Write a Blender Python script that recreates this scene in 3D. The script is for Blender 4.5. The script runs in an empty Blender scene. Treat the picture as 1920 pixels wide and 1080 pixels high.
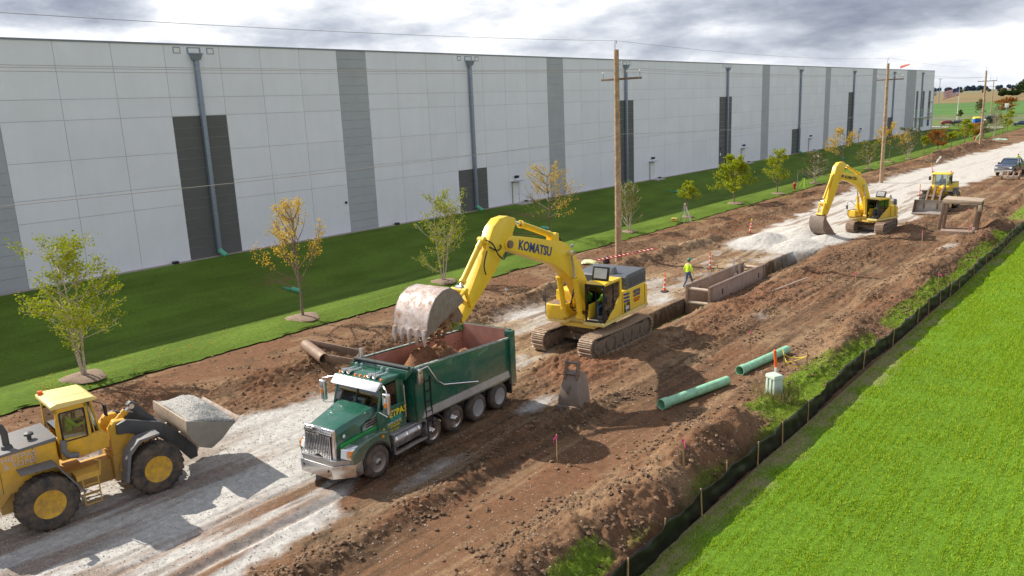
import bpy, bmesh, math, random
import numpy as np
from mathutils import Vector, Matrix, Quaternion
R = math.radians
scene = bpy.context.scene
COL = scene.collection

# ------------------------------------------------------------------ camera
def nrm(v):
    v = np.array(v, float); return v/np.linalg.norm(v)
_up = -nrm([.190, -4.447, -1]); _y = np.array([.855, .26, -1.]); _y = nrm(_y-_up*(_y@_up)); _x = np.cross(_y, _up)
RM = np.array([_x, _y, _up])
CAM = np.array([0, 0, 11.3])
cam_d = bpy.data.cameras.new('camera'); cam = bpy.data.objects.new('camera', cam_d); COL.objects.link(cam)
cam_d.sensor_width = 36; cam_d.lens = 36*1493/1920; cam_d.clip_start = .5; cam_d.clip_end = 20000
m4 = Matrix([[RM[i][j] for j in range(3)]+[CAM[i]] for i in range(3)]+[[0, 0, 0, 1]])
cam.matrix_world = m4
scene.camera = cam

# ------------------------------------------------------------------ light
LDIR = Vector((1.15, .19, -1.0)).normalized()
sun_d = bpy.data.lights.new('sun', 'SUN'); sun = bpy.data.objects.new('sun', sun_d); COL.objects.link(sun)
sun_d.energy = 5.0; sun_d.angle = R(.55); sun_d.color = (1, .93, .82)
sun.rotation_euler = LDIR.to_track_quat('-Z', 'Y').to_euler(); sun.location = (-60, -20, 80)
SUN_EL = math.asin(-LDIR.z); SUN_ROT = math.atan2(-LDIR.x, -LDIR.y)
scene.view_settings.view_transform = 'Standard'
scene.view_settings.look = 'None'
scene.view_settings.exposure = 0.46
scene.view_settings.gamma = 1

def N(nt, t, **kw):
    n = nt.nodes.new(t)
    for k, v in kw.items():
        if k.startswith('i_'):
            key = k[2:].replace('_', ' ')
            n.inputs[int(key) if key.isdigit() else key].default_value = v
        else: setattr(n, k, v)
    return n
def ramp(nt, stops, interp='LINEAR'):
    n = nt.nodes.new('ShaderNodeValToRGB'); cr = n.color_ramp; cr.interpolation = interp
    while len(cr.elements) < len(stops): cr.elements.new(.5)
    for e, (p, c) in zip(cr.elements, stops):
        e.position = p; e.color = (*c, 1) if not isinstance(c, (int, float)) else (c, c, c, 1)
    return n
def mth(nt, op, a, b=None, c=None, clamp=False):
    n = nt.nodes.new('ShaderNodeMath'); n.operation = op; n.use_clamp = clamp
    for i, v in enumerate((a, b, c)):
        if v is None: continue
        if isinstance(v, (int, float)): n.inputs[i].default_value = v
        else: nt.links.new(v, n.inputs[i])
    return n.outputs[0]
def mixc(nt, f, a, b, mode='MIX'):
    n = nt.nodes.new('ShaderNodeMix'); n.data_type = 'RGBA'; n.blend_type = mode
    for s, v in ((n.inputs[0], f), (n.inputs[6], a), (n.inputs[7], b)):
        if isinstance(v, (int, float)): s.default_value = v
        elif isinstance(v, tuple): s.default_value = (*v, 1)
        else: nt.links.new(v, s)
    return n.outputs[2]

# world: Nishita sky behind a broken cloud deck
world = bpy.data.worlds.new('World'); scene.world = world; world.use_nodes = True
nt = world.node_tree; nt.nodes.clear(); L = nt.links.new
out = N(nt, 'ShaderNodeOutputWorld'); bg = N(nt, 'ShaderNodeBackground')
sky = N(nt, 'ShaderNodeTexSky', sky_type='NISHITA', sun_disc=False, sun_elevation=SUN_EL, sun_rotation=SUN_ROT)
skyc = mixc(nt, 1.0, sky.outputs[0], (.09, .09, .09), 'MULTIPLY')
geo = N(nt, 'ShaderNodeTexCoord'); sep = N(nt, 'ShaderNodeSeparateXYZ'); L(geo.outputs['Generated'], sep.inputs[0])
x, y, z = sep.outputs
zc = mth(nt, 'MAXIMUM', z, 0.0); den = mth(nt, 'ADD', zc, .075)
comb = N(nt, 'ShaderNodeCombineXYZ')
L(mth(nt, 'DIVIDE', x, den), comb.inputs[0]); L(mth(nt, 'DIVIDE', y, den), comb.inputs[1])
n1 = N(nt, 'ShaderNodeTexNoise', i_Scale=.30, i_Detail=7., i_Roughness=.55, i_Distortion=.35); L(comb.outputs[0], n1.inputs['Vector'])
comb2 = N(nt, 'ShaderNodeCombineXYZ')
L(mth(nt, 'MULTIPLY', x, 3.2), comb2.inputs[0]); L(mth(nt, 'MULTIPLY', y, 3.2), comb2.inputs[1]); L(mth(nt, 'MULTIPLY', z, 10), comb2.inputs[2])
n2 = N(nt, 'ShaderNodeTexNoise', i_Scale=1.8, i_Detail=10., i_Roughness=.54, i_Distortion=.15); L(comb2.outputs[0], n2.inputs['Vector'])
n3 = N(nt, 'ShaderNodeTexNoise', i_Scale=6.5, i_Detail=7., i_Roughness=.62, i_Distortion=.3); L(comb2.outputs[0], n3.inputs['Vector'])
den_ = mth(nt, 'ADD', mth(nt, 'MULTIPLY', n1.outputs[0], .16), mth(nt, 'ADD', mth(nt, 'MULTIPLY', n2.outputs[0], .66), mth(nt, 'MULTIPLY', n3.outputs[0], .18)))
# large dark cloud bases standing at fixed compass directions
def mass(px, py, wx, wy, tilt=0):
    # direction of a cloud mass (azimuth, elevation) and its angular size
    r = RM @ nrm([(px-960)/1493, -(py-540)/1493, -1]); az = math.atan2(r[0], r[1]); el = math.asin(r[2])
    a = mth(nt, 'SUBTRACT', mth(nt, 'ARCTAN2', x, y), az); e = mth(nt, 'SUBTRACT', mth(nt, 'ARCSINE', z), el)
    if tilt: e = mth(nt, 'ADD', e, mth(nt, 'MULTIPLY', a, tilt))
    q = mth(nt, 'ADD', mth(nt, 'POWER', mth(nt, 'DIVIDE', mth(nt, 'ABSOLUTE', a), wx), 2), mth(nt, 'POWER', mth(nt, 'DIVIDE', mth(nt, 'ABSOLUTE', e), wy), 2))
    return mth(nt, 'EXPONENT', mth(nt, 'MULTIPLY', q, -1))
acc = den_
for (px, py, wx, wy, t, s) in [(1750, 0, .30, .028, .02, .13), (1330, 92, .20, .014, .04, .13), (100, 22, .15, .030, 0, .12), (700, 60, .13, .016, 0, .07),
                               (1640, 42, .10, .012, 0, .10), (1350, 15, .22, .018, 0, .09),
                               (1650, 92, .20, .016, 0, -.085), (1000, 28, .10, .012, 0, -.05), (520, 18, .13, .018, 0, -.10), (60, 62, .3, .010, 0, -.09), (1450, 60, .08, .01, 0, -.05)]:
    acc = mth(nt, 'ADD', acc, mth(nt, 'MULTIPLY', mass(px, py, wx, wy, t), s))
cr = ramp(nt, [(.415, (.99, .99, 1.0)), (.462, (.84, .85, .885)), (.51, (.67, .69, .735)), (.585, (.47, .50, .565)), (.68, (.29, .32, .39)), (.80, (.16, .175, .25))]); L(acc, cr.inputs[0])
cov = ramp(nt, [(.30, .72), (.40, .97)]); L(n2.outputs[0], cov.inputs[0])
skymix = mixc(nt, cov.outputs[0], skyc, cr.outputs[0])
# pale air at the horizon
hz = mth(nt, 'EXPONENT', mth(nt, 'MULTIPLY', zc, -38)); hz = mth(nt, 'MULTIPLY', hz, .45)
skymix = mixc(nt, hz, skymix, (.72, .75, .80))
ov = ramp(nt, [(.13, 1.), (.42, .30)]); L(zc, ov.inputs[0])      # unseen sky overhead dimmed to lower the ambient fill
skymix = mixc(nt, 1., skymix, mixc(nt, ov.outputs[0], (.36, .40, .48), (1., 1., 1.)), 'MULTIPLY')
L(skymix, bg.inputs[0]); bg.inputs[1].default_value = .98; L(bg.outputs[0], out.inputs[0])

# ------------------------------------------------------------------ materials
MATS = {}
def mat(name, col, rough=.6, metal=0., var=.12, scale=6., bump=0., bscale=40., dirt=None, dscale=2.5, damt=.5, spec=None, coat=0., trans=0.):
    if name in MATS: return MATS[name]
    m = bpy.data.materials.new(name); m.use_nodes = True; nt = m.node_tree; L = nt.links.new
    b = nt.nodes['Principled BSDF']; tc = N(nt, 'ShaderNodeTexCoord')
    n = N(nt, 'ShaderNodeTexNoise', i_Scale=scale, i_Detail=5., i_Roughness=.6); L(tc.outputs['Object'], n.inputs['Vector'])
    r = ramp(nt, [(.3, 1-var), (.7, 1+var)]); L(n.outputs[0], r.inputs[0])
    c = mixc(nt, 1., col, r.outputs[0], 'MULTIPLY')
    b.inputs['Roughness'].default_value = rough
    if dirt:
        n2 = N(nt, 'ShaderNodeTexNoise', i_Scale=dscale, i_Detail=8., i_Roughness=.68); L(tc.outputs['Object'], n2.inputs['Vector'])
        r2 = ramp(nt, [(.5-.12, 0.), (.5+.2, 1.)]); L(n2.outputs[0], r2.inputs[0])
        f = mth(nt, 'MULTIPLY', r2.outputs[0], damt)
        c = mixc(nt, f, c, dirt)
        L(mth(nt, 'ADD', mth(nt, 'MULTIPLY', f, .85-rough), rough), b.inputs['Roughness'])
        if metal: L(mth(nt, 'MULTIPLY', mth(nt, 'SUBTRACT', 1., f), metal), b.inputs['Metallic'])
    elif metal: b.inputs['Metallic'].default_value = metal
    L(c, b.inputs['Base Color'])
    if coat: b.inputs['Coat Weight'].default_value = coat
    if bump:
        nb = N(nt, 'ShaderNodeTexNoise', i_Scale=bscale, i_Detail=4.); L(tc.outputs['Object'], nb.inputs['Vector'])
        bp = N(nt, 'ShaderNodeBump', i_Strength=bump, i_Distance=.02); L(nb.outputs[0], bp.inputs['Height']); L(bp.outputs[0], b.inputs['Normal'])
    MATS[name] = m; return m
MUD = (.17, .105, .06)
YEL = mat('machine_yellow', (.86, .57, .02), .38, dirt=(.48, .33, .12), damt=.22, dscale=3., var=.06, coat=.15)
YEL2 = mat('machine_ochre', (.72, .40, .02), .45, dirt=(.30, .19, .08), damt=.45, dscale=2., var=.08)
YPALE = mat('pale_yellow_beam', (.74, .60, .22), .5, dirt=(.4, .3, .15), damt=.3)
DGREY = mat('charcoal_paint', (.045, .05, .058), .5, dirt=(.16, .13, .1), damt=.35)
HOOD = mat('engine_cover_grey', (.085, .10, .125), .45, dirt=(.2, .17, .13), damt=.25)
GREYP = mat('grey_plastic', (.13, .13, .14), .6, dirt=(.25, .2, .15), damt=.4)
BLK = mat('black_rubber', (.02, .02, .022), .75, dirt=MUD, damt=.3)
BLACK = mat('black_trim', (.015, .015, .017), .45)
TYRE = mat('tyre_rubber', (.035, .034, .034), .85, dirt=(.20, .135, .085), damt=.75, dscale=3.5, bump=.3)
CHROME = mat('chrome', (.80, .80, .82), .12, 1., var=.03, dirt=(.3, .24, .18), damt=.25, dscale=5)
ALU = mat('brushed_aluminium', (.48, .49, .51), .35, 1., dirt=(.3, .25, .2), damt=.35, dscale=4)
SILV = mat('silver_paint', (.36, .37, .39), .4, .4, dirt=(.35, .28, .2), damt=.3)
GREEN = mat('truck_green', (.008, .105, .068), .25, dirt=(.16, .13, .09), damt=.16, dscale=2.2, coat=.6, var=.05)
RUSTPINK = mat('rusty_red_liner', (.48, .25, .21), .6, dirt=(.26, .13, .09), damt=.7, dscale=3)
STEELMUD = mat('muddy_steel', (.25, .225, .21), .5, .35, dirt=(.22, .115, .055), damt=.85, dscale=4.5, bump=.4, bscale=14)
WORNPINK = mat('scraped_bucket_shell', (.62, .55, .53), .42, .2, dirt=(.25, .12, .055), damt=1., dscale=3.4, bump=.3, bscale=12)
TRACK = mat('track_steel', (.52, .42, .32), .5, .15, dirt=(.36, .20, .10), damt=.75, dscale=4, bump=.3)
FRAMEMUD = mat('muddy_frame', (.11, .085, .065), .8, dirt=(.25, .17, .10), damt=.9, dscale=5, bump=.5)
RUST = mat('rusty_steel', (.20, .135, .10), .7, .2, dirt=(.26, .17, .11), damt=.8, dscale=6, bump=.4)
RUSTW = mat('weathered_trench_steel', (.36, .27, .22), .7, .1, dirt=(.24, .14, .09), damt=.8, dscale=3, bump=.4)
SHELLTAN = mat('pale_worn_bucket_back', (.52, .42, .32), .6, dirt=(.30, .2, .12), damt=.6, dscale=4)
CONCR = mat('concrete', (.42, .41, .39), .85, var=.1, bump=.2)
ORANGE = mat('orange_plastic', (.85, .13, .02), .45)
AMBER = mat('amber_lens', (.8, .22, .01), .25)
WHITE = mat('white_paint', (.75, .75, .74), .45, var=.04)
WOODP = mat('pole_wood', (.46, .33, .21), .85, var=.35, scale=4, bump=.5, bscale=20, dirt=(.20, .085, .035), damt=.6, dscale=2.2)
WOODS = mat('stake_wood', (.42, .26, .12), .8, var=.2)
PINK = mat('pink_ribbon', (.80, .06, .30), .5)
BLUE = mat('blue_marking', (.015, .05, .22), .4)
GREENP = mat('green_pvc', (.27, .62, .40), .38, var=.06, dirt=(.22, .15, .09), damt=.45, dscale=3.8)
BOOTG = mat('green_drain_plastic', (.12, .48, .30), .4)
HIVIS = mat('hi_vis_yellow', (.55, .85, .03), .7, var=.1, scale=12)
HIGRN = mat('hi_vis_green', (.28, .75, .06), .7, var=.1, scale=12)
JEAN = mat('denim', (.07, .12, .23), .85, var=.2, scale=14)
SKIN = mat('skin', (.50, .27, .18), .55, var=.05)
BOOTM = mat('work_boot', (.10, .06, .035), .8)
HAT = mat('green_hard_hat', (.02, .22, .12), .35)
HATW = mat('white_hard_hat', (.7, .7, .68), .35)
RED = mat('red_paint', (.50, .015, .02), .4)
LGREEN = mat('decal_green', (.03, .33, .07), .35)
YTXT = mat('yellow_lettering', (.75, .60, .02), .4)
WTXT = mat('white_lettering', (.75, .75, .75), .4)
TTXT = mat('teal_lettering', (.05, .35, .30), .4)
GALV = mat('blue_grey_downspout', (.25, .29, .36), .5, .3)
WIRE = mat('wire', (.34, .32, .30), .5, .4)
DIRT = mat('loose_dirt', (.22, .105, .05), .95, var=.35, scale=9, bump=.9, bscale=18)
def splash(m, z0, z1, col=(.30, .215, .14), amt=.75):
    nt = m.node_tree; b = nt.nodes['Principled BSDF']; src = b.inputs['Base Color'].links[0].from_socket; tc = N(nt, 'ShaderNodeTexCoord'); sp = N(nt, 'ShaderNodeSeparateXYZ'); nt.links.new(tc.outputs['Object'], sp.inputs[0])
    n = N(nt, 'ShaderNodeTexNoise', i_Scale=5., i_Detail=7., i_Roughness=.7); nt.links.new(tc.outputs['Object'], n.inputs['Vector'])
    h = mth(nt, 'ADD', sp.outputs[2], mth(nt, 'MULTIPLY', mth(nt, 'SUBTRACT', n.outputs[0], .5), (z1-z0)*1.6)); f = mth(nt, 'DIVIDE', mth(nt, 'SUBTRACT', z1, h), z1-z0, clamp=True)
    nt.links.new(mixc(nt, mth(nt, 'MULTIPLY', f, amt), src, col), b.inputs['Base Color'])
splash(GREEN, .75, 1.75, amt=.55); splash(YEL2, .7, 2.0, amt=.55); splash(CHROME, .3, .9, amt=.5); splash(YEL, 1.0, 2.0, (.36, .26, .15), .4); splash(ALU, .3, 1.2, amt=.5)
GLASSD = None
def glassmat(name, tint=(.80, .86, .84), alpha=.45, rough=.03):
    m = bpy.data.materials.new(name); m.use_nodes = True; nt = m.node_tree; nt.nodes.clear(); L = nt.links.new
    o = N(nt, 'ShaderNodeOutputMaterial'); t = N(nt, 'ShaderNodeBsdfTransparent'); t.inputs[0].default_value = (*tint, 1)
    g = N(nt, 'ShaderNodeBsdfGlossy'); g.inputs['Roughness'].default_value = rough; g.inputs[0].default_value = (.9, .95, 1, 1)
    fr = N(nt, 'ShaderNodeFresnel', i_IOR=1.5); mx = N(nt, 'ShaderNodeMixShader')
    L(mth(nt, 'MULTIPLY_ADD', fr.outputs[0], 1.4, .04, clamp=True), mx.inputs[0]); L(t.outputs[0], mx.inputs[1]); L(g.outputs[0], mx.inputs[2]); L(mx.outputs[0], o.inputs[0])
    return m
GLASS = glassmat('cab_glass'); GLASSK = glassmat('dark_cab_glass', (.42, .50, .48))
WGLASS = mat('window_glass', (.03, .05, .09), .08, var=.05, coat=1.)
def leafmat(name, cols, tr=.35):
    m = bpy.data.materials.new(name); m.use_nodes = True; nt = m.node_tree; nt.nodes.clear(); L = nt.links.new
    o = N(nt, 'ShaderNodeOutputMaterial'); g = N(nt, 'ShaderNodeNewGeometry')
    r = ramp(nt, [(i/(len(cols)-1), c) for i, c in enumerate(cols)]); L(g.outputs['Random Per Island'], r.inputs[0])
    d = N(nt, 'ShaderNodeBsdfDiffuse'); t = N(nt, 'ShaderNodeBsdfTranslucent'); mx = N(nt, 'ShaderNodeMixShader', i_0=tr)
    L(r.outputs[0], d.inputs[0]); L(r.outputs[0], t.inputs[0]); L(d.outputs[0], mx.inputs[1]); L(t.outputs[0], mx.inputs[2]); L(mx.outputs[0], o.inputs[0])
    return m
LF_Y = leafmat('yellow_leaves', [(.50, .33, .03), (.72, .48, .04), (.60, .43, .09), (.80, .58, .07)])
LF_YG = leafmat('yellow_green_leaves', [(.20, .27, .02), (.36, .40, .025), (.30, .37, .025), (.48, .47, .04)])
LF_B = leafmat('birch_leaves', [(.10, .14, .02), (.18, .21, .03), (.28, .28, .03), (.13, .18, .02)])
LF_O = leafmat('olive_leaves', [(.09, .12, .035), (.14, .16, .05), (.18, .17, .05), (.10, .13, .03)])
LF_R = leafmat('red_orange_leaves', [(.30, .07, .02), (.40, .14, .03), (.32, .17, .04), (.25, .16, .04)])
LF_OR = leafmat('orange_leaves', [(.55, .22, .02), (.62, .30, .03), (.45, .22, .03)])
LF_D = leafmat('dark_leaves', [(.02, .045, .015), (.035, .065, .02), (.05, .07, .02), (.03, .05, .02)], .2)
BARK = mat('bark', (.20, .15, .11), .9, var=.3, scale=10)
BARKB = mat('birch_bark', (.50, .42, .34), .85, var=.45, scale=14)
MULCH = mat('mulch', (.24, .17, .12), .95, var=.5, scale=18, bump=1., bscale=30)

# ------------------------------------------------------------------ mesh helpers
def tag(o, label=None, cat=None, group=None, kind=None):
    if label: o['label'] = label
    if cat: o['category'] = cat
    if group: o['group'] = group
    if kind: o['kind'] = kind
    return o
def thing(name, label, cat, loc=(0, 0, 0), rz=0, group=None):
    o = bpy.data.objects.new(name, None); COL.objects.link(o); o.empty_display_size = .3
    o.location = loc; o.rotation_euler = (0, 0, rz); return tag(o, label, cat, group)
def clone(root, loc, rz, label, group=None):
    r = root.copy(); COL.objects.link(r); r.location = loc; r.rotation_euler = (0, 0, rz); r['label'] = label
    if group: r['group'] = group
    for ch in list(root.children):
        c = ch.copy(); COL.objects.link(c); c.parent = r
        for g in list(ch.children):
            d = g.copy(); COL.objects.link(d); d.parent = c
    return r
class M:
    def __init__(s): s.v = []; s.f = []; s.mi = []; s.cur = 0
    def add(s, vs, fs):
        b = len(s.v); s.v += [tuple(map(float, v)) for v in vs]; s.f += [tuple(b+i for i in f) for f in fs]; s.mi += [s.cur]*len(fs); return s
    def hexa(s, p):  # p: 8 pts bottom 4 ccw, top 4 ccw
        return s.add(p, [(3, 2, 1, 0), (4, 5, 6, 7), (0, 1, 5, 4), (1, 2, 6, 5), (2, 3, 7, 6), (3, 0, 4, 7)])
    def bx(s, x0, x1, y0, y1, z0, z1):
        return s.hexa([(x0, y0, z0), (x1, y0, z0), (x1, y1, z0), (x0, y1, z0), (x0, y0, z1), (x1, y0, z1), (x1, y1, z1), (x0, y1, z1)])
    def box(s, c, d, rot=None):
        p = [Vector((sx*d[0]/2, sy*d[1]/2, sz*d[2]/2)) for sz in (-1, 1) for sx, sy in ((-1, -1), (1, -1), (1, 1), (-1, 1))]
        if rot is not None: p = [rot @ q for q in p]
        return s.hexa([q+Vector(c) for q in p])
    def prism(s, pts, a, b, ax='y'):  # polygon in xz (ax=y), yz (ax=x), xy (ax=z)
        f = {'y': lambda p, t: (p[0], t, p[1]), 'x': lambda p, t: (t, p[0], p[1]), 'z': lambda p, t: (p[0], p[1], t)}[ax]
        n = len(pts); ar = sum(pts[i][0]*pts[(i+1) % n][1]-pts[(i+1) % n][0]*pts[i][1] for i in range(n))
        if (ar < 0): pts = pts[::-1]
        if ax == 'y': a, b = max(a, b), min(a, b)
        else: a, b = min(a, b), max(a, b)
        return s.add([f(p, a) for p in pts]+[f(p, b) for p in pts],
                     [tuple(range(n))[::-1], tuple(range(n, 2*n))]+[(i, (i+1) % n, n+(i+1) % n, n+i) for i in range(n)])
    def cyl(s, p0, p1, r0, r1=None, n=14, caps=True):
        r1 = r0 if r1 is None else r1; p0 = Vector(p0); p1 = Vector(p1); d = (p1-p0).normalized()
        a = d.orthogonal().normalized(); b = d.cross(a)
        vs = [p+(a*math.cos(t)+b*math.sin(t))*r for p, r in ((p0, r0), (p1, r1)) for t in [2*math.pi*i/n for i in range(n)]]
        fs = [(i, (i+1) % n, n+(i+1) % n, n+i) for i in range(n)]
        if caps: fs += [tuple(range(n))[::-1], tuple(range(n, 2*n))]
        return s.add(vs, fs)
    def tube(s, pts, r, n=8, rs=None):
        pts = [Vector(p) for p in pts]; k = len(pts); vs = []; ref = None
        for i, p in enumerate(pts):
            d = (pts[min(i+1, k-1)]-pts[max(i-1, 0)]).normalized()
            if ref is None: ref = d.orthogonal().normalized()
            ref = (ref-d*ref.dot(d)).normalized(); b = d.cross(ref); rr = rs[i] if rs else r
            vs += [p+(ref*math.cos(t)+b*math.sin(t))*rr for t in [2*math.pi*j/n for j in range(n)]]
        fs = [(i*n+j, i*n+(j+1) % n, (i+1)*n+(j+1) % n, (i+1)*n+j) for i in range(k-1) for j in range(n)]
        fs += [tuple(range(n))[::-1], tuple(range((k-1)*n, k*n))]
        return s.add(vs, fs)
    def lathe(s, prof, o, ax='y', n=28):  # prof: (radius, t)
        vs = []
        for r, t in prof:
            for j in range(n):
                a = 2*math.pi*j/n; c, d = math.cos(a)*r, math.sin(a)*r
                vs.append({'y': (o[0]+c, o[1]+t, o[2]+d), 'z': (o[0]+c, o[1]+d, o[2]+t), 'x': (o[0]+t, o[1]+c, o[2]+d)}[ax])
        k = len(prof)
        fs = [(i*n+j, i*n+(j+1) % n, (i+1)*n+(j+1) % n, (i+1)*n+j) for i in range(k-1) for j in range(n)]
        fs += [tuple(range(n))[::-1], tuple(range((k-1)*n, k*n))]
        return s.add(vs, fs)
    def obj(s, name, m, parent=None, bevel=0., smooth=False, kind=None, segs=2):
        me = bpy.data.meshes.new(name); me.from_pydata(s.v, [], s.f)
        for mm in (m if isinstance(m, (list, tuple)) else [m]): me.materials.append(mm)
        me.polygons.foreach_set('material_index', s.mi)
        bm = bmesh.new(); bm.from_mesh(me); bmesh.ops.recalc_face_normals(bm, faces=bm.faces)
        if bevel:
            ed = [e for e in bm.edges if len(e.link_faces) == 2 and e.calc_face_angle(0) > .6]
            try: bmesh.ops.bevel(bm, geom=ed, offset=bevel, segments=segs, affect='EDGES', clamp_overlap=True, profile=.6)
            except Exception: pass
        for f in bm.faces: f.smooth = True
        for e in bm.edges:
            if len(e.link_faces) == 2 and e.calc_face_angle(0) > (R(40) if not smooth else R(70)): e.smooth = False
        bm.to_mesh(me); bm.free()
        o = bpy.data.objects.new(name, me); COL.objects.link(o)
        if parent is not None: o.parent = parent
        if kind: o['kind'] = kind
        return o
def pieces(m_, name, *a, **k):
    """one object for each connected piece of the builder"""
    p = list(range(len(m_.v)))
    def fd(i):
        while p[i] != i: p[i] = p[p[i]]; i = p[i]
        return i
    for f in m_.f:
        for i in f[1:]: p[fd(i)] = fd(f[0])
    gs = {}
    for f, mi in zip(m_.f, m_.mi): gs.setdefault(fd(f[0]), []).append((f, mi))
    out_ = []
    for g_ in gs.values():
        ids = sorted({i for f, _ in g_ for i in f}); mp = {i: j for j, i in enumerate(ids)}; n_ = M(); n_.v = [m_.v[i] for i in ids]
        n_.f = [tuple(mp[i] for i in f) for f, _ in g_]; n_.mi = [mi for _, mi in g_]; out_.append(n_.obj(name, *a, **k))
    return out_
def text(s, size, m, parent, at, xa, ya, name='lettering', ext=.004, shear=0., bold=0.0, sx=1.):
    cu = bpy.data.curves.new(name, 'FONT'); cu.body = s; cu.size = size; cu.extrude = ext; cu.align_x = 'CENTER'; cu.align_y = 'CENTER'
    cu.shear = shear; cu.offset = bold; cu.resolution_u = 2; cu.space_line = .85
    to = bpy.data.objects.new(name, cu); COL.objects.link(to)
    dg = bpy.context.evaluated_depsgraph_get(); me = bpy.data.meshes.new_from_object(to.evaluated_get(dg))
    bpy.data.objects.remove(to); me.name = name; me.materials.clear(); me.materials.append(m)
    o = bpy.data.objects.new(name, me); COL.objects.link(o)
    xa = Vector(xa).normalized(); ya = Vector(ya).normalized(); za = xa.cross(ya)
    o.matrix_local = Matrix([[xa[i]*sx, ya[i], za[i], at[i]] for i in range(3)]+[[0, 0, 0, 1]])
    if parent is not None: o.parent = parent
    return o
def arcpts(cx, cz, r, a0, a1, n):
    return [(cx+r*math.cos(R(a0+(a1-a0)*i/n)), cz+r*math.sin(R(a0+(a1-a0)*i/n))) for i in range(n+1)]

# ------------------------------------------------------------------ terrain
def hashg(ix, iy, seed):
    h = (ix.astype(np.int64)*374761393+iy.astype(np.int64)*668265263+seed*1274126177) & 0xffffffff
    h = ((h ^ (h >> 13))*1274126177) & 0xffffffff; h = h ^ (h >> 16)
    return (h & 0xffffff)/float(0xffffff)
def vnoise(x, y, seed=0):
    ix = np.floor(x); iy = np.floor(y); fx = x-ix; fy = y-iy; fx = fx*fx*(3-2*fx); fy = fy*fy*(3-2*fy)
    a = hashg(ix, iy, seed); b = hashg(ix+1, iy, seed); c = hashg(ix, iy+1, seed); d = hashg(ix+1, iy+1, seed)
    return (a*(1-fx)+b*fx)*(1-fy)+(c*(1-fx)+d*fx)*fy
def fbm(x, y, f, o=4, seed=0, g=.5):
    s = 0; a = 1; t = 0
    for i in range(o):
        s = s+a*vnoise(x*f+17.3*i, y*f+9.1*i, seed+i*7); t += a; a *= g; f *= 2.03
    return s/t
def sst(a, b, x):
    t = np.clip((x-a)/(b-a), 0, 1); return t*t*(3-2*t)
def bump1(x, c, w): return np.exp(-((x-c)/w)**2)
def span(y, a, b, s=2.): return sst(a-s, a+s, y)*(1-sst(b-s, b+s, y))
def base_z(Y): return np.interp(Y, [0, 33, 100, 200, 300], [.92, .9, .62, .42, .2])
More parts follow.
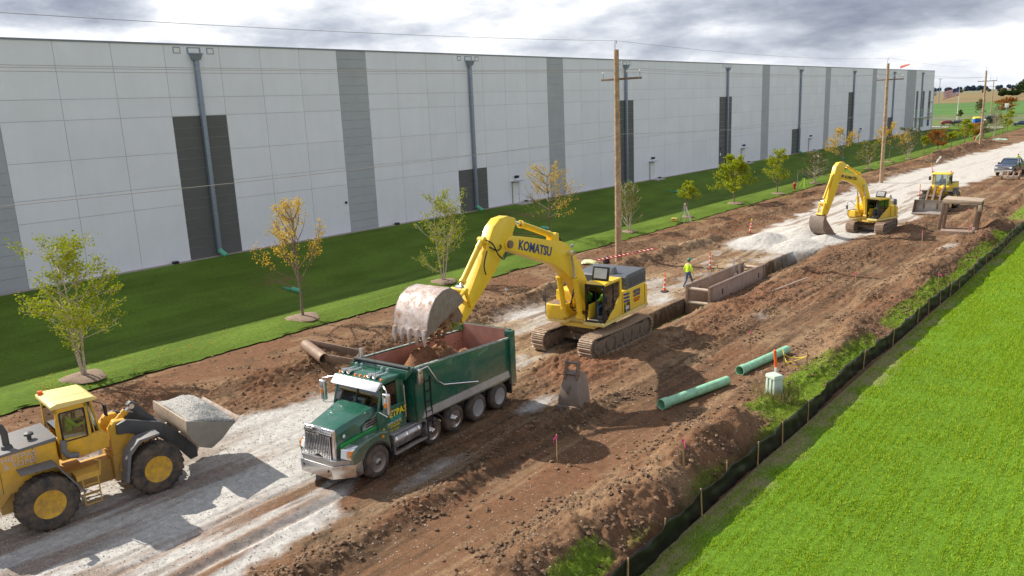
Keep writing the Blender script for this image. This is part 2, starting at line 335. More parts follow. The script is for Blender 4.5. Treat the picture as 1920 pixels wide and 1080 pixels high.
def site(X, Y):
    """height and colour of the excavated strip"""
    wob = (fbm(Y*0+3, Y, .12, 3, 5)-.5)
    far = sst(60, 140, Y)
    n_lo = fbm(X, Y, .25, 3, 11)-.5; n_m = fbm(X, Y, 1.1, 4, 21)-.5; n_h = fbm(X, Y, 3.2, 4, 31, .6)-.5
    rid = 1-np.abs(2*fbm(X, Y, 2.3, 4, 41, .6)-1)
    fine = fbm(X, Y, 8., 2, 51)-.5; rid2 = (1-np.abs(2*fbm(X, Y, 5.2, 3, 45, .65)-1))**2
    z = .10*n_lo+.03*n_m
    # ---- gravel haul road mask
    gl = np.interp(Y, [0, 7.6, 18, 24, 30, 36, 47, 58, 66, 98, 149, 203, 290], [-30.5, -29, -26.4, -26.6, -27.2, -27.4, -27.3, -26.5, -27.3, -30.3, -29.2, -26.2, -24])
    gr = np.interp(Y, [0, 5.5, 10.4, 14, 17, 24, 40, 55, 62, 68, 83, 107, 130, 200, 290], [-15, -16.4, -17.1, -18.6, -20.4, -22.0, -21.6, -21.5, -20.6, -18.9, -18.0, -20.2, -17.9, -16., -14])
    e = (fbm(X, Y, .55, 5, 61, .6)-.5)*2.6
    g = sst(-.45, .45, X-gl+e)*(1-sst(-.45, .45, X-gr+e))
    thin = span(Y, 19.5, 58, 3)      # worn muddy stretch by the big excavator
    patch = sst(.50, .64, fbm(X*1., Y*.5, .55, 4, 71))
    g = g*(1-thin*(1-.55*patch)*.98)
    spot = np.exp(-((X+27.2)**2/1.2+(Y-33.6)**2/4.0))*1.25
    spot2 = np.exp(-((X+22.6)**2/.5+(Y-40.6)**2/1.8))+np.exp(-((X+22.2)**2/.25+(Y-46.5)**2/9))
    sp3 = np.exp(-((X+17.4)**2/.25+(Y-16.5)**2/2.))*.55+np.exp(-((X+18.3)**2/.15+(Y-22.9)**2/1.2))*.9+np.exp(-((X+16.2)**2/.1+(Y-39.3)**2/.5))*.9+np.exp(-((X+12.3)**2/.5+(Y-64)**2/2.))*.6
    g = np.clip(np.maximum(g, (spot+spot2+sp3)*(.55+.9*fbm(X, Y, 2.5, 4, 81))), 0, 1); g = np.where(g < .12, 0, g)
    # streaks of mud dragged over the gravel
    st = sst(.52, .70, fbm(X*1.6+.25*Y*.1, Y*.16, 1., 5, 91, .55))
    gd = g*(1-.75*st*(1-.75*far)*sst(10, 20, Y+(X+22)*1.5)-.62*st*(1-sst(10, 20, Y)))
    # dark ruts across the gravel in the foreground
    def rut(x0, dx, w, y0, y1, d):
        c = x0+dx*Y+.10*np.sin(Y*.45+x0)
        return bump1(X, c, w)*span(Y, y0, y1, 1.5)*d
    r1 = rut(-17.75, -.075, .16, 2, 14.2, 1.)+rut(-19.9, -.03, .12, 2, 13.5, .55)
    r2 = rut(-17.3, -.02, .25, 14, 60, .8)+rut(-19.2, .0, .22, 15, 29, .7)+rut(-16.3, .004, .14, 22, 60, .6)+rut(-15.6, 0, .12, 28, 60, .5)+rut(-24.6, 0, .18, 22, 60, .8)+rut(-26.4, -.01, .16, 22, 60, .8)+rut(-22.6, 0, .2, 22, 40, .6)
    treads = .5+.5*np.sin(Y*2*math.pi/.21+np.sign(n_lo)*np.abs(X)*4)
    z = z-.12*r1-.07*r2*(1-.4*treads)
    z = z+.05*bump1(X, -17.75-.075*Y+.36, .18)*span(Y, 2, 14, 1.5)+.05*bump1(X, -17.75-.075*Y-.36, .18)*span(Y, 2, 14, 1.5)
    gd = gd*(1-.9*np.clip(r1*.42+.9*bump1(X, -17.75-.075*Y-.40, .22)*span(Y, 2, 14, 1.5), 0, 1))
    # tyre-lug marks
    lug = (bump1(X, -15.9-.01*Y, .28)+bump1(X, -18.4-.02*Y, .25)*span(Y, 14, 60, 1))*(Y < 60)
    z = z+lug*.035*treads*(.4+n_m)
    for (cx_, ya_, yb_) in [(-25.9, 27, 44), (-24.0, 34, 46), (-27.6, 26, 40), (-15.9, 36, 60), (-13.6, 38, 62), (-22.4, 23, 27.5), (-19.9, 23, 27.5)]:
        inb = sst(-.42, -.32, X-cx_-.04*np.sin(Y*.4))*(1-sst(.32, .42, X-cx_-.04*np.sin(Y*.4)))*span(Y, ya_, yb_, 1.)*sst(.35, .5, fbm(X, Y, .6, 2, int(-cx_*10)))
        z = z+inb*(.035*(np.sin(Y*2*math.pi/.24) > .2)-.045)
    # ---- clod windrows and churn
    A = .055+.10*sst(.5, .7, fbm(X, Y, .35, 3, 101))
    smooth = span(X, -15.1, -12.9, .35)*span(Y, -5, 33, 3)      # graded reddish bench
    A = A*(1-.85*smooth)
    A = A*(1-.80*g)
    def wind(x0, dx, w, h, y0, y1, seed):
        c = x0+dx*Y+(fbm(Y*0, Y, .3, 2, seed)-.5)*1.0
        return bump1(X, c, w)*span(Y, y0, y1, 1.6)*h*(.35+1.2*fbm(X, Y, .55, 5, seed+3, .62))
    w1 = wind(-15.9, -.02, .50, .30, 3, 25, 201)            # clods beside the tracks
    w2 = wind(-30.6, .03, .9, .42, 17, 62, 211)+wind(-28.9, .0, .5, .25, 24, 60, 215)
    w3 = wind(-18.3, .0, .7, .34, 33.6, 58, 221)+wind(-16.4, 0, .7, .18, 33, 60, 225)
    w4 = wind(-33.5, .0, .8, .25, 52, 200, 231)+wind(-31, .0, 1.0, .35, 62, 130, 235)
    w5 = wind(-10.9, .02, .8, .60, 9, 25, 241)+wind(-12.4, .045, .45, .28, 9, 36, 243)
    w6 = wind(-11.2, .0, .8, .40, 36, 72, 251)+wind(-12.6, .0, .5, .25, 44, 120, 255)
    w7 = 1.15*np.exp(-((X+31.8)/1.7)**2)*span(Y, 142, 196, 6)*(.5+.9*fbm(X, Y, .5, 3, 261))
    mounds = 0
    for (cx, cy, rx, ry, h) in [(-10.7, 22.6, 1.3, 3.0, .62), (-10.2, 17.4, 1.0, 2.2, .45), (-12.0, 10.8, 1.3, 1.6, .42), (-10.8, 13.0, .9, 1.3, .3),
                                (-20.3, 27.3, 1.2, 1.0, .28), (-18.6, 27.2, .8, 1.3, .32), (-17.8, 30.5, .6, 2.2, .22), (-11.2, 52.0, 1., 2.4, .45), (-10.6, 67.0, .8, 2.5, .45), (-11.0, 74.5, 1.3, 3., 1.0), 
                                (-10.9, 36.6, .8, 3., .35), (-11.6, 57, 1., 3., .35), (-17.0, 62.5, 1.6, 4., .35), (-16.6, 72.5, 1.2, 3., .5), (-13.8, 84, 1.3, 4, .4),
                                (-30.8, 30.0, 1.6, 3.2, .35), (-29.9, 21.3, 1.3, 2.4, .35)]:
        mounds = mounds+h*np.exp(-((X-cx)/rx)**2-((Y-cy)/ry)**2)
    gp = 0   # gravel heaps at the trench head
    for (cx, cy, rx, ry, h) in [(-24.9, 61.0, 1.5, 2.4, 1.0), (-23.4, 65.2, 1.6, 3.0, 1.0), (-22.2, 60.5, 1.3, 2.5, .7), (-21.2, 64.0, 1.2, 2.2, .6), (-25.2, 66.6, 1.4, 2.6, .55), (-20.6, 66.4, 1.2, 1.6, .35)]:
        gp = np.maximum(gp, h*.85*np.exp(-(((X-cx)/(rx*1.1))**2+((Y-cy)/(ry*1.1))**2)**.8))
    gp = gp*(.75+.55*fbm(X, Y, .9, 4, 271)); gheap = sst(.05, .16, gp)
    ws = (w1+w2+w3+w4+w5+w6+w7+mounds)*(1-np.exp(-((X+13.3)/1.9)**4-((Y-72.2)/2.2)**4))
    A = np.clip(A+.40*ws*(1-g)*(1-gheap), 0, .26)
    calm = 1-.65*(1-sst(-31.6, -30.6, X))*(1-sst(44, 60, Y))
    steep = 1-.55*np.clip((ws-.12)/.3, 0, 1)
    rough = A*calm*((rid-.62)*.65+n_h*.9+((rid2-.45)*.8+fine*.9)*steep)
    z = (z+ws+rough)*(1-sst(-9.7, -9.25, X))*(.15+.85*sst(-35.9, -35.2, X))-.03*(1-sst(-35.9, -35.2, X))+gp*(1+.10*n_m)+g*.02*fine
    g = np.maximum(g, gheap); gd = np.maximum(gd, gheap)
    # ---- trench
    tl = -21.47+.45*n_m*(1-span(Y, 41, 49, .5)*.7); trr = -19.90+.45*n_m*(1-span(Y, 41, 49, .5)*.7)
    t = sst(-.10, .06, X-tl)*(1-sst(-.06, .10, X-trr))*sst(33.9, 34.5, Y+n_m*.6)*(1-sst(57.0, 58.6, Y+.8*n_m-(X+21)*1.))
    fill = sst(54, 58, Y)*.8
    depth = 1.75*t*(1-fill)
    z = z*(1-.8*t)-depth
    gd = gd*(1-t*(1-sst(.2, .7, fill))); 
    trench_shade = sst(.01, .08, t)  # shade inside the trench, put into the soil colour as a darker tone
    # ---- weeds near the silt fence
    wn = fbm(X, Y, .5, 4, 301)
    w = 0
    for (cx, cy, rx, ry) in [(-10.5, 29.6, 1.05, 4.4), (-10.0, 34.6, .6, 3.5), (-10.1, 14.0, .4, 1.3), (-10.1, 43.5, .7, 3.2), (-10.1, 49.5, .6, 3.), (-9.8, 55, .5, 3.5), (-9.9, 61.5, .7, 5.), (-9.9, 72, .7, 5.), (-9.8, 19.5, .22, 4.), (-9.7, 25, .22, 3), (-10.6, 92, .9, 12), (-10, 130, 1., 25), (-9.9, 190, 1.2, 50)]:
        w = np.maximum(w, np.exp(-((X-cx)/rx)**4-((Y-cy)/ry)**4))
    w = w*sst(.25, .55, w+wn*.8-.35)*(1-sst(.12, .3, mounds*.8))
    w2_ = sst(.62, .72, fbm(X, Y, .8, 4, 311))*.45*span(X, -35.8, -33.5, 1)*(Y > 60)
    edge = sst(-36.35, -36.05, X+(fbm(X, Y, 1.6, 3, 321)-.5)*.5)   # 0 = lawn side
    # ---- colour
    c_red = np.array([.172, .084, .046]); c_brn = np.array([.178, .102, .058]); c_tan = np.array([.32, .225, .135]); c_drk = np.array([.095, .061, .038]); c_brick = np.array([.21, .095, .052])
    k1 = sst(.40, .62, fbm(X, Y, .18, 3, 401)); k2 = sst(.48, .66, fbm(X, Y*.6, .7, 5, 411)); k3 = sst(.52, .74, fbm(X, Y, 1.7, 4, 421))
    sk = fbm(X*2.6+.06*np.sin(Y*.3), Y*.11, 1., 5, 451, .62)      # long streaks left by tyres and tracks
    skm = span(X, -27.5, -12.2, .8)*span(Y, 9, 150, 4)
    def mx(a, b, t): return a*(1-t[..., None])+b*t[..., None]
    o = np.ones_like(X)
    c = mx(c_brn*o[..., None], c_red*o[..., None], k1*.6+.3*smooth)
    tanm = np.clip(span(X, -29.5, -21.0, 1.)*span(Y, 26, 62, 3)*.75+span(X, -19, -15.4, .6)*span(Y, 23, 33, 3)*.5+.35*k2*(1-smooth)+far*.18, 0, 1)
    c = mx(c, c_tan*o[..., None], tanm*(.45+.55*k2))
    c = mx(c, c_drk*o[..., None], np.clip(.6*k3*(1-smooth*.6)+.5*span(X, -20, -15.5, .5)*span(Y, 5, 26, 2)*k2+1.*trench_shade, 0, .95))
    c = mx(c, c_tan*o[..., None], np.clip(sst(.56, .70, sk)*skm*.42, 0, 1)); c = mx(c, c_drk*o[..., None], np.clip((1-sst(.32, .44, sk))*skm*.75, 0, 1))
    brick = np.exp(-((X+19.2)/1.6)**2-((Y-27.4)/2.)**2)+.7*np.exp(-((X+17.6)/1.2)**2-((Y-44)/9.)**2)
    c = mx(c, c_brick*o[..., None], np.clip(brick, 0, .85))
    c_g = np.array([.44, .43, .41]); c_gb = np.array([.50, .475, .435])
    cg = mx(c_g*o[..., None], c_gb*o[..., None], np.clip(sst(50, 75, Y)+.3*k1, 0, 1))
    cg = cg*(.86+.28*fbm(X, Y, 5., 3, 431))[..., None]
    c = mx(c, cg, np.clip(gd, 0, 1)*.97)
    c_w = np.array([.14, .22, .025])*(.7+.6*fbm(X, Y, 3., 3, 441))[..., None]
    c = mx(c, c_w, np.clip(w+w2_, 0, 1))
    return z, c, g, w
def lawn(X, Y):
    bz = base_z(Y)
    z = np.interp(X, [-60, -58.3, -52, -46, -41.5, -39, -37, -36.2, -35.7], [0, 0, -.35, -.75, -.1, .27, .25, .12, .03])
    z = z+bz*sst(-46, -58.3, X)*1.0
    z = np.where(X < -58.2, bz, z)
    z = z+.03*(fbm(X, Y, .2, 2, 501)-.5)
    z = z*(1-sst(262, 285, Y))
    f = fbm(X, Y, .35, 4, 511); st = .5+.5*np.sin((X*.35+Y*.1)*2*math.pi/1.1*.8)
    c = np.array([.100, .162, .022])*(.60+.50*f+.12*st+.35*(fbm(X*1.8, Y*.25, 1., 4, 515)-.35))[..., None]
    dry = np.exp(-((X+49)**2/6+(Y-32.8)**2/2))*sst(.4, .6, fbm(X, Y, 1.5, 3, 521))+np.exp(-((X+53)**2/8+(Y-66)**2/2))*sst(.4, .6, fbm(X, Y, 1.5, 3, 522))
    c = c*(1-.7*dry[..., None])+np.array([.20, .13, .07])*.7*dry[..., None]
    rim = 1-sst(.05, .3, (X+57.9))        # stone strip against the wall
    return z, c, rim
def field(X, Y):
    z = .03*(fbm(X, Y, .4, 3, 601)-.5)+.03
    row = .5+.5*np.sin((X+.0*Y)*2*math.pi/.19)
    f = fbm(X, Y, .8, 4, 611); f2 = fbm(X, Y, .15, 3, 621)
    c = np.array([.108, .205, .017])*(.70+.3*f+.2*f2+.14*row)[..., None]
    bare = np.clip((1-sst(-9.1, -8.1, X+(f-.5)*1.4)), 0, 1)*.75
    c = c*(1-bare[..., None])+np.array([.30, .235, .135])*bare[..., None]
    return z, c, bare
def yrows(y0, y1, k, mn):
    ys = [y0]
    while ys[-1] < y1: ys.append(ys[-1]+max(mn, k*(abs(ys[-1])+16)))
    return np.array(ys)
def gridmesh(xs, ys, fn):
    X, Y = np.meshgrid(xs, ys); r = fn(X, Y); Z, C = r[0], r[1]
    nx, ny = len(xs), len(ys)
    idx = np.arange(nx*ny).reshape(ny, nx)
    q = np.stack([idx[:-1, :-1], idx[:-1, 1:], idx[1:, 1:], idx[1:, :-1]], -1).reshape(-1, 4)
    return np.stack([X, Y, Z], -1).reshape(-1, 3), q, C.reshape(-1, 3), r[2:]
def npmesh(name, V, Q, C, m, kind='structure', smooth=True):
    used, inv = np.unique(Q, return_inverse=True); Q = inv.reshape(Q.shape); V = V[used]; C = C[used] if C is not None else None
    me = bpy.data.meshes.new(name); me.vertices.add(len(V)); me.vertices.foreach_set('co', V.astype(np.float32).ravel())
    k = Q.shape[1]; me.loops.add(Q.size); me.loops.foreach_set('vertex_index', Q.astype(np.int32).ravel())
    me.polygons.add(len(Q)); me.polygons.foreach_set('loop_start', (np.arange(len(Q))*k).astype(np.int32))
    me.polygons.foreach_set('loop_total', np.full(len(Q), k, np.int32)); me.polygons.foreach_set('use_smooth', np.full(len(Q), smooth, bool))
    if C is not None:
        at = me.color_attributes.new('tint', 'FLOAT_COLOR', 'POINT')
        at.data.foreach_set('color', np.concatenate([C, np.ones((len(C), 1))], 1).astype(np.float32).ravel())
    me.update(calc_edges=True); me.validate(); me.materials.append(m)
    o = bpy.data.objects.new(name, me); COL.objects.link(o)
    if kind: o['kind'] = kind
    return o
def soilmat(name, speck=.35, fs=26., bump=.6, dist=.03, peb=None):
    m = bpy.data.materials.new(name); m.use_nodes = True; nt = m.node_tree; L = nt.links.new
    b = nt.nodes['Principled BSDF']; b.inputs['Roughness'].default_value = .93; b.inputs['Specular IOR Level'].default_value = .08
    a = N(nt, 'ShaderNodeAttribute', attribute_name='tint'); tc = N(nt, 'ShaderNodeTexCoord')
    n = N(nt, 'ShaderNodeTexNoise', i_Scale=fs, i_Detail=5., i_Roughness=.7); L(tc.outputs['Object'], n.inputs['Vector'])
    n2 = N(nt, 'ShaderNodeTexNoise', i_Scale=fs*.16, i_Detail=5., i_Roughness=.65); L(tc.outputs['Object'], n2.inputs['Vector'])
    r = ramp(nt, [(.28, 1-speck), (.72, 1+speck)]); L(n.outputs[0], r.inputs[0])
    r2 = ramp(nt, [(.3, .80), (.7, 1.2)]); L(n2.outputs[0], r2.inputs[0])
    c = mixc(nt, 1., mixc(nt, 1., a.outputs[0], r.outputs[0], 'MULTIPLY'), r2.outputs[0], 'MULTIPLY')
    if peb:
        v = N(nt, 'ShaderNodeTexVoronoi', i_Scale=peb[0]); L(tc.outputs['Object'], v.inputs['Vector'])
        s = ramp(nt, [(peb[1], 1.), (peb[1]+.05, 0.)]); L(v.outputs['Distance'], s.inputs[0])
        sp = N(nt, 'ShaderNodeSeparateColor'); L(v.outputs['Color'], sp.inputs[0])
        pk = mth(nt, 'MULTIPLY', s.outputs[0], mth(nt, 'GREATER_THAN', sp.outputs[0], .72))
        c = mixc(nt, mth(nt, 'MULTIPLY', pk, .7), c, (.52, .46, .40))
    L(c, b.inputs['Base Color'])
    h = mth(nt, 'ADD', mth(nt, 'MULTIPLY', n.outputs[0], .5), n2.outputs[0])
    bp = N(nt, 'ShaderNodeBump', i_Strength=bump, i_Distance=dist); L(h, bp.inputs['Height']); L(bp.outputs[0], b.inputs['Normal'])
    return m
SOIL = soilmat('soil', .38, 24., .8, .05, (7., .13)); GRAV = soilmat('crushed_gravel', .45, 30., .7, .03)
TURF = soilmat('mown_turf', .35, 34., .6, .03); CROP = soilmat('crop_field', .5, 26., .8, .05)

xs = np.arange(-36.3, -8.9, .062); ys = yrows(-9, 292, .0021, .06)
V, Q, C, ex = gridmesh(xs, ys, site)
g = ex[0].reshape(-1); w = ex[1].reshape(-1)
gq = g[Q].mean(1) > .5; wq = (w[Q].mean(1) > .5) & ~gq
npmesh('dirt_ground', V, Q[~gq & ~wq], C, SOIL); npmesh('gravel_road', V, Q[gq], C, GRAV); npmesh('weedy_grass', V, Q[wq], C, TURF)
def zsite(x, y): return float(site(np.array([[float(x)]]), np.array([[float(y)]]))[0][0, 0])
ys2 = yrows(-9, 292, .006, .15)
V, Q, C, ex = gridmesh(np.concatenate([np.arange(-58.4, -40, .3), np.arange(-40, -35.75, .1)]), ys2, lawn)
rimq = ex[0].reshape(-1)[Q].mean(1) > .5
V[:, 0] = np.where(V[:, 0] > -35.95, V[:, 0]+(fbm(V[:, 1]*0, V[:, 1], 1.3, 5, 77, .65)-.5)*.75, V[:, 0])
npmesh('lawn', V, Q[~rimq], C, TURF)
C2 = np.ones_like(C)*np.array([.36, .31, .27]); npmesh('stone_strip', V, Q[rimq], C2, GRAV)
def zlawn(x, y): return float(lawn(np.array([[float(x)]]), np.array([[float(y)]]))[0][0, 0])
V, Q, C, ex = gridmesh(np.concatenate([np.arange(-9.2, -3, .1), np.arange(-3, 45, .6)]), yrows(-9, 300, .005, .12), field)
npmesh('grass_field', V, Q, C, CROP)

# far ground
def flat(name, pts, z, m):
    b = M(); b.add([(p[0], p[1], z) for p in pts], [tuple(range(len(pts)))]); return b.obj(name, m, kind='structure')
FARG = mat('far_green_field', (.055, .15, .012), .95, var=.25, scale=.02); 
CORN = mat('ripe_corn', (.19, .135, .045), .95, var=.25, scale=.012)
ASPH = mat('asphalt', (.16, .155, .15), .9, var=.15, scale=.5); DRIVE = mat('pale_drive', (.38, .36, .33), .9, var=.1, scale=.5)
VERGE = mat('verge', (.10, .14, .03), .95, var=.3, scale=.2)
DRYG = mat('dry_plain', (.16, .15, .08), .95, var=.3, scale=.005)
flat('ground', [(-9000, -3000), (9000, -3000), (9000, 14000), (-9000, 14000)], -.9, VERGE)
flat('far_plain', [(-9000, 600), (9000, 600), (9000, 14000), (-9000, 14000)], -.5, DRYG)
flat('far_meadow', [(-420, 372+80), (200, 360-30), (400, 870), (-420, 800)], -.25, FARG)
flat('corn_field', [(-1500, 905), (-179, 825), (-112, 845), (700, 850), (900, 2300), (-1500, 3300)], -.3, CORN)
flat('verge_ground', [(-130, 262), (60, 262), (60, 400), (-130, 440)], -.12, VERGE)
flat('access_drive', [(-84, 306), (-61.9, 293.5), (-36.3, 279), (30, 242+0), (30, 236), (-37, 273.2), (-60, 285.5), (-84, 284)], -.02, DRIVE)
flat('country_road', [(-130, 408), (-80, 380), (-47, 362), (60, 304), (60, 296), (-47.5, 354), (-82, 371), (-130, 397)], -.05, ASPH)
flat('farther_lawn', [(-110, 268), (-58.4, 268), (-36, 286), (-36.4, 266), (-58.3, 264), (-110, 264)], -.06, VERGE)

# ------------------------------------------------------------------ loose clods, stones, blades (stuff)
rng = np.random.default_rng(4)
def scatter(name, P, S, m, label, cat, seed):
    """many small angular lumps in one mesh"""
    rg = np.random.default_rng(seed)
    base = np.array([(1, 0, 0), (-1, 0, 0), (0, 1, 0), (0, -1, 0), (0, 0, 1), (0, 0, -.5), (.6, .6, .5), (-.6, .6, .5), (-.6, -.6, .5), (.6, -.6, .5)], float)
    fc = np.array([(0, 6, 9), (6, 4, 9), (6, 2, 7), (6, 7, 4), (7, 1, 8), (7, 8, 4), (8, 3, 9), (8, 9, 4), (0, 2, 6), (2, 1, 7), (1, 3, 8), (3, 0, 9), (0, 5, 2), (2, 5, 1), (1, 5, 3), (3, 5, 0)])
    n = len(P); a = rg.uniform(0, 6.28, n); V = base[None]*(1+rg.uniform(-.35, .35, (n, 10, 1)))*S[:, None, None]*np.array([1, 1, .75])
    x = V[..., 0]*np.cos(a)[:, None]-V[..., 1]*np.sin(a)[:, None]; y = V[..., 0]*np.sin(a)[:, None]+V[..., 1]*np.cos(a)[:, None]
    V = np.stack([x, y, V[..., 2]], -1)+P[:, None]
    F = fc[None]+(np.arange(n)*10)[:, None, None]
    o = npmesh(name, V.reshape(-1, 3), F.reshape(-1, 3), None, m, 'stuff', smooth=False); return tag(o, label, cat)
def pts_site(n, x0, x1, y0, y1, seed, dens=None):
    rg = np.random.default_rng(seed); X = rg.uniform(x0, x1, n); Y = y0+(y1-y0)*rg.uniform(0, 1, n)**1.5
    if dens is not None: k = rg.uniform(0, 1, n) < dens(X, Y); X = X[k]; Y = Y[k]
    z, c, g, w = site(X[None], Y[None]); return X, Y, z[0], g[0], w[0]
CLODM = mat('clod', (.17, .105, .062), .95, var=.4, scale=1.5, bump=.8, bscale=30)
def cl_d(X, Y):
    d = bump1(X, -16.0, .8)*(Y < 27)+bump1(X, -11.2, 1.2)*.9+bump1(X, -30.2, 1.6)*(Y > 16)*.6+bump1(X, -17.2, 1.6)*(Y > 33)*.7+.05+bump1(X, -12.6, .5)*.4
    return d*(.15+1.2*sst(.42, .6, fbm(X, Y, .7, 3, 777)))
X, Y, z, g, w = pts_site(210000, -35.8, -9.6, 6, 80, 5, cl_d); k = (g < .3); S = .014+.075*rng.uniform(0, 1, k.sum())**5
scatter('soil_clods', np.stack([X[k], Y[k], z[k]+S*.3], -1), S, CLODM, 'loose brown clods strewn over the churned dirt', 'clods', 6)
STN = mat('pale_stone', (.42, .38, .33), .9, var=.4, scale=3)
X, Y, z, g, w = pts_site(34000, -29, -10, 5, 60, 7); S = .010+.018*rng.uniform(0, 1, len(X))**3
k = (g > .15) | (rng.uniform(0, 1, len(X)) < .35); S = S[k]
scatter('loose_stones', np.stack([X[k], Y[k], z[k]+S*.3], -1), S, STN, 'pale loose stones scattered over gravel and dirt', 'stones', 8)
def blades(name, X, Y, Z, H, W, m, label, cat, seed, lean=.4):
    rg = np.random.default_rng(seed); n = len(X); a = rg.uniform(0, 6.28, n); l = rg.uniform(0, lean, n)*H; b = rg.uniform(0, 6.28, n)
    dx = np.cos(a)*W/2; dy = np.sin(a)*W/2; ox = np.cos(b)*l; oy = np.sin(b)*l
    V = np.stack([np.stack([X-dx, Y-dy, Z], -1), np.stack([X+dx, Y+dy, Z], -1), np.stack([X+ox, Y+oy, Z+H], -1)], 1)
    return tag(npmesh(name, V.reshape(-1, 3), np.arange(3*n).reshape(n, 3), None, m, 'stuff', smooth=False), label, cat)
LF_CROP = leafmat('crop_blades', [(.13, .23, .014), (.27, .43, .022), (.37, .52, .035), (.52, .62, .10)], .38)
LF_WEED = leafmat('weed_blades', [(.15, .24, .02), (.22, .33, .03), (.28, .38, .04), (.36, .36, .10)], .4)
rg = np.random.default_rng(31); n = 680000; Y = 9+66*rg.uniform(0, 1, n)**1.35; X = -9.05+rg.uniform(0, 1, n)**1.12*np.clip(10.5+.06*(20-Y), 4.5, 11)
X = X+0; X = np.round(X/.32)*.32+rg.normal(0, .075, n)
cl = fbm(X, Y, 1.3, 3, 911); k = (rg.uniform(0, 1, n) < (.42+.62*sst(.34, .58, cl))*(.6+.4*sst(.3, .5, fbm(X, Y*.3, .45, 3, 915)))*np.where(X < -8.75, .30, .10+.90*sst(-8.75, -8.0, X+(cl-.5)*1.0))); X = X[k]; Y = Y[k]
H = (.035+.065*rg.uniform(0, 1, len(X)))*(.75+.45*cl[k]); zz = field(X[None], Y[None])[0][0]
blades('crop_grass', X, Y, zz-.01, H, .013+.00055*Y, LF_CROP, 'bright green young crop blades growing beyond the silt fence', 'grass', 32, .7)
X, Y, z, g, w = pts_site(160000, -11.9, -9.35, 11, 80, 33); k = w > .3; X, Y, z = X[k], Y[k], z[k]
H = .02+.055*np.random.default_rng(2).uniform(0, 1, len(X))
blades('weed_grass', X, Y, z-.01, H, .014+.0004*Y, LF_WEED, 'patchy short weeds on the dirt beside the black fence', 'weeds', 34, .8)

rg = np.random.default_rng(77); n = 5200; Y = 12+190*rg.uniform(0, 1, n)**1.6; X = -37.2+rg.normal(0, 1.5, n); k = (X < -35.9) & (X > -46); X = X[k]; Y = Y[k]
zz = lawn(X[None], Y[None])[0][0]+.02; S_ = rg.uniform(.025, .05, len(X)); a = rg.uniform(0, 6.28, len(X)); ca, sa = np.cos(a)*S_, np.sin(a)*S_
V_ = np.stack([np.stack([X-ca, Y-sa, zz], -1), np.stack([X+sa*.6, Y-ca*.6, zz+.01], -1), np.stack([X+ca, Y+sa, zz+.015], -1), np.stack([X-sa*.6, Y+ca*.6, zz], -1)], 1)
tag(npmesh('fallen_leaves', V_.reshape(-1, 3), np.arange(4*len(X)).reshape(-1, 4), None, leafmat('fallen_leaf', [(.35, .22, .04), (.50, .34, .06), (.22, .13, .05)], .1), 'stuff', smooth=False), 'small yellow and brown leaves scattered on the lawn under the young trees', 'leaves')

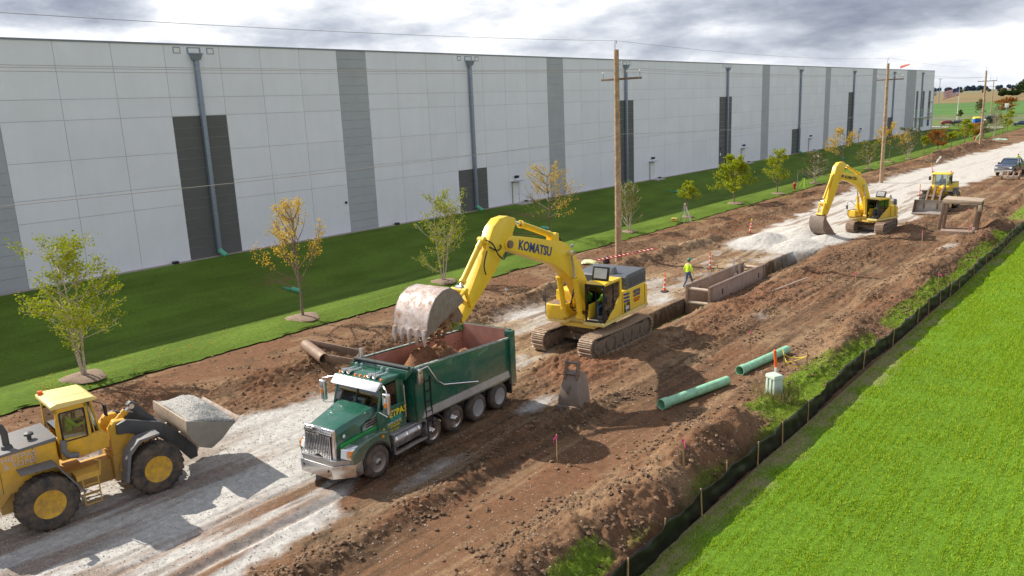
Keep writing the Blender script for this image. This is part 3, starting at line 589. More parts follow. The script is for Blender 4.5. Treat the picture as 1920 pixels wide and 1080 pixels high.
# ------------------------------------------------------------------ warehouse
WX = -58.35
def build_warehouse():
    PAN = mat('precast_light_grey', (.79, .80, .87), .8, var=.035, scale=.35, dirt=(.73, .745, .78), damt=.5, dscale=.3)
    nt_ = PAN.node_tree; bs_ = nt_.nodes['Principled BSDF']; src = bs_.inputs['Base Color'].links[0].from_socket
    gi = N(nt_, 'ShaderNodeNewGeometry'); r_ = ramp(nt_, [(0., .975), (1., 1.015)]); nt_.links.new(gi.outputs['Random Per Island'], r_.inputs[0])
    tc_ = N(nt_, 'ShaderNodeTexCoord'); mp_ = N(nt_, 'ShaderNodeMapping'); mp_.inputs['Scale'].default_value = (1, 1.6, .07); nt_.links.new(tc_.outputs['Object'], mp_.inputs[0])
    ns_ = N(nt_, 'ShaderNodeTexNoise', i_Scale=1., i_Detail=6., i_Roughness=.65); nt_.links.new(mp_.outputs[0], ns_.inputs['Vector']); r2_ = ramp(nt_, [(.35, .982), (.6, 1.005)]); nt_.links.new(ns_.outputs[0], r2_.inputs[0])
    nt_.links.new(mixc(nt_, 1., mixc(nt_, 1., src, r_.outputs[0], 'MULTIPLY'), r2_.outputs[0], 'MULTIPLY'), bs_.inputs['Base Color'])
    STR = mat('precast_mid_grey', (.40, .42, .45), .8, var=.06, scale=.5)
    DRK = mat('precast_dark_grey', (.115, .118, .115), .8, var=.08, scale=.5)
    JNT = mat('joint_filler', (.52, .53, .56), .9)
    COP = mat('coping', (.20, .22, .26), .5, .3)
    b = thing('warehouse', 'long light grey concrete warehouse with grey panel stripes behind the lawn', 'building', (WX, 0, 0))
    y0, y1, zt = -30, 264.9, 16.98
    c = M(); c.bx(-90, -.05, y0, y1, -.5, zt-.03); c.obj('core_wall', JNT, b)
    stripes = [(15.4, 19.1), (46.45, 49.75), (77.1, 80.3), (139.8, 143.1), (172.2, 175.3), (204.5, 207.9), (234.9, 244.4)]
    dark = [(30.65, 35.1, 11.78), (61.2, 65.7, 5.2), (92.3, 96.4, 11.78), (122.9, 127.5, 11.78), (154.6, 159.2, 5.2), (187.4, 191.8, 11.78), (218.9, 223.2, 5.2)]
    js = [-30, -26, -22, -18, -14, -10, -6, -2, 2, 6, 10, 15.4]
    blocks = [(19.1, 46.45, [23, 26.8, 30.65, 35.1, 38.7, 42.5]), (49.75, 77.1, [53.4, 57.4, 61.2, 65.7, 69.4, 73.2]), (80.3, 139.8, [84, 88, 92.3, 96.4, 100.5, 105, 109.6, 114.1, 118.5, 122.9, 127.5, 131.5, 135.6]),
              (143.1, 172.2, [146.9, 150.7, 154.6, 159.2, 163.5, 167.8]), (175.3, 204.5, [179.3, 183.3, 187.4, 191.8, 196, 200.2]), (207.9, 234.9, [211.5, 215.2, 218.9, 223.2, 227, 231]), (244.4, 264.9, [248.9, 251.2, 256.4, 262.9])]
    zs = [-.5, 5.2, 6.7, 9.13, 11.8, 13.18, zt]
    wins = [(245.6, 247.9), (252.4, 254.9), (259.4, 262.0)]
    p = M(); gap = .016
    def panel(a, bb, lo, hi): p.bx(-.06, 0, a+gap, bb-gap, lo+gap, hi-gap)
    cols = [(js[i], js[i+1]) for i in range(len(js)-1)]
    for (a, e, mid) in blocks:
        e_ = [a]+mid+[e]; cols += [(e_[i], e_[i+1]) for i in range(len(e_)-1)]
    for (a, e) in cols:
        dk = [d for d in dark if abs(d[0]-a) < .2]
        for i in range(len(zs)-1):
            lo, hi = zs[i], zs[i+1]
            if dk and hi <= dk[0][2]+.1: continue
            if a >= 244.3: # window bay: fill around the openings
                ws = [w for w in wins if w[0] < e and w[1] > a]
                if ws and lo < 11.3:
                    h2 = min(hi, 11.4)
                    segs = []; cur = a
                    for w_ in ws:
                        if w_[0] > cur: segs.append((cur, w_[0]))
                        cur = max(cur, w_[1])
                    if cur < e: segs.append((cur, e))
                    for s0, s1 in segs: panel(s0, s1, lo, h2)
                    for w_ in ws:
                        if lo < 0: panel(max(a, w_[0]), min(e, w_[1]), lo, 1.4)
                    if hi > 11.4: panel(a, e, 11.4, hi)
                    continue
            panel(a, e, lo, hi)
    p.obj('wall', PAN, b)
    for (a, e) in stripes:
        s = M(); z_ = 0.; zl = list(np.arange(-.5, zt, .76))+[zt]
        for i in range(len(zl)-1): s.bx(-.06, .0, a+.02, e-.02, zl[i]+.012, zl[i+1]-.012)
        s.obj('accent_stripe', STR, b)
    for (a, e, h) in dark:
        s = M(); zl = list(np.arange(-.5, h, .76)); zl[-1] = h
        for i in range(len(zl)-1): s.bx(-.06, -.002, a+.02, e-.02, zl[i]+.012, zl[i+1]-.012)
        s.obj('dark_panel', DRK, b)
    c = M(); c.bx(-.3, .06, y0, y1+.05, zt-.02, zt+.10); c.bx(-90, -.3, y1-.25, y1+.06, zt-.02, zt+.10); c.obj('roof_coping', COP, b)
    c = M(); c.bx(-90, -.3, y0, y1-.25, zt-.6, zt-.25); c.obj('roof', JNT, b)
    c = M(); c.bx(-90, .0, y1, y1+.06, -.5, zt-.04); c.obj('end_wall', PAN, b)
    for y in [33.0, 63.55, 94.25, 125.5, 157.9, 190.4, 222.4, 250.8]:
        bz = float(base_z(np.array(y)))
        d = M(); d.bx(.05, .36, y-.16, y+.16, bz+.55, 15.95)
        d.hexa([(.05, y-.16, bz+.2), (.36, y-.16, bz+.12), (.36, y+.16, bz+.12), (.05, y+.16, bz+.2), (.05, y-.16, bz+.55), (.36, y-.16, bz+.55), (.36, y+.16, bz+.55), (.05, y+.16, bz+.55)])
        do = d.obj('downspout', GALV, b, .01)
        h = M(); h.hexa([(.02, y-.28, 15.9), (.42, y-.28, 15.9), (.42, y+.28, 15.9), (.02, y+.28, 15.9), (.02, y-.4, 16.3), (.55, y-.4, 16.3), (.55, y+.4, 16.3), (.02, y+.4, 16.3)]); h.bx(.02, .6, y-.43, y+.43, 16.3, 16.38); h.obj('leader_head', GALV, do)
        for q in (.8, 1.6, 2.9): 
            k = M(); k.bx(.0, .38, y-.2, y+.2, q*4+1, q*4+1.06); k.obj('strap', GALV, do)
        k = M(); k.cyl((.25, y, bz+.42), (.85, y+.15, bz-.02), .19, .2, 12); k.obj('drain_boot', BOOTG, b)
        for (o, s_) in ((-1.35, .22), (0, .42), (1.35, .22)):
            k = M(); k.bx(-.02, .015, y+o-s_*1.35, y+o+s_*1.35, 16.36, 16.84); k.cur = 1; k.bx(.0, .02, y+o-s_, y+o+s_, 16.42, 16.76); k.obj('scupper_opening', [GALV, WHITE], b)
    for y in [70.4, 101.2, 132.1, 164.2, 196.5]:
        bz = float(base_z(np.array(y)))
        f = M(); f.bx(.0, .10, y-.58, y+.62, bz-.1, bz+2.42); fr = f.obj('door_frame', SILV, b)
        d = M(); d.bx(.10, .14, y-.52, y+.5, bz, bz+2.3); do = d.obj('door', WHITE, b); h = M(); h.bx(.14, .2, y+.32, y+.42, bz+1.0, bz+1.1); h.obj('door_handle', CHROME, do)
        d = M(); d.bx(.0, .7, y-.75, y+.85, bz+2.5, bz+2.56); d.obj('door_canopy', mat('canopy_grey', (.45, .46, .48), .5), b)
        d = M(); d.box((.25, y+.1, bz+3.0), (.35, .45, .3)); d.obj('wall_lamp', BLACK, b, .03)
        d = M(); d.bx(.05, 1.5, y-.9, y+1.4, bz-.12, bz+.03); d.obj('door_step', CONCR, b)
    for i, (a, e) in enumerate(wins):
        w = M(); w.bx(-.05, -.03, a, e, 6.3, 11.38); w.obj('dark_panel', DRK, b)
        w = M(); w.bx(-.05, -.03, a, e, 1.42, 6.28); wo = w.obj('window', WGLASS, b)
        f = M()
        for zz in (1.44, 2.5, 3.6, 4.35, 5.3, 6.2): f.bx(-.04, .02, a, e, zz-.04, zz+.04)
        for yy in (a+.04, (a+e)/2, e-.04): f.bx(-.04, .025, yy-.04, yy+.04, 1.4, 6.3)
        f.obj('window_frame', GALV, wo)
    w = M(); w.bx(0, .9, 244.6, 264.5, 4.05, 4.2); pieces(w, 'sunshade', ALU, b)
    w = M(); w.bx(0, .7, 259, 265.4, 8.3, 8.4); w.bx(0, .7, 259, 265.4, 2.0+3, 5.1); pieces(w, 'sunshade', ALU, b)
    for (y, z_) in ((46.1, 2.7), (125.1-1.6, 2.6)):
        s = M(); s.bx(0, .03, y-.17, y+.17, z_-.18, z_+.22); s.obj('notice_plate', WHITE, b); s = M(); s.bx(0, .12, y-.09, y+.09, z_+.8, z_+1.); s.obj('alarm_box', BLACK, b)
    for y in (29.2, 51.8, 71.9, 103.0, 134.0, 144.9, 166.3):
        bz = float(base_z(np.array(y))); s = M(); s.box((.35, y, bz+.08), (.35, .42, .2)); s.obj('vent_cap', BLACK, b, .04)
    s = M(); s.bx(-12, -.5, 265, 268, 0, 12.5); s.obj('entrance_block', GALV, b)
build_warehouse()
t = thing('wind_cone', 'small red wind cone on the far warehouse roof corner', 'windsock', (-66, 258, 17.0)); a = M(); a.cyl((0, 0, -.4), (0, 0, 1.6), .05); a.obj('mast', GALV, t); a = M(); a.cyl((0, 0, 1.5), (2.4, -.3, 2.1), .42, .2, 10); a.obj('sock', mat('faded_red_cloth', (.75, .18, .12), .7), t)

# ------------------------------------------------------------------ utility poles and wires
def pole(x, y, h, label, steel=True, arm=True, s=1.):
    t = thing('utility_pole', label, 'utility pole', (x, y, -.3), 0, 'wooden poles along the lawn edge')
    a = M(); a.tube([(0, 0, 0), (.03, 0, h*.5), (0, .03, h+.3)], .2, 12, rs=[.21*s, .175*s, .14*s]); a.obj('pole', WOODP, t)
    if arm:
        a = M(); a.bx(-1.35, 1.9, .12, .24, h-1.75, h-1.61); a.obj('crossarm', RUST, t, .01)
        for xx in (-1.2, .75, 1.78):
            a = M(); a.cyl((xx, .18, h-1.6), (xx, .18, h-1.25), .02, n=6); i = a.obj('insulator_pin', GALV, t); a = M(); a.lathe([(.02, h-1.27), (.06, h-1.25), (.06, h-1.15), (0.01, h-1.1)], (xx, .18, 0), 'z', 10); a.obj('insulator', WHITE, i)
    if steel: a = M(); a.tube([(-.08, 0, h-.2), (-.08, 0, h+.8), (-.04, .03, h+.9), (.04, .03, h+.85), (.03, .03, h+.7)], .025, 6); a.obj('top_bracket', GALV, t)
    a = M(); a.bx(-.02, .05, -.19, -.185, 3.0, 3.25); a.obj('pole_tag', WHITE, t)
    return t
pole(-30.96, 48.9, 15.0, 'nearest wooden utility pole standing behind the large excavator', s=1.25)
pole(-29.55, 109.7, 14.9, 'second wooden utility pole standing beyond the smaller excavator', s=1.15)
pole(-30.6, 179.6, 14.7, 'third wooden utility pole standing in the far spoil mound', s=1.1)
pole(-59.7, 367, 14., 'smallest farthest wooden utility pole beside the country road')
def wire(a, b, sag, label, r=.011):
    m = M(); n = 24; pts = [(a[0]+(b[0]-a[0])*i/n, a[1]+(b[1]-a[1])*i/n, a[2]+(b[2]-a[2])*i/n-sag*4*(i/n)*(1-i/n)) for i in range(n+1)]
    m.tube(pts, r, 5); o = m.obj('power_line', WIRE); tag(o, label, 'power line', 'wires between the utility poles')
P0, P1, P2, P3, P4 = (-31.2, -12), (-30.96, 48.9), (-29.55, 109.7), (-30.6, 179.6), (-59.7, 367)
NM = ['near span left of the nearest pole', 'span between the nearest and second poles', 'span between the second and third poles', 'span beyond the third pole']
for i, (a, b) in enumerate([(P0, P1), (P1, P2), (P2, P3), (P3, P4)]):
    wire((a[0], a[1], 15.6), (b[0], b[1], 15.6-.1*i), .45, 'topmost thin wire of the '+NM[i])
    for j, xx in enumerate((-1.2, .75, 1.78)):
        wire((a[0]+xx, a[1]+.18, 13.65), (b[0]+xx, b[1]+.18, 13.6-.1*i), .3, ['left', 'middle', 'right'][j]+' crossarm wire of the '+NM[i])
    wire((a[0]+.2, a[1], 9.25), (b[0]+.2, b[1], 9.2-.2*i), .5, 'low slack cable of the '+NM[i], .014)

# ------------------------------------------------------------------ trees
def tree(name, label, x, y, h, w, kind, seed, gz=None, leaf=None, lsz=.1, nl=2600, group='young trees planted in a row on the lawn', mulch=True):
    rd = random.Random(seed); segs = []; tips = []
    birch = kind == 'birch'
    def grow(p, d, ln, r, lv, mx):
        k = 3; pts = [p]; rs = [r]
        for i in range(k):
            d = (d+Vector((rd.uniform(-.16, .16), rd.uniform(-.16, .16), rd.uniform(-.05, .12)))).normalized()
            p = p+d*ln/k; pts.append(p); rs.append(r*(1-.45*(i+1)/k))
            if lv >= mx-1: tips.append(p)
        segs.append((pts, rs))
        if lv >= mx: return
        nb = rd.randint(2, 3) + (1 if lv == 0 else 0)
        for b in range(nb):
            q = pts[rd.randint(1, k)] if b else pts[-1]
            ax = Vector((rd.uniform(-1, 1), rd.uniform(-1, 1), rd.uniform(-.2, .3))).normalized()
            ang = rd.uniform(.35, .85) if b else rd.uniform(.05, .3)
            nd = (Matrix.Rotation(ang, 3, d.cross(ax).normalized() if d.cross(ax).length > .1 else Vector((1, 0, 0))) @ d).normalized()
            nd = (nd+Vector((0, 0, .12))).normalized()
            grow(q, nd, ln*rd.uniform(.62, .85), r*.55, lv+1, mx)
    if birch:
        for i in range(rd.choice([3, 3, 4])):
            a = i*2.1+rd.random(); d = Vector((math.cos(a)*.11, math.sin(a)*.11, 1)).normalized()
            p = Vector((math.cos(a)*.06, math.sin(a)*.06, 0)); rr = .055*rd.uniform(.7, 1.1)
            stem = [p]
            for s_ in range(5): d = (d+Vector((rd.uniform(-.07, .07), rd.uniform(-.07, .07), .1))).normalized(); p = p+d*1.25; stem.append(p)
            segs.append((stem, [rr*(1-.15*j) for j in range(6)]))
            for j in range(1, 6):
                for _ in range(3 if j > 1 else 1):
                    a2 = rd.uniform(0, 6.28); nd = Vector((math.cos(a2), math.sin(a2), rd.uniform(.3, 1.1))).normalized(); grow(stem[j]-Vector((0, 0, rd.uniform(0, .9))), nd, 1.15*(1.15-.13*j), rr*.4, 2, 4)
    else:
        th = {'locust': .30, 'maple': .20, 'small': .42, 'round': .22}[kind]*6
        p = Vector((0, 0, 0)); stem = [p]; n_ = 8
        for i in range(n_): p = p+Vector((rd.uniform(-.04, .04), rd.uniform(-.04, .04), 5.4/n_)); stem.append(p)
        segs.append((stem, [.075*(1-.1*i) for i in range(n_+1)]))
        for i in range(1, n_+1):
            zz = stem[i].z
            if zz < th: continue
            f = (zz-th)/(5.4-th)
            for _ in range(4 if kind != 'locust' else 3):
                a2 = rd.uniform(0, 6.28); up = {'locust': rd.uniform(.5, 1.2), 'maple': rd.uniform(.2, .9), 'small': rd.uniform(.6, 1.4), 'round': rd.uniform(.2, 1.)}[kind]
                nd = Vector((math.cos(a2), math.sin(a2), up)).normalized()
                ln = {'locust': 1.35*(1.15-.65*f), 'maple': 1.0*(1.1-.75*f), 'small': .8*(1-.6*f), 'round': 1.1*math.sqrt(max(.1, 1-(f*1.6-.7)**2))}[kind]
                grow(stem[i], nd, ln, .032, 2, 4)
    nl = int(nl*{'locust': 1.0, 'birch': 1.45}.get(kind, 1.9)); lsz *= 1.12
    tp = np.array([list(q) for q in tips]); sz = h/max(tp[:, 2].max(), 1); ext = np.percentile(np.abs(tp[:, :2]), 96); sx = (w/2)/ext
    hh = h
    def tr(q): 
        f = min(1, q[2]/2.0); s_ = sx*f+(1-f)*min(sx, 1.) if q[2] < 2 else sx
        return (q[0]*s_, q[1]*s_, q[2]*sz)
    if gz is None: gz = zlawn(x, y)
    t = thing(name, label, 'tree', (x, y, gz-.03), rd.uniform(0, 6.28), group)
    m = M()
    for pts, rs in segs: m.tube([tr(q) for q in pts], 0, 6 if rs[0] > .03 else 4, rs=[max(.010, q*1.15) for q in rs])
    m.obj('trunk', BARKB if birch else BARK, t)
    rg = np.random.default_rng(seed); T = np.array([tr(q) for q in tips])
    clump = rg.uniform(0, 1, len(T))**({'locust': 1.2, 'birch': 2.2}.get(kind, 1.1)); pr = clump/clump.sum()
    ii = rg.choice(len(T), nl, p=pr); sg = {'locust': .085, 'birch': .085, 'maple': .14, 'small': .11, 'round': .18}[kind]*(h/5)
    Pn = T[ii]+rg.normal(0, sg, (nl, 3)); Pn[:, 2] = np.maximum(Pn[:, 2], .5)
    u = rg.normal(0, 1, (nl, 3)); u /= np.linalg.norm(u, axis=1)[:, None]; v = np.cross(u, rg.normal(0, 1, (nl, 3))); v /= np.linalg.norm(v, axis=1)[:, None]
    s_ = (lsz*rg.uniform(.5, 1.2, nl))[:, None]; u = u*s_*.5; v = v*s_*.32
    V = np.stack([Pn-u, Pn+v, Pn+u, Pn-v], 1).reshape(-1, 3)
    o = npmesh('crown', V, np.arange(4*nl).reshape(nl, 4), None, leaf, None, smooth=False); o.parent = t
    if mulch:
        b = M(); rr = mulch if not isinstance(mulch, bool) else .9; n_ = 28; ring = []
        for k_, (f, hz_) in enumerate([(1., -.04), (.85, .05), (.45, .10), (.0, .12)]):
            for j in range(n_):
                a = 6.283*j/n_; q = rr*f*(1+.12*math.sin(3*a+seed)+.07*rd.uniform(-1, 1)); ring.append((x+q*math.cos(a), y+q*math.sin(a), gz+hz_+rd.uniform(-.012, .012)))
        b.add(ring, [(i*n_+j, i*n_+(j+1) % n_, (i+1)*n_+(j+1) % n_, (i+1)*n_+j) for i in range(3) for j in range(n_)]); b.obj('mulch_bed', MULCH, kind='structure')
    return t
TR = [('birch_tree', 'leftmost multi-stem birch with yellow-green leaves above the loader cab', -37.3, 13.8, 6.6, 3.7, 'birch', 1, LF_YG, .12, 4200, 1.0),
      ('locust_tree', 'tall yellow-leaved tree on the lawn left of the big excavator bucket', -37.5, 25.9, 6.8, 3.6, 'locust', 2, LF_Y, .10, 3000, 1.0),
      ('birch_tree', 'thin pale-barked birch just above the raised excavator bucket', -37.1, 36.9, 6.1, 2.7, 'birch', 3, LF_YG, .12, 2000, .9),
      ('locust_tree', 'sparse golden tree rising behind the large excavator boom', -41.0, 54.0, 6.9, 5.0, 'locust', 14, LF_Y, .11, 2400, .6),
      ('birch_tree', 'slender green birch immediately right of the nearest utility pole', -37.1, 60.4, 4.6, 1.9, 'birch', 5, LF_B, .10, 2000, .7),
      ('young_tree', 'little yellow-green sapling standing behind the survey tripod', -36.9, 70.9, 3.4, 1.6, 'small', 6, LF_YG, .15, 1100, .6),
      ('maple_tree', 'bushy yellow-green tree on the lawn directly right of the tripod sapling', -37.1, 82.2, 5.1, 3.5, 'maple', 7, LF_YG, .20, 2600, .9),
      ('maple_tree', 'green and yellow tree left of the red fire hydrant', -36.6, 92.9, 5.1, 3.0, 'maple', 8, LF_YG, .17, 1300, .9),
      ('birch_tree', 'dull olive birch between the hydrant and the small excavator arm', -36.6, 105.4, 4.2, 3.2, 'birch', 9, LF_O, .14, 1900, .9),
      ('locust_tree', 'golden tree standing directly behind the small excavator boom', -39.3, 124.8, 6.5, 4.6, 'locust', 10, LF_Y, .16, 1800, .6),
      ('birch_tree', 'green birch just left of the second utility pole', -36.6, 128.2, 4.4, 3.7, 'birch', 11, LF_B, .15, 1900, .7),
      ('locust_tree', 'golden tree just right of the second utility pole', -36.9, 140.9, 6.5, 4.2, 'locust', 12, LF_Y, .17, 1700, .8),
      ('birch_tree', 'pale-stemmed olive birch right of the golden tree by the second pole', -36.2, 149.8, 5.6, 3.4, 'birch', 13, LF_O, .16, 1800, .8),
      ('young_tree', 'tiny bright yellow sapling between a birch and the red-leaved tree', -36.2, 160.3, 3.3, 1.5, 'small', 4, LF_YG, .2, 900, False),
      ('maple_tree', 'round tree with red-orange leaves near the far spoil mound', -36.4, 171.8, 3.9, 3.8, 'round', 15, LF_R, .2, 1800, .7),
      ('young_tree', 'small lemon-green sapling right of the red-leaved tree', -36.2, 182.6, 2.9, 2.0, 'small', 16, LF_YG, .22, 900, False),
      ('maple_tree', 'tall yellow tree left of the far red hydrant', -35.7, 192.6, 5.2, 3.4, 'maple', 17, LF_YG, .24, 1400, .6),
      ('young_tree', 'orange-leaved tree left of the third utility pole', -38.0, 215.0, 3.3, 2.8, 'round', 18, LF_OR, .25, 900, False),
      ('birch_tree', 'thin olive birch immediately right of the third utility pole', -36.0, 214.5, 4.3, 2.2, 'birch', 19, LF_O, .2, 900, False),
      ('birch_tree', 'tall nearly bare birch right of the third utility pole', -35.5, 224.4, 7.2, 2.6, 'birch', 20, LF_O, .17, 600, .5),
      ('young_tree', 'yellow tree in front of the white roadside sign', -34.6, 230.2, 5.4, 3.4, 'locust', 21, LF_YG, .22, 1000, False),
      ('young_tree', 'farthest small yellow tree at the end of the row', -36.3, 248, 3.4, 2.0, 'small', 22, LF_YG, .25, 500, False)]
for (nm, lb, x, y, h, w, kd, sd, lf, ls, nl, ml) in TR: tree(nm, lb, x, y, h, w, kd, sd, None, lf, ls, nl, mulch=ml)
tree('roadside_tree', 'rusty red tree behind the white roadside sign', -62, 420, 7, 8, 'round', 41, 0, LF_R, .6, 900, 'trees near the country road', False)
tree('roadside_tree', 'thin dark green tree at the meadow edge right of the flagpole', -70, 405, 7, 3.2, 'birch', 42, 0, LF_O, .4, 900, 'trees near the country road', False)
tree('roadside_tree', 'thin dull green tree beside the far warehouse corner', -66, 288, 5.5, 2.8, 'birch', 43, 0, LF_O, .25, 700, 'trees near the country road', False)
tree('fir_tree', 'small dark conifer beside the base of the flagpole', -63.5, 330, 4.2, 1.8, 'small', 44, 0, LF_O, .3, 700, 'trees near the country road', False)
tree('roadside_tree', 'small yellow tree beside the far blue car', -43.5, 300, 4.2, 2.6, 'small', 45, 0, LF_YG, .3, 600, 'trees near the country road', False)

# ------------------------------------------------------------------ people
def skinmesh(J, E, Rad, regions, mats, root=0):
    me = bpy.data.meshes.new('tmp'); me.from_pydata([tuple(j) for j in J], E, []); o = bpy.data.objects.new('tmp', me); COL.objects.link(o)
    md = o.modifiers.new('s', 'SKIN'); 
    for i, sv in enumerate(me.skin_vertices[0].data): sv.radius = (Rad[i], Rad[i]); sv.use_root = (i == root)
    md.use_smooth_shade = True
    sb = o.modifiers.new('u', 'SUBSURF'); sb.levels = 1; sb.render_levels = 1
    dg = bpy.context.evaluated_depsgraph_get(); out = bpy.data.meshes.new_from_object(o.evaluated_get(dg)); bpy.data.objects.remove(o); bpy.data.meshes.remove(me)
    out.materials.clear()
    for m in mats: out.materials.append(m)
    JA = np.array([list(j) for j in J], float); A = JA[[e[0] for e in E]]; B = JA[[e[1] for e in E]]
    for p in out.polygons:
        c = np.array(p.center); AB = B-A; t = np.clip(((c-A)*AB).sum(1)/np.maximum((AB**2).sum(1), 1e-9), 0, 1); d = np.linalg.norm(A+AB*t[:, None]-c, axis=1)
        p.material_index = regions[int(np.argmin(d))]; p.use_smooth = True
    return out
def person(label, loc, rz, pose='stand', shirt=HIVIS, hat=HATW, pants=JEAN, group=None, hands=True):
    """local x forward, y left, z up; standing height 1.78, loc = feet (or seat point when sitting)"""
    t = thing('person', label, 'person', loc, rz, group)
    sit = pose == 'sit'; hz = .95 if not sit else .10
    P = {'pel': (0, 0, hz), 'wst': (0, 0, hz+.18), 'chs': (.02, 0, hz+.42), 'nek': (.03, 0, hz+.58), 'hd0': (.05, 0, hz+.66)}
    if sit: P.update(pel=(0, 0, .10), wst=(-.03, 0, .28), chs=(-.03, 0, .50), nek=(0, 0, .66), hd0=(.03, 0, .74))
    for s, S in ((1, 'l'), (-1, 'r')):
        P['sh'+S] = (P['chs'][0], s*.19, P['chs'][2]+.07)
        if sit: el, wr = (.16, s*.27, .36), (.42, s*.22, .40)
        elif pose == 'walk': el, wr = ((-.06 if s > 0 else .03), s*.29, hz+.22), ((.08 if s > 0 else .12), s*.31, hz-.02)
        else: el, wr = (0, s*.28, hz+.22), (.12, s*.27, hz+.0)
        P['el'+S] = el; P['wr'+S] = wr; P['hp'+S] = (P['pel'][0], s*.10, P['pel'][2]-.03)
        if sit: kn, an, to = (.44, s*.16, .12), (.52, s*.15, -.30), (.70, s*.16, -.36)
        elif pose == 'walk': kn, an, to = ((.22 if s < 0 else -.02), s*.11, .50), ((.30 if s < 0 else -.30), s*.12, (.09 if s < 0 else .14)), ((.48 if s < 0 else -.14), s*.13, .045)
        else: kn, an, to = (.03, s*.12, .50), (0, s*.13, .09), (.17, s*.15, .045)
        P['kn'+S] = kn; P['an'+S] = an; P['to'+S] = to
    names = list(P); J = [P[k] for k in names]; ix = {k: i for i, k in enumerate(names)}
    rad = dict(pel=.135, wst=.135, chs=.155, nek=.06, hd0=.06)
    for S in 'lr': rad.update({'sh'+S: .075, 'el'+S: .052, 'wr'+S: .034, 'hp'+S: .10, 'kn'+S: .07, 'an'+S: .05, 'to'+S: .042})
    E = [('pel', 'wst', 1), ('wst', 'chs', 1), ('chs', 'nek', 0), ('nek', 'hd0', 0)]
    for S in 'lr': E += [('chs', 'sh'+S, 1), ('sh'+S, 'el'+S, 1), ('el'+S, 'wr'+S, 1), ('pel', 'hp'+S, 2), ('hp'+S, 'kn'+S, 2), ('kn'+S, 'an'+S, 2), ('an'+S, 'to'+S, 3)]
    EE = [(ix[a], ix[b]) for a, b, _ in E]; reg = [r for *_, r in E]; RD = [rad[k] for k in names]
    if hands:
        for S, s in (('l', 1), ('r', -1)):
            w = Vector(P['wr'+S]); d = (w-Vector(P['el'+S])).normalized(); sd = Vector((1, 0, 0)) if abs(d.x) < .7 else Vector((0, 0, -1)); sd = (sd-d*sd.dot(d)).normalized()
            pm = w+d*.07; J.append(pm); RD.append(.03); ip = len(J)-1; EE.append((ix['wr'+S], ip)); reg.append(0)
            for q, ln in ((-.027, .065), (-.009, .075), (.009, .07), (.027, .055)):
                a = pm+sd*q+d*.03; b = a+d*ln*.6; c = b+(d*.6+Vector((0, -s*.6, 0))).normalized()*ln*.45
                for p_, r_ in ((a, .0105), (b, .0095), (c, .008)): J.append(p_); RD.append(r_)
                n_ = len(J); EE += [(ip, n_-3), (n_-3, n_-2), (n_-2, n_-1)]; reg += [0, 0, 0]
            a = w+d*.03+sd*.03; b = a+(d+sd).normalized()*.045; J += [a, b]; RD += [.013, .010]; EE += [(ip, len(J)-2), (len(J)-2, len(J)-1)]; reg += [0, 0]
    me = skinmesh(J, EE, RD, reg, [SKIN, shirt, pants, BOOTM], ix['pel']); o = bpy.data.objects.new('body', me); COL.objects.link(o); o.parent = t
    # head as part of a second continuous surface set on the neck
    hc = Vector(P['hd0'])+Vector((.02, 0, .10)); m = M(); n = 16; prof = [(.02, -.125), (.055, -.11), (.072, -.07), (.082, -.02), (.085, .04), (.075, .085), (.045, .115), (.01, .125)]
    vs = []
    for r, z_ in prof:
        for j in range(n):
            a = 6.283*j/n; fx = math.cos(a)*r*1.18+(.015 if z_ < -.05 and math.cos(a) > 0 else 0); fx += .022*max(0, math.cos(a))**18*(1 if -.06 < z_ < 0 else 0); vs.append((hc.x+fx, hc.y+math.sin(a)*r, hc.z+z_))
    m.add(vs, [(i*n+j, i*n+(j+1) % n, (i+1)*n+(j+1) % n, (i+1)*n+j) for i in range(len(prof)-1) for j in range(n)]+[tuple(range(n))[::-1], tuple(range((len(prof)-1)*n, len(prof)*n))])
    for s in (-1, 1): m.box(hc+Vector((0, s*.088, -.01)), (.035, .02, .055)); 
    m.cur = 1
    for s in (-1, 1): m.box(hc+Vector((.096, s*.032, .015)), (.012, .022, .012))
    m.box(hc+Vector((.094, 0, -.068)), (.012, .045, .008))
    hd = m.obj('head', [SKIN, BLACK], t, smooth=True)
    if hat:
        m = M(); m.lathe([(.135, .035), (.135, .05), (.112, .055), (.11, .10), (.09, .145), (.05, .17), (.0, .175)], (hc.x+.01, hc.y, hc.z), 'z', 20); m.box(hc+Vector((.14, 0, .045)), (.09, .14, .012)); m.obj('hard_hat', hat, t, smooth=True)
    m = M(); m.bx(hc.x-.10, hc.x-.02, -.085, .085, hc.z-.06, hc.z+.05); m.obj('hair', BOOTM, t, .03)
    return t

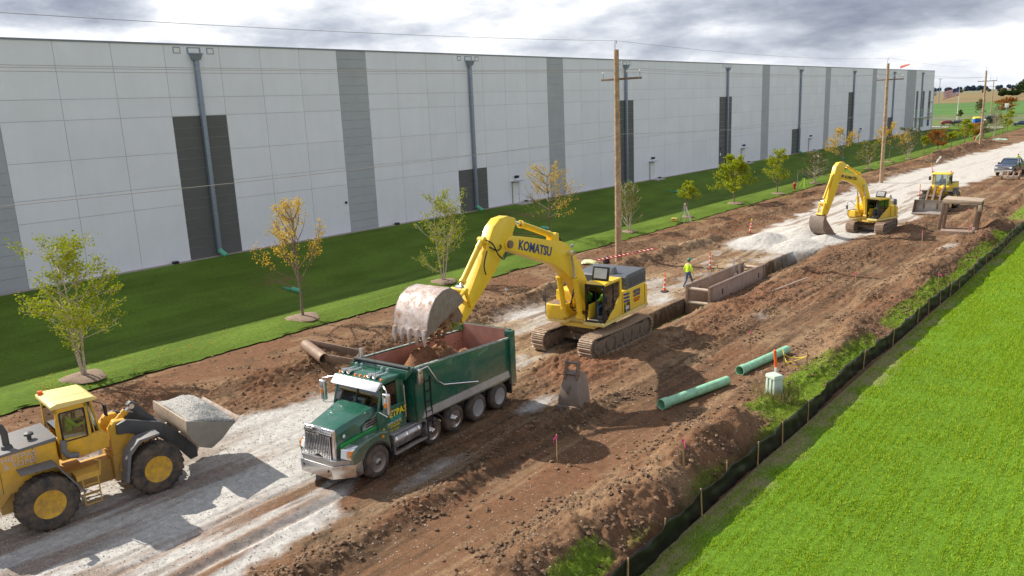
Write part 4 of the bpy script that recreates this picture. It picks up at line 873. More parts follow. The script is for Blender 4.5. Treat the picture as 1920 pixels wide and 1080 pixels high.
# ------------------------------------------------------------------ wheels
def wheel(parent, c, Rr, wd, side, rim, rr, lugs=0, holes=10, disc=.02, name='wheel', tyre=TYRE):
    """c = centre of the outer face plane's axle point; side = +1/-1 outward along y; extends inward by wd"""
    s = side; o = (c[0], c[1], c[2]); m = M(); e = .07*Rr
    pr = [(rr, 0), (rr*1.04, s*.01), (Rr*.86, s*.0), (Rr*.95, -s*.02), (Rr-.3*e, -s*.06), (Rr, -s*.12*wd-s*.04), (Rr, -s*(wd-.12*wd-.04)), (Rr-.3*e, -s*(wd-.06)), (Rr*.86, -s*wd), (rr, -s*wd)]
    m.lathe(pr, o, 'y', 40)
    if lugs:
        for i in range(lugs):
            for h_ in (0, 1):
                a = 2*math.pi*(i+.5*h_)/lugs; u = Vector((math.cos(a), 0, math.sin(a))); tn = Vector((-math.sin(a), 0, math.cos(a)))
                y0 = c[1]-s*(.02 if h_ == 0 else wd*.5); y1 = c[1]-s*(wd*.52 if h_ == 0 else wd-.02); k = .5 if h_ == 0 else -.5
                ctr = Vector((c[0], 0, c[2])); hw = Rr*.045; pts = []
                for rad_ in (Rr*.955, Rr+.035):
                    for (yy, sh) in ((y0, 0), (y1, k*Rr*.14)):
                        for q in (-1, 1):
                            p = ctr+u*(rad_-(0.03 if (yy == y0 and h_ == 0) or (yy == y1 and h_ == 1) else 0))+tn*(q*hw+sh); pts.append((p.x, yy, p.z))
                m.hexa([pts[0], pts[1], pts[3], pts[2], pts[4], pts[5], pts[7], pts[6]])
    t = m.obj(name, tyre, parent, smooth=True)
    m = M(); d = -s*(disc if disc < .09 or name != 'wheel' or Rr < .7 else .20)
    m.lathe([(rr*1.0, s*.005), (rr*1.03, s*.012), (rr*1.03, -s*.01), (rr*.93, -s*.02), (rr*.86, d-s*.05), (rr*.80, d-s*.06), (rr*.42, d-s*.02), (rr*.34, d+s*.0), (rr*.34, d+s*.06), (rr*.28, d+s*.09), (0, d+s*.09)], o, 'y', 32)
    for i in range(holes):
        a = 2*math.pi*i/holes; m.cyl((c[0]+math.cos(a)*rr*.5, c[1]+d-s*.035, c[2]+math.sin(a)*rr*.5), (c[0]+math.cos(a)*rr*.5, c[1]+d+s*.012, c[2]+math.sin(a)*rr*.5), rr*.045, n=6)
    m.cur = 1
    for i in range(holes):
        a = 2*math.pi*(i+.5)/holes; m.cyl((c[0]+math.cos(a)*rr*.69, c[1]+d-s*.06, c[2]+math.sin(a)*rr*.69), (c[0]+math.cos(a)*rr*.69, c[1]+d-s*.034, c[2]+math.sin(a)*rr*.69), rr*.15, n=8)
    m.obj('rim', [rim, BLACK], t, smooth=True)
    return t

# ------------------------------------------------------------------ excavators
def track(parent, yc, wd, ln, r, rot, zr=0.):
    """crawler along local axis rotated by rot about z"""
    Q = Matrix.Rotation(rot, 3, 'Z'); T = lambda p: Q @ Vector(p)
    m = M(); hs = ln/2-r; per = 4*hs+2*math.pi*r; n = int(per/.19)
    def at(s):
        s = s % per
        if s < 2*hs: return (hs-s, 2*r), (-1, 0)
        s -= 2*hs
        if s < math.pi*r: a = math.pi/2+s/r; return (-hs+r*math.cos(a), r+r*math.sin(a)), (-math.sin(a), math.cos(a))
        s -= math.pi*r
        if s < 2*hs: return (-hs+s, 0), (1, 0)
        s -= 2*hs; a = -math.pi/2+s/r; return (hs+r*math.cos(a), r+r*math.sin(a)), (-math.sin(a), math.cos(a))
    for i in range(n):
        (px, pz), (tx, tz) = at(i*per/n); nx, nz = tz, -tx; sag = -.05*math.sin(math.pi*min(1, max(0, (px+hs)/(2*hs)))) if pz > r*1.9 else 0
        rot3 = Matrix(((tx, 0, nx), (0, 1, 0), (tz, 0, nz)))
        for c, d in (((px-nx*.02, yc, pz-nz*.02+sag), (.150, wd, .03)), ((px+nx*.012+tx*.05, yc, pz+nz*.012+tz*.05+sag), (.028, wd, .085)), ((px+nx*.006-tx*.04, yc, pz+nz*.006-tz*.04+sag), (.02, wd, .04))):
            m.box(T((c[0], c[1], c[2]+.03)), d, Q @ rot3)
    m.cur = 1; K = 72; vs = []  # dark belt added under the pads, stands in for shade in the gaps
    for i in range(K):
        (px, pz), (tx, tz) = at(i*per/K); nx, nz = tz, -tx; sag = -.05*math.sin(math.pi*min(1, max(0, (px+hs)/(2*hs)))) if pz > r*1.9 else 0
        for dd in (.045, .09):
            for yy in (yc-wd*.47, yc+wd*.47): vs.append(T((px-nx*dd, yy, pz-nz*dd+sag+.03)))
    fs = []
    for i in range(K):
        a, b_ = 4*i, 4*((i+1) % K); fs += [(a, a+1, b_+1, b_), (a+2, b_+2, b_+3, a+3), (a, b_, b_+2, a+2), (a+1, a+3, b_+3, b_+1)]
    m.add(vs, fs)
    o = m.obj('track', [TRACK, FRAMEMUD], parent)
    f = M(); s = 1 if yc > 0 else -1
    pp = [(-hs-.1, .28), (-hs+.2, .16), (hs-.2, .16), (hs+.1, .30), (hs+.1, 2*r-.25), (hs*.4, 2*r-.16), (-hs*.4, 2*r-.12), (-hs-.1, 2*r-.26)]
    b = M(); b.prism(pp, yc-wd*.40, yc+wd*.40); 
    for i in range(9): 
        xx = -hs+.25+i*(2*hs-.5)/8; b.cyl((xx, yc-wd*.44, .17), (xx, yc+wd*.44, .17), .11, n=12)
    for xx in (-hs*.4, hs*.4): b.cyl((xx, yc-wd*.3, 2*r-.08), (xx, yc+wd*.44, 2*r-.08), .07, n=10)
    for i in range(5): b.bx(-hs+.5+i*.75, -hs+.62+i*.75, yc+s*wd*.38, yc+s*wd*.46, .30, 2*r-.34)
    b.v = [tuple(T(p)) for p in b.v]; b.obj('track_frame', FRAMEMUD, o, .01)
    for xx, rr, nm_ in ((hs, r*.80, 'idler'), (-hs, r*.84, 'sprocket')):
        b = M(); b.cyl((xx, yc-wd*.36, r), (xx, yc+wd*.36, r), rr, n=24); b.cyl((xx, yc-wd*.42, r), (xx, yc+wd*.42, r), rr*.45, n=16)
        b.v = [tuple(T(p)) for p in b.v]; b.obj(nm_, FRAMEMUD, o, .02)
    return o
def hyd(parent, a, b, r, frac, name='hydraulic_cylinder', m1=None, rodlast=True):
    a = Vector(a); b = Vector(b); c = a+(b-a)*frac; m = M()
    m.cyl(a, c, r, n=16); m.cyl(c-(b-a).normalized()*.12, c, r*1.25, n=16); d = (b-a).normalized()
    m.cyl(a-Vector((0, r*1.3, 0)), a+Vector((0, r*1.3, 0)), r*1.15, n=14); m.cyl(a+d*r*2.5, a+d*r*3.4, r*1.15, n=14)
    o = m.obj(name, m1 or YEL, parent, .0, smooth=True)
    k = M(); k.cyl(c, b, r*.55, n=12); k.cyl(b-Vector((0, r*1.2, 0)), b+Vector((0, r*1.2, 0)), r*.95, n=12); k.obj('rod', CHROME, o, smooth=True)
    # feed line along the barrel
    h = M(); off = Vector((0, r*1.15, r*.4)); h.tube([a+off+d*.3, c+off-d*.15], r*.16, 5); h.obj('feed_line', YEL, o)
    return o
def hose(parent, pts, r=.022, m=None):
    k = M(); P = [Vector(p) for p in pts]; q = []
    for i in range(len(P)-1):
        p0, p1, p2, p3 = P[max(i-1, 0)], P[i], P[i+1], P[min(i+2, len(P)-1)]
        for s in range(6):
            t_ = s/6; q.append(.5*((2*p1)+(-p0+p2)*t_+(2*p0-5*p1+4*p2-p3)*t_*t_+(-p0+3*p1-3*p2+p3)*t_**3))
    q.append(P[-1]); k.tube(q, r, 6); return k.obj('hose', m or BLACK, parent, smooth=True)

def cab_shell(parent, x0, x1, y0, y1, z0, z1, paint, post=BLACK, slant=.0, front_open=True, mid=.45):
    """operator cab: posts, roof, lower panels, glass"""
    c = M(); p = .07
    def post_(xa, ya, xb, yb, w=p): c.hexa([(xa-w/2, ya-w/2, z0), (xa+w/2, ya-w/2, z0), (xa+w/2, ya+w/2, z0), (xa-w/2, ya+w/2, z0), (xb-w/2, yb-w/2, z1-.05), (xb+w/2, yb-w/2, z1-.05), (xb+w/2, yb+w/2, z1-.05), (xb-w/2, yb+w/2, z1-.05)])
    for y in (y0+p/2, y1-p/2): post_(x1-p/2, y, x1-p/2-slant, y)
    xm = x0+(x1-x0)*mid
    for y in (y0+p/2, y1-p/2): post_(xm, y, xm, y, .06)
    c.bx(x1-.06, x1, y0, y1, z0, z0+.09); c.bx(x1-.06-slant, x1-slant, y0, y1, z1-.14, z1-.05)
    co = c.obj('cab', post, parent, .012)
    return co, xm

def excavator(S, name='excavator'):
    """S: dict of sizes and poses, local x forward, y left"""
    t = thing(name, S['label'], 'excavator', S['loc'], S['rz'], None); q = S['s']; rot = S['under']-S['rz']
    tw, gauge, tl, tr_ = S['tw'], S['gauge'], S['tl'], S['tr']
    for s in (-1, 1): track(t, s*gauge/2, tw, tl, tr_, rot)
    Q = Matrix.Rotation(rot, 3, 'Z'); b = M()
    b.cyl((0, 0, .55*q), (0, 0, 1.12*q), .62*q, n=28)
    for sx in (-1, 1):
        b.hexa([(sx*.35*q, -gauge/2, .38*q), (sx*1.1*q, -gauge/2, .38*q), (sx*1.1*q, gauge/2, .38*q), (sx*.35*q, gauge/2, .38*q)]+[(sx*.2*q, -gauge/2, .72*q), (sx*1.0*q, -gauge/2, .66*q), (sx*1.0*q, gauge/2, .66*q), (sx*.2*q, gauge/2, .72*q)])
    b.bx(-.8*q, .8*q, -gauge/2+.2, gauge/2-.2, .55*q, .95*q)
    b.v = [tuple(Q @ Vector(p)) for p in b.v]; b.obj('carbody', FRAMEMUD, t, .02)
    hw = S['hw']; xf, xr = S['xf'], S['xr']; zd = S['zd']
    # deck
    b = M(); b.prism([(xr+.15, -hw+.1), (xr+.15, hw), (xf, hw), (xf, .42), (xf-.35, .42), (xf-.35, -.38), (xf+.1, -.5), (xf+.1, -hw)], zd-.16, zd+.0, 'z'); b.obj('deck', YPALE, t, .02)
    b = M(); b.prism([(xr+.3, -.9), (xr+.3, .95), (xf-.1, .95), (xf-.1, -.9)], zd-.32, zd-.17, 'z'); b.obj('swing_frame', YEL, t)
    sc = S['cabx']; y0, y1 = S['caby']; z0, z1 = zd+.0, S['cabz']; x0, x1 = sc
    P = S['paint']
    # side housing (left)
    zh = S['zside']
    b = M(); b.bx(xr+.45, x0-.15, .55, hw+.0, zd+.01, zh); so = b.obj('side_housing', P, t, .05, segs=3)
    b = M(); b.bx(xr+.55, xr+.58, hw, hw+.006, zd+.1, zh-.08); b.bx(x0-.62, x0-.60, hw, hw+.006, zd+.1, zh-.06); b.obj('panel_seam', BLACK, so)
    b = M(); b.bx(xr+.45, x0-.15, -hw, -.6, zd+.01, zh); b.obj('side_housing', P, t, .05, segs=3)
    # counterweight
    pts = [(xr+.5, -hw+.02), (xr+.5, hw+.03), (xr+.25, hw+.0), (xr+.02, hw*.75), (xr-.12, hw*.35), (xr-.15, 0), (xr-.12, -hw*.35), (xr+.02, -hw*.75), (xr+.25, -hw+.02)]
    b = M(); b.prism(pts, zd-.12, zh-.12, 'z'); b.obj('counterweight', P, t, .09, segs=3)
    # engine hood
    ze = S['zeng']
    b = M(); b.prism([(xr+.35, zh-.02), (x0-.5, zh-.02), (x0-.45, ze-.14), (x0-.62, ze-.03), (xr+.6, ze), (xr+.38, ze-.1)], -hw*.82, hw-.02); eo = b.obj('engine_cover', S['hood'], t, .04)
    g = M()
    for i in range(9):
        for j in range(4): 
            xa = xr+.5+i*.105*(x0-xr-.9)/1.1; g.bx(xa, xa+.06, hw-.03, hw-.012, zh+.10+j*.11, zh+.17+j*.11)
    g.obj('louvre', BLACK, eo)
    g = M()
    for i in range(3):
        for j in range(3): g.cyl((x0-.62, hw*.95-j*.22, zh+.15+i*.2), (x0-.44, hw*.95-j*.22, zh+.15+i*.2), .015, n=6)
    g.obj('bolt', SILV, eo)
    b = M(); b.hexa([(x0-.95, .55, ze-.1), (x0-.55, .55, ze-.1), (x0-.55, .85, ze-.1), (x0-.95, .85, ze-.1), (x0-.85, .62, ze+.28), (x0-.65, .62, ze+.28), (x0-.65, .78, ze+.28), (x0-.85, .78, ze+.28)]); b.obj('exhaust_stack', S['hood'], t, .03)
    b = M(); b.bx(x0-.45, x0+.5, -hw*.8, .45, zh-.4, zh-.02+.18); b.obj('hood_step', S['hood'], t, .03)
    # cab
    co, xm = cab_shell(t, x0, x1, y0, y1, z0, z1, P)
    r = M(); r.prism([(x0, z1-.12), (x0+.02, z1), (x1-.25, z1+.02), (x1-.03, z1-.05), (x1-.03, z1-.12)], y0+.0, y1+.0)
    r.prism([(x0, z0+.02), (x0, z1-.1), (x0+.16, z1-.1), (x0+.16, z0+.9*(z1-z0)*.6), (x0+.45*(x1-x0), z0+.5), (x0+.8*(x1-x0), z0+.1), (x1-.1, z0+.02)], y1-.06, y1+.004)
    r.bx(x0, x0+.10, y0, y1-.06, z0, z1-.11); r.bx(x0, x1-.3, y0, y0+.05, z0, z0+.75)
    r.obj('cab_shell', P, co, .02)
    gl = M(); gl.bx(xm+.03, x1-.07, y1-.045, y1-.035, z0+.62, z1-.14); gl.bx(x0+.17, xm-.03, y1-.045, y1-.035, z0+.85, z1-.14); gl.bx(xm+.03, x1-.08, y0+.02, y0+.03, z0+.5, z1-.14); gl.bx(x0+.1, xm-.03, y0+.055, y0+.062, z0+.8, z1-.14); pieces(gl, 'cab_window', GLASS, co)
    k = M(); k.bx(xm, x1-.06, y1-.05, y1-.02, z0+.54, z0+.62); k.bx(xm+.02, x1-.07, y1-.055, y1-.02, z0+.02, z0+.08); k.prism([(x1-.5, z0+.1), (x1-.15, z0+.1), (x1-.1, z0+.5), (x1-.25, z0+.5)], y1-.052, y1-.03); k.obj('cab_door', BLACK, co)
    k = M(); k.bx(x0+.25, x0+.75, (y0+y1)/2-.25, (y0+y1)/2+.25, z0+.3, z0+.48); k.bx(x0+.22, x0+.34, (y0+y1)/2-.25, (y0+y1)/2+.25, z0+.4, z0+1.1); k.obj('seat', BLACK, co, .04)
    k = M(); k.bx(x0+.5, x0+.9, y0+.1, y0+.22, z0+.2, z0+.72); k.bx(x0+.5, x0+.9, y1-.24, y1-.12, z0+.2, z0+.72); k.cyl((x0+.85, y1-.18, z0+.72), (x0+.9, y1-.18, z0+.92), .02); k.cyl((x0+.85, y0+.18, z0+.72), (x0+.9, y0+.18, z0+.92), .02); k.bx(x0+1.05, x0+1.3, (y0+y1)/2-.2, (y0+y1)/2+.2, z0+.06, z0+.2); k.bx(x0+.1, x1-.06, y0+.05, y1-.06, z0-.0, z0+.05); k.obj('console', GREYP, co, .02)
    # raised windscreen hatch
    hx = S['hatch']; k = M(); k.hexa([(hx, y0+.06, z1+.02), (hx+.04, y0+.06, z1+.02), (hx+.04, y1-.06, z1+.02), (hx, y1-.06, z1+.02), (hx-.16, y0+.06, z1+.66*q), (hx-.12, y0+.06, z1+.66*q), (hx-.12, y1-.06, z1+.66*q), (hx-.16, y1-.06, z1+.66*q)]); ho = k.obj('roof_hatch', BLACK, co, .012)
    k = M(); k.hexa([(hx+.035, y0+.17, z1+.14), (hx+.046, y0+.17, z1+.14), (hx+.046, y1-.17, z1+.14), (hx+.035, y1-.17, z1+.14), (hx-.10, y0+.17, z1+.58*q), (hx-.088, y0+.17, z1+.58*q), (hx-.088, y1-.17, z1+.58*q), (hx-.10, y1-.17, z1+.58*q)]); k.obj('hatch_pane', mat('smoky_polycarbonate', (.30, .31, .33), .25), co)
    # mirror and rails
    k = M(); k.tube([(x1-.05, y1, z1-.5), (x1+.18, y1+.14, z1-.55)], .015, 6); k.box((x1+.2, y1+.16, z1-.66), (.07, .22, .34)); k.obj('mirror', BLACK, t, .02)
    # right-hand tank and steps
    ty = -.55
    k = M(); k.bx(xf-.75, xf+.18, -hw, ty, zd+.01, zd+.72*q); k.obj('fuel_tank', P, t, .07, segs=3)
    k = M(); k.bx(xf-1.9, xf-.76, -hw, ty+.05, zd+.01, zd+1.2*q); k.cyl((xf-1.3, -1.0, zd+1.2*q), (xf-1.3, -1.0, zd+1.42*q), .12, n=14); k.obj('tool_box', P, t, .05)
    k = M(); k.bx(xf-.7, xf+.12, -hw+.1, ty-.1, zd+.72*q, zd+.735*q); k.obj('tread_plate', RUST, t)
    k = M(); rp = [(xf+.22, -hw+.02, zd+.1), (xf+.24, -hw+.02, zd+1.5*q), (xf-.1, -hw+.02, zd+1.62*q), (xf-.7, -hw+.02, zd+1.5*q), (xf-.9, -hw+.02, zd+1.9*q), (xf-1.5, -hw+.02, zd+1.9*q)]; k.tube(rp, .02, 6)
    k.tube([(xf-.1, -hw+.02, zd+1.62*q), (xf-.75, -hw+.02, zd+1.1*q)], .018, 6); k.box((xf+.25, -hw-.02, zd+1.0*q), (.06, .16, .30)); k.obj('handrail', DGREY, t)
    # boom
    bo = M(); bo.prism(S['boom'], S['by'][0], S['by'][1]); bmo = bo.obj('boom', P, t, .025)
    k = M(); bp = S['boompins']
    for (px, pz, rr) in bp: k.cyl((px, S['by'][0]-.10, pz), (px, S['by'][1]+.10, pz), rr, n=18)
    k.obj('boom_pin', RUST, bmo)
    k = M(); k.bx(*S['lug']); k.obj('cylinder_lug', P, bmo, .02)
    ym = sum(S['by'])/2
    for yy in (S['by'][0]-.14*q, S['by'][1]+.14*q): hyd(t, (S['bc'][0][0], yy, S['bc'][0][1]), (S['bc'][1][0], yy, S['bc'][1][1]), .125*q, .62, 'boom_cylinder', P)
    hyd(t, (S['ac'][0][0], ym, S['ac'][0][1]), (S['ac'][1][0], ym, S['ac'][1][1]), .135*q, .80, 'arm_cylinder', P)
    ar = M(); ar.prism(S['arm'], ym-.22*q, ym+.22*q); aro = ar.obj('arm', P, t, .03)
    hyd(t, (S['kc'][0][0], ym, S['kc'][0][1]), (S['kc'][1][0], ym, S['kc'][1][1]), .115*q, .9, 'bucket_cylinder', P)
    k = M()
    (lx, lz), (ax_, az_), (bx_, bz_) = S['link']
    for yy in (ym-.27*q, ym+.27*q):
        k.tube([(lx, yy, lz), (ax_, yy, az_)], .075*q, 8); k.tube([(lx, yy, lz), (bx_, yy, bz_)], .075*q, 8)
    for (px, pz) in list(S['link'])+S['armpins']: k.cyl((px, ym-.36*q, pz), (px, ym+.36*q, pz), .10*q, n=14)
    k.obj('bucket_linkage', P, t, .0)
    # bucket
    bw = S['bw']; ba = S['bshell']; th = .05
    yb0, yb1 = ym-bw/2, ym+bw/2; k = M(); n = len(ba)
    cx = sum(p[0] for p in ba)/n; cz = sum(p[1] for p in ba)/n
    inn = [(p[0]+(cx-p[0])*.05, p[1]+(cz-p[1])*.07) for p in ba]
    vs = [(p[0], yy, p[1]) for yy in (yb0, yb1) for p in ba]+[(p[0], yy, p[1]) for yy in (yb0+.03, yb1-.03) for p in inn]
    fs = [(i, i+1, n+i+1, n+i) for i in range(n-1)]+[(2*n+i, 3*n+i, 3*n+i+1, 2*n+i+1) for i in range(n-1)]
    fs += [(0, n, 3*n, 2*n), (n-1, 3*n-1, 4*n-1, 2*n-1)]
    k.add(vs, fs); bs = k.obj('bucket', S['bmat'], t, smooth=True)
    k = M()
    for yy in (yb0, yb1): k.prism(ba, yy-.025, yy+.025)
    pieces(k, 'bucket_side', S['bside'], bs, .01)
    k = M()
    for yy in (ym-.28*q, ym+.28*q): k.prism(S['bears'], yy-.04, yy+.04)
    pieces(k, 'bucket_ear', RUST, bs)
    tp, td = Vector((ba[-1][0], 0, ba[-1][1])), Vector((S['tdir'][0], 0, S['tdir'][1])).normalized(); pn = Vector((-td.z, 0, td.x))
    for i in range(5):
        k = M(); yy = yb0+.10+i*(bw-.2)/4; a = tp+Vector((0, yy, 0)); l = .34*q; hw_ = .065
        k.hexa([a-pn*.06+Vector((0, -hw_, 0)), a+pn*.06+Vector((0, -hw_, 0)), a+pn*.06+Vector((0, hw_, 0)), a-pn*.06+Vector((0, hw_, 0)),
                a+td*l-pn*.015+Vector((0, -hw_*.5, 0)), a+td*l+pn*.015+Vector((0, -hw_*.5, 0)), a+td*l+pn*.015+Vector((0, hw_*.5, 0)), a+td*l-pn*.015+Vector((0, hw_*.5, 0))])
        k.hexa([a-td*.25-pn*.05+Vector((0, -hw_, 0)), a-td*.25+pn*.05+Vector((0, -hw_, 0)), a-td*.25+pn*.05+Vector((0, hw_, 0)), a-td*.25-pn*.05+Vector((0, hw_, 0)),
                a+td*.08-pn*.07+Vector((0, -hw_, 0)), a+td*.08+pn*.07+Vector((0, -hw_, 0)), a+td*.08+pn*.07+Vector((0, hw_, 0)), a+td*.08-pn*.07+Vector((0, hw_, 0))])
        k.obj('bucket_tooth', S['bmat'], bs, .008)
    return t, ym

RZ1 = math.atan2(-.995, .09)
S1 = dict(label='large yellow excavator holding its bucket over the green dump truck', loc=(-21.2, 31.1, .0), rz=RZ1, under=-math.pi/2, s=1., tw=.72, gauge=2.70, tl=5.5, tr=.50,
          hw=1.5, xf=1.68, xr=-3.2, zd=1.50, cabx=(-.15, 1.62), caby=(.50, 1.5), cabz=3.35, zside=2.62, zeng=3.36, hatch=1.02, paint=YEL, hood=HOOD,
          boom=[(7.28, 6.10), (7.05, 6.30), (6.6, 6.28), (5.2, 5.98), (3.8, 5.66), (3.0, 5.50), (2.54, 5.33), (1.95, 4.85), (1.3, 4.1), (.73, 3.25), (.15, 2.3), (-.05, 1.85), (.3, 1.62), (.75, 1.75), (1.25, 2.5), (1.7, 3.15), (2.25, 3.68), (2.9, 4.15), (3.69, 4.58), (5.2, 5.12), (6.9, 5.72), (7.25, 5.85)],
          by=(-.42, .14), boompins=[(2.38, 4.86, .10), (7.0, 6.0, .16), (.28, 1.95, .16)], lug=(3.0, 3.5, -.32, .04, 5.45, 5.85), bc=((1.72, 1.72), (2.38, 4.86)), ac=((3.2, 5.75), (6.42, 6.86)),
          arm=[(6.42, 6.98), (6.95, 7.14), (7.50, 7.10), (7.95, 6.82), (8.35, 6.22), (9.5, 4.75), (10.25, 3.78), (10.42, 3.5), (10.2, 3.46), (9.85, 3.62), (9.1, 4.2), (7.95, 5.05), (7.2, 5.75), (6.72, 6.1), (6.62, 6.4), (6.40, 6.72)],
          kc=((8.45, 6.38), (9.98, 4.80)), link=((10.02, 4.72), (9.72, 4.12), (10.75, 4.35)), armpins=[(10.3, 3.68)], bw=1.58,
          bshell=[(10.75, 4.55), (11.05, 4.95), (11.5, 5.20), (11.95, 5.18), (12.38, 4.98), (12.68, 4.62), (12.85, 4.18), (12.93, 3.72)], bears=[(10.2, 3.55), (10.3, 3.85), (10.7, 4.5), (11.1, 4.9), (11.5, 4.9), (11.3, 4.2), (10.8, 3.6)], tdir=(.06, -1), bmat=WORNPINK, bside=STEELMUD)
ex1, ym1 = excavator(S1)
def lettering1():
    t = ex1; y = S1['by'][1]+.012; a = Vector((-(6.01-4.13), 0, -(5.73-5.18))).normalized()
    text('KOMATSU', .56, BLUE, t, (5.1, y, 5.50), a, (a.z, 0, -a.x), 'maker_lettering', .006, 0, .012)
    hy = 1.512
    for i in range(3): 
        k = M(); k.hexa([(-.32, hy, 2.50-i*.17), (-.95, hy, 2.46-i*.17), (-.95, hy, 2.36-i*.17), (-.32, hy, 2.40-i*.17), (-.32, hy+.004, 2.50-i*.17), (-.95, hy+.004, 2.46-i*.17), (-.95, hy+.004, 2.36-i*.17), (-.32, hy+.004, 2.40-i*.17)]); k.obj('blue_stripe', BLUE, t)
    k = M(); k.bx(-.98, -.38, hy, hy+.004, 1.56, 2.0); k.obj('model_plate', BLACK, t)
    text('PC', .2, YTXT, t, (-.55, hy+.01, 1.91), (-1, 0, 0), (0, 0, 1)); text('490', .26, WTXT, t, (-.68, hy+.01, 1.75), (-1, 0, 0), (0, 0, 1), bold=.006); text('LC', .12, WTXT, t, (-.62, hy+.01, 1.61), (-1, 0, 0), (0, 0, 1))
    text('HIETPAS\n& SONS', .21, BLUE, t, (-1.72, hy+.01, 2.28), (-1, 0, 0), (0, 0, 1), 'owner_lettering', bold=.006); text('SEWER & WATER\nLITTLE CHUTE, WI\n920-788-6688', .085, RED, t, (-1.72, hy+.01, 1.95), (-1, 0, 0), (0, 0, 1), 'owner_lettering')
lettering1()
for p in ([(2.6, -.25, 5.4), (3.3, -.28, 5.9), (4.2, -.3, 5.95), (5.6, -.3, 6.2), (6.6, -.3, 6.4), (7.4, -.15, 6.2), (7.6, .16, 6.0), (7.9, .18, 5.9), (8.3, .12, 6.1)], [(7.3, .18, 5.7), (7.55, .24, 5.5), (7.95, .26, 5.75), (8.2, .2, 6.2), (8.5, .1, 6.4)], [(1.2, -.3, 2.0), (1.8, -.2, 2.2), (1.5, -.1, 2.9), (1.2, -.05, 3.4)], [(1.3, -.0, 1.9), (1.9, .0, 2.1), (1.75, -.1, 2.7), (1.3, -.15, 3.3)], [(8.6, .2, 6.0), (8.9, .25, 5.5), (8.75, .2, 5.1)]): hose(ex1, p, .03)
k = M()
for i in range(5): k.tube([(2.95+.09*i, -.3+.08*i, 5.56), (2.9+.09*i, -.3+.08*i, 5.72), (2.55+.1*i, -.3+.08*i, 5.66), (2.2+.1*i, -.3+.08*i, 5.2)], .022, 5)
k.obj('hose_bundle', BLACK, ex1)
k = M(); k.box((2.15, .2, 5.15), (.16, .12, .14)); k.obj('work_light', SILV, ex1, .02)
def lump(name, label, cat, c, rx, ry, rz_, m, seed, parent=None, n=26, amp=.25, kind=None, f=2.2):
    """irregular heap with a flat underside"""
    b = M(); vs = []; rings = 12
    for i in range(rings+1):
        a = i/rings*math.pi/2
        for j in range(n):
            th = 6.283*j/n; x = math.cos(th)*math.cos(a); y = math.sin(th)*math.cos(a); z = math.sin(a)
            q = 1+amp*2*(float(fbm(np.array(x*f+seed), np.array(y*f+z*1.7), 1.3, 4, seed, .6))-.5); vs.append((x*rx*q, y*ry*q, (z**1.15)*rz_*q-.02*(i == 0)))
    b.add(vs, [(i*n+j, i*n+(j+1) % n, (i+1)*n+(j+1) % n, (i+1)*n+j) for i in range(rings) for j in range(n)]+[tuple(range(n))[::-1]])
    o = b.obj(name, m, parent, smooth=True); o.location = c
    if label: tag(o, label, cat)
    return o
lo = lambda t_, p: t_.matrix_world @ Vector(p)
def toworld(S, p):
    c, s_ = math.cos(S['rz']), math.sin(S['rz']); return (S['loc'][0]+c*p[0]-s_*p[1], S['loc'][1]+s_*p[0]+c*p[1], S['loc'][2]+p[2])
person('operator in lime green shirt and jeans seated inside the large excavator cab', toworld(S1, (.55, 1.0, 1.98)), RZ1, 'sit', HIGRN, HATW)
# dirt pouring from the bucket
b = M(); rg = random.Random(3); w_ = toworld(S1, (11.9, ym1, 3.9))
for i in range(70):
    p = Vector(toworld(S1, (rg.uniform(11.0, 12.4), ym1+rg.uniform(-.6, .85), rg.uniform(2.7, 4.2)))); s_ = rg.uniform(.03, .14); b.box(p, (s_*1.3, s_, s_*1.1), Matrix.Rotation(rg.uniform(0, 3), 3, 'Z') @ Matrix.Rotation(rg.uniform(0, 3), 3, 'X'))
tag(b.obj('falling_dirt', DIRT, bevel=.012), 'brown dirt falling out of the raised excavator bucket', 'dirt', kind='stuff')
o = lump('bucket_dirt', 'damp brown soil clinging inside the raised bucket of the large excavator', 'dirt', toworld(S1, (11.75, ym1, 3.85)), .62, .72, .75, DIRT, 9); o.rotation_euler = (0, 0, RZ1)
k = M(); rgg = random.Random(8)
for i in range(60):
    a = Vector(toworld(S1, (11.2+rgg.uniform(-.25, .2), ym1+.55+rgg.uniform(-.3, .3), 3.68+rgg.uniform(-.1, .15)))); d = Vector((rgg.uniform(-.15, .15), rgg.uniform(-.15, .15), rgg.uniform(-.2, .1))); k.add([a, a+Vector((.03, .02, 0)), a+d], [(0, 1, 2)])
tag(k.obj('grass_tuft', LF_CROP), 'small green grass clump hanging from the raised bucket', 'grass')

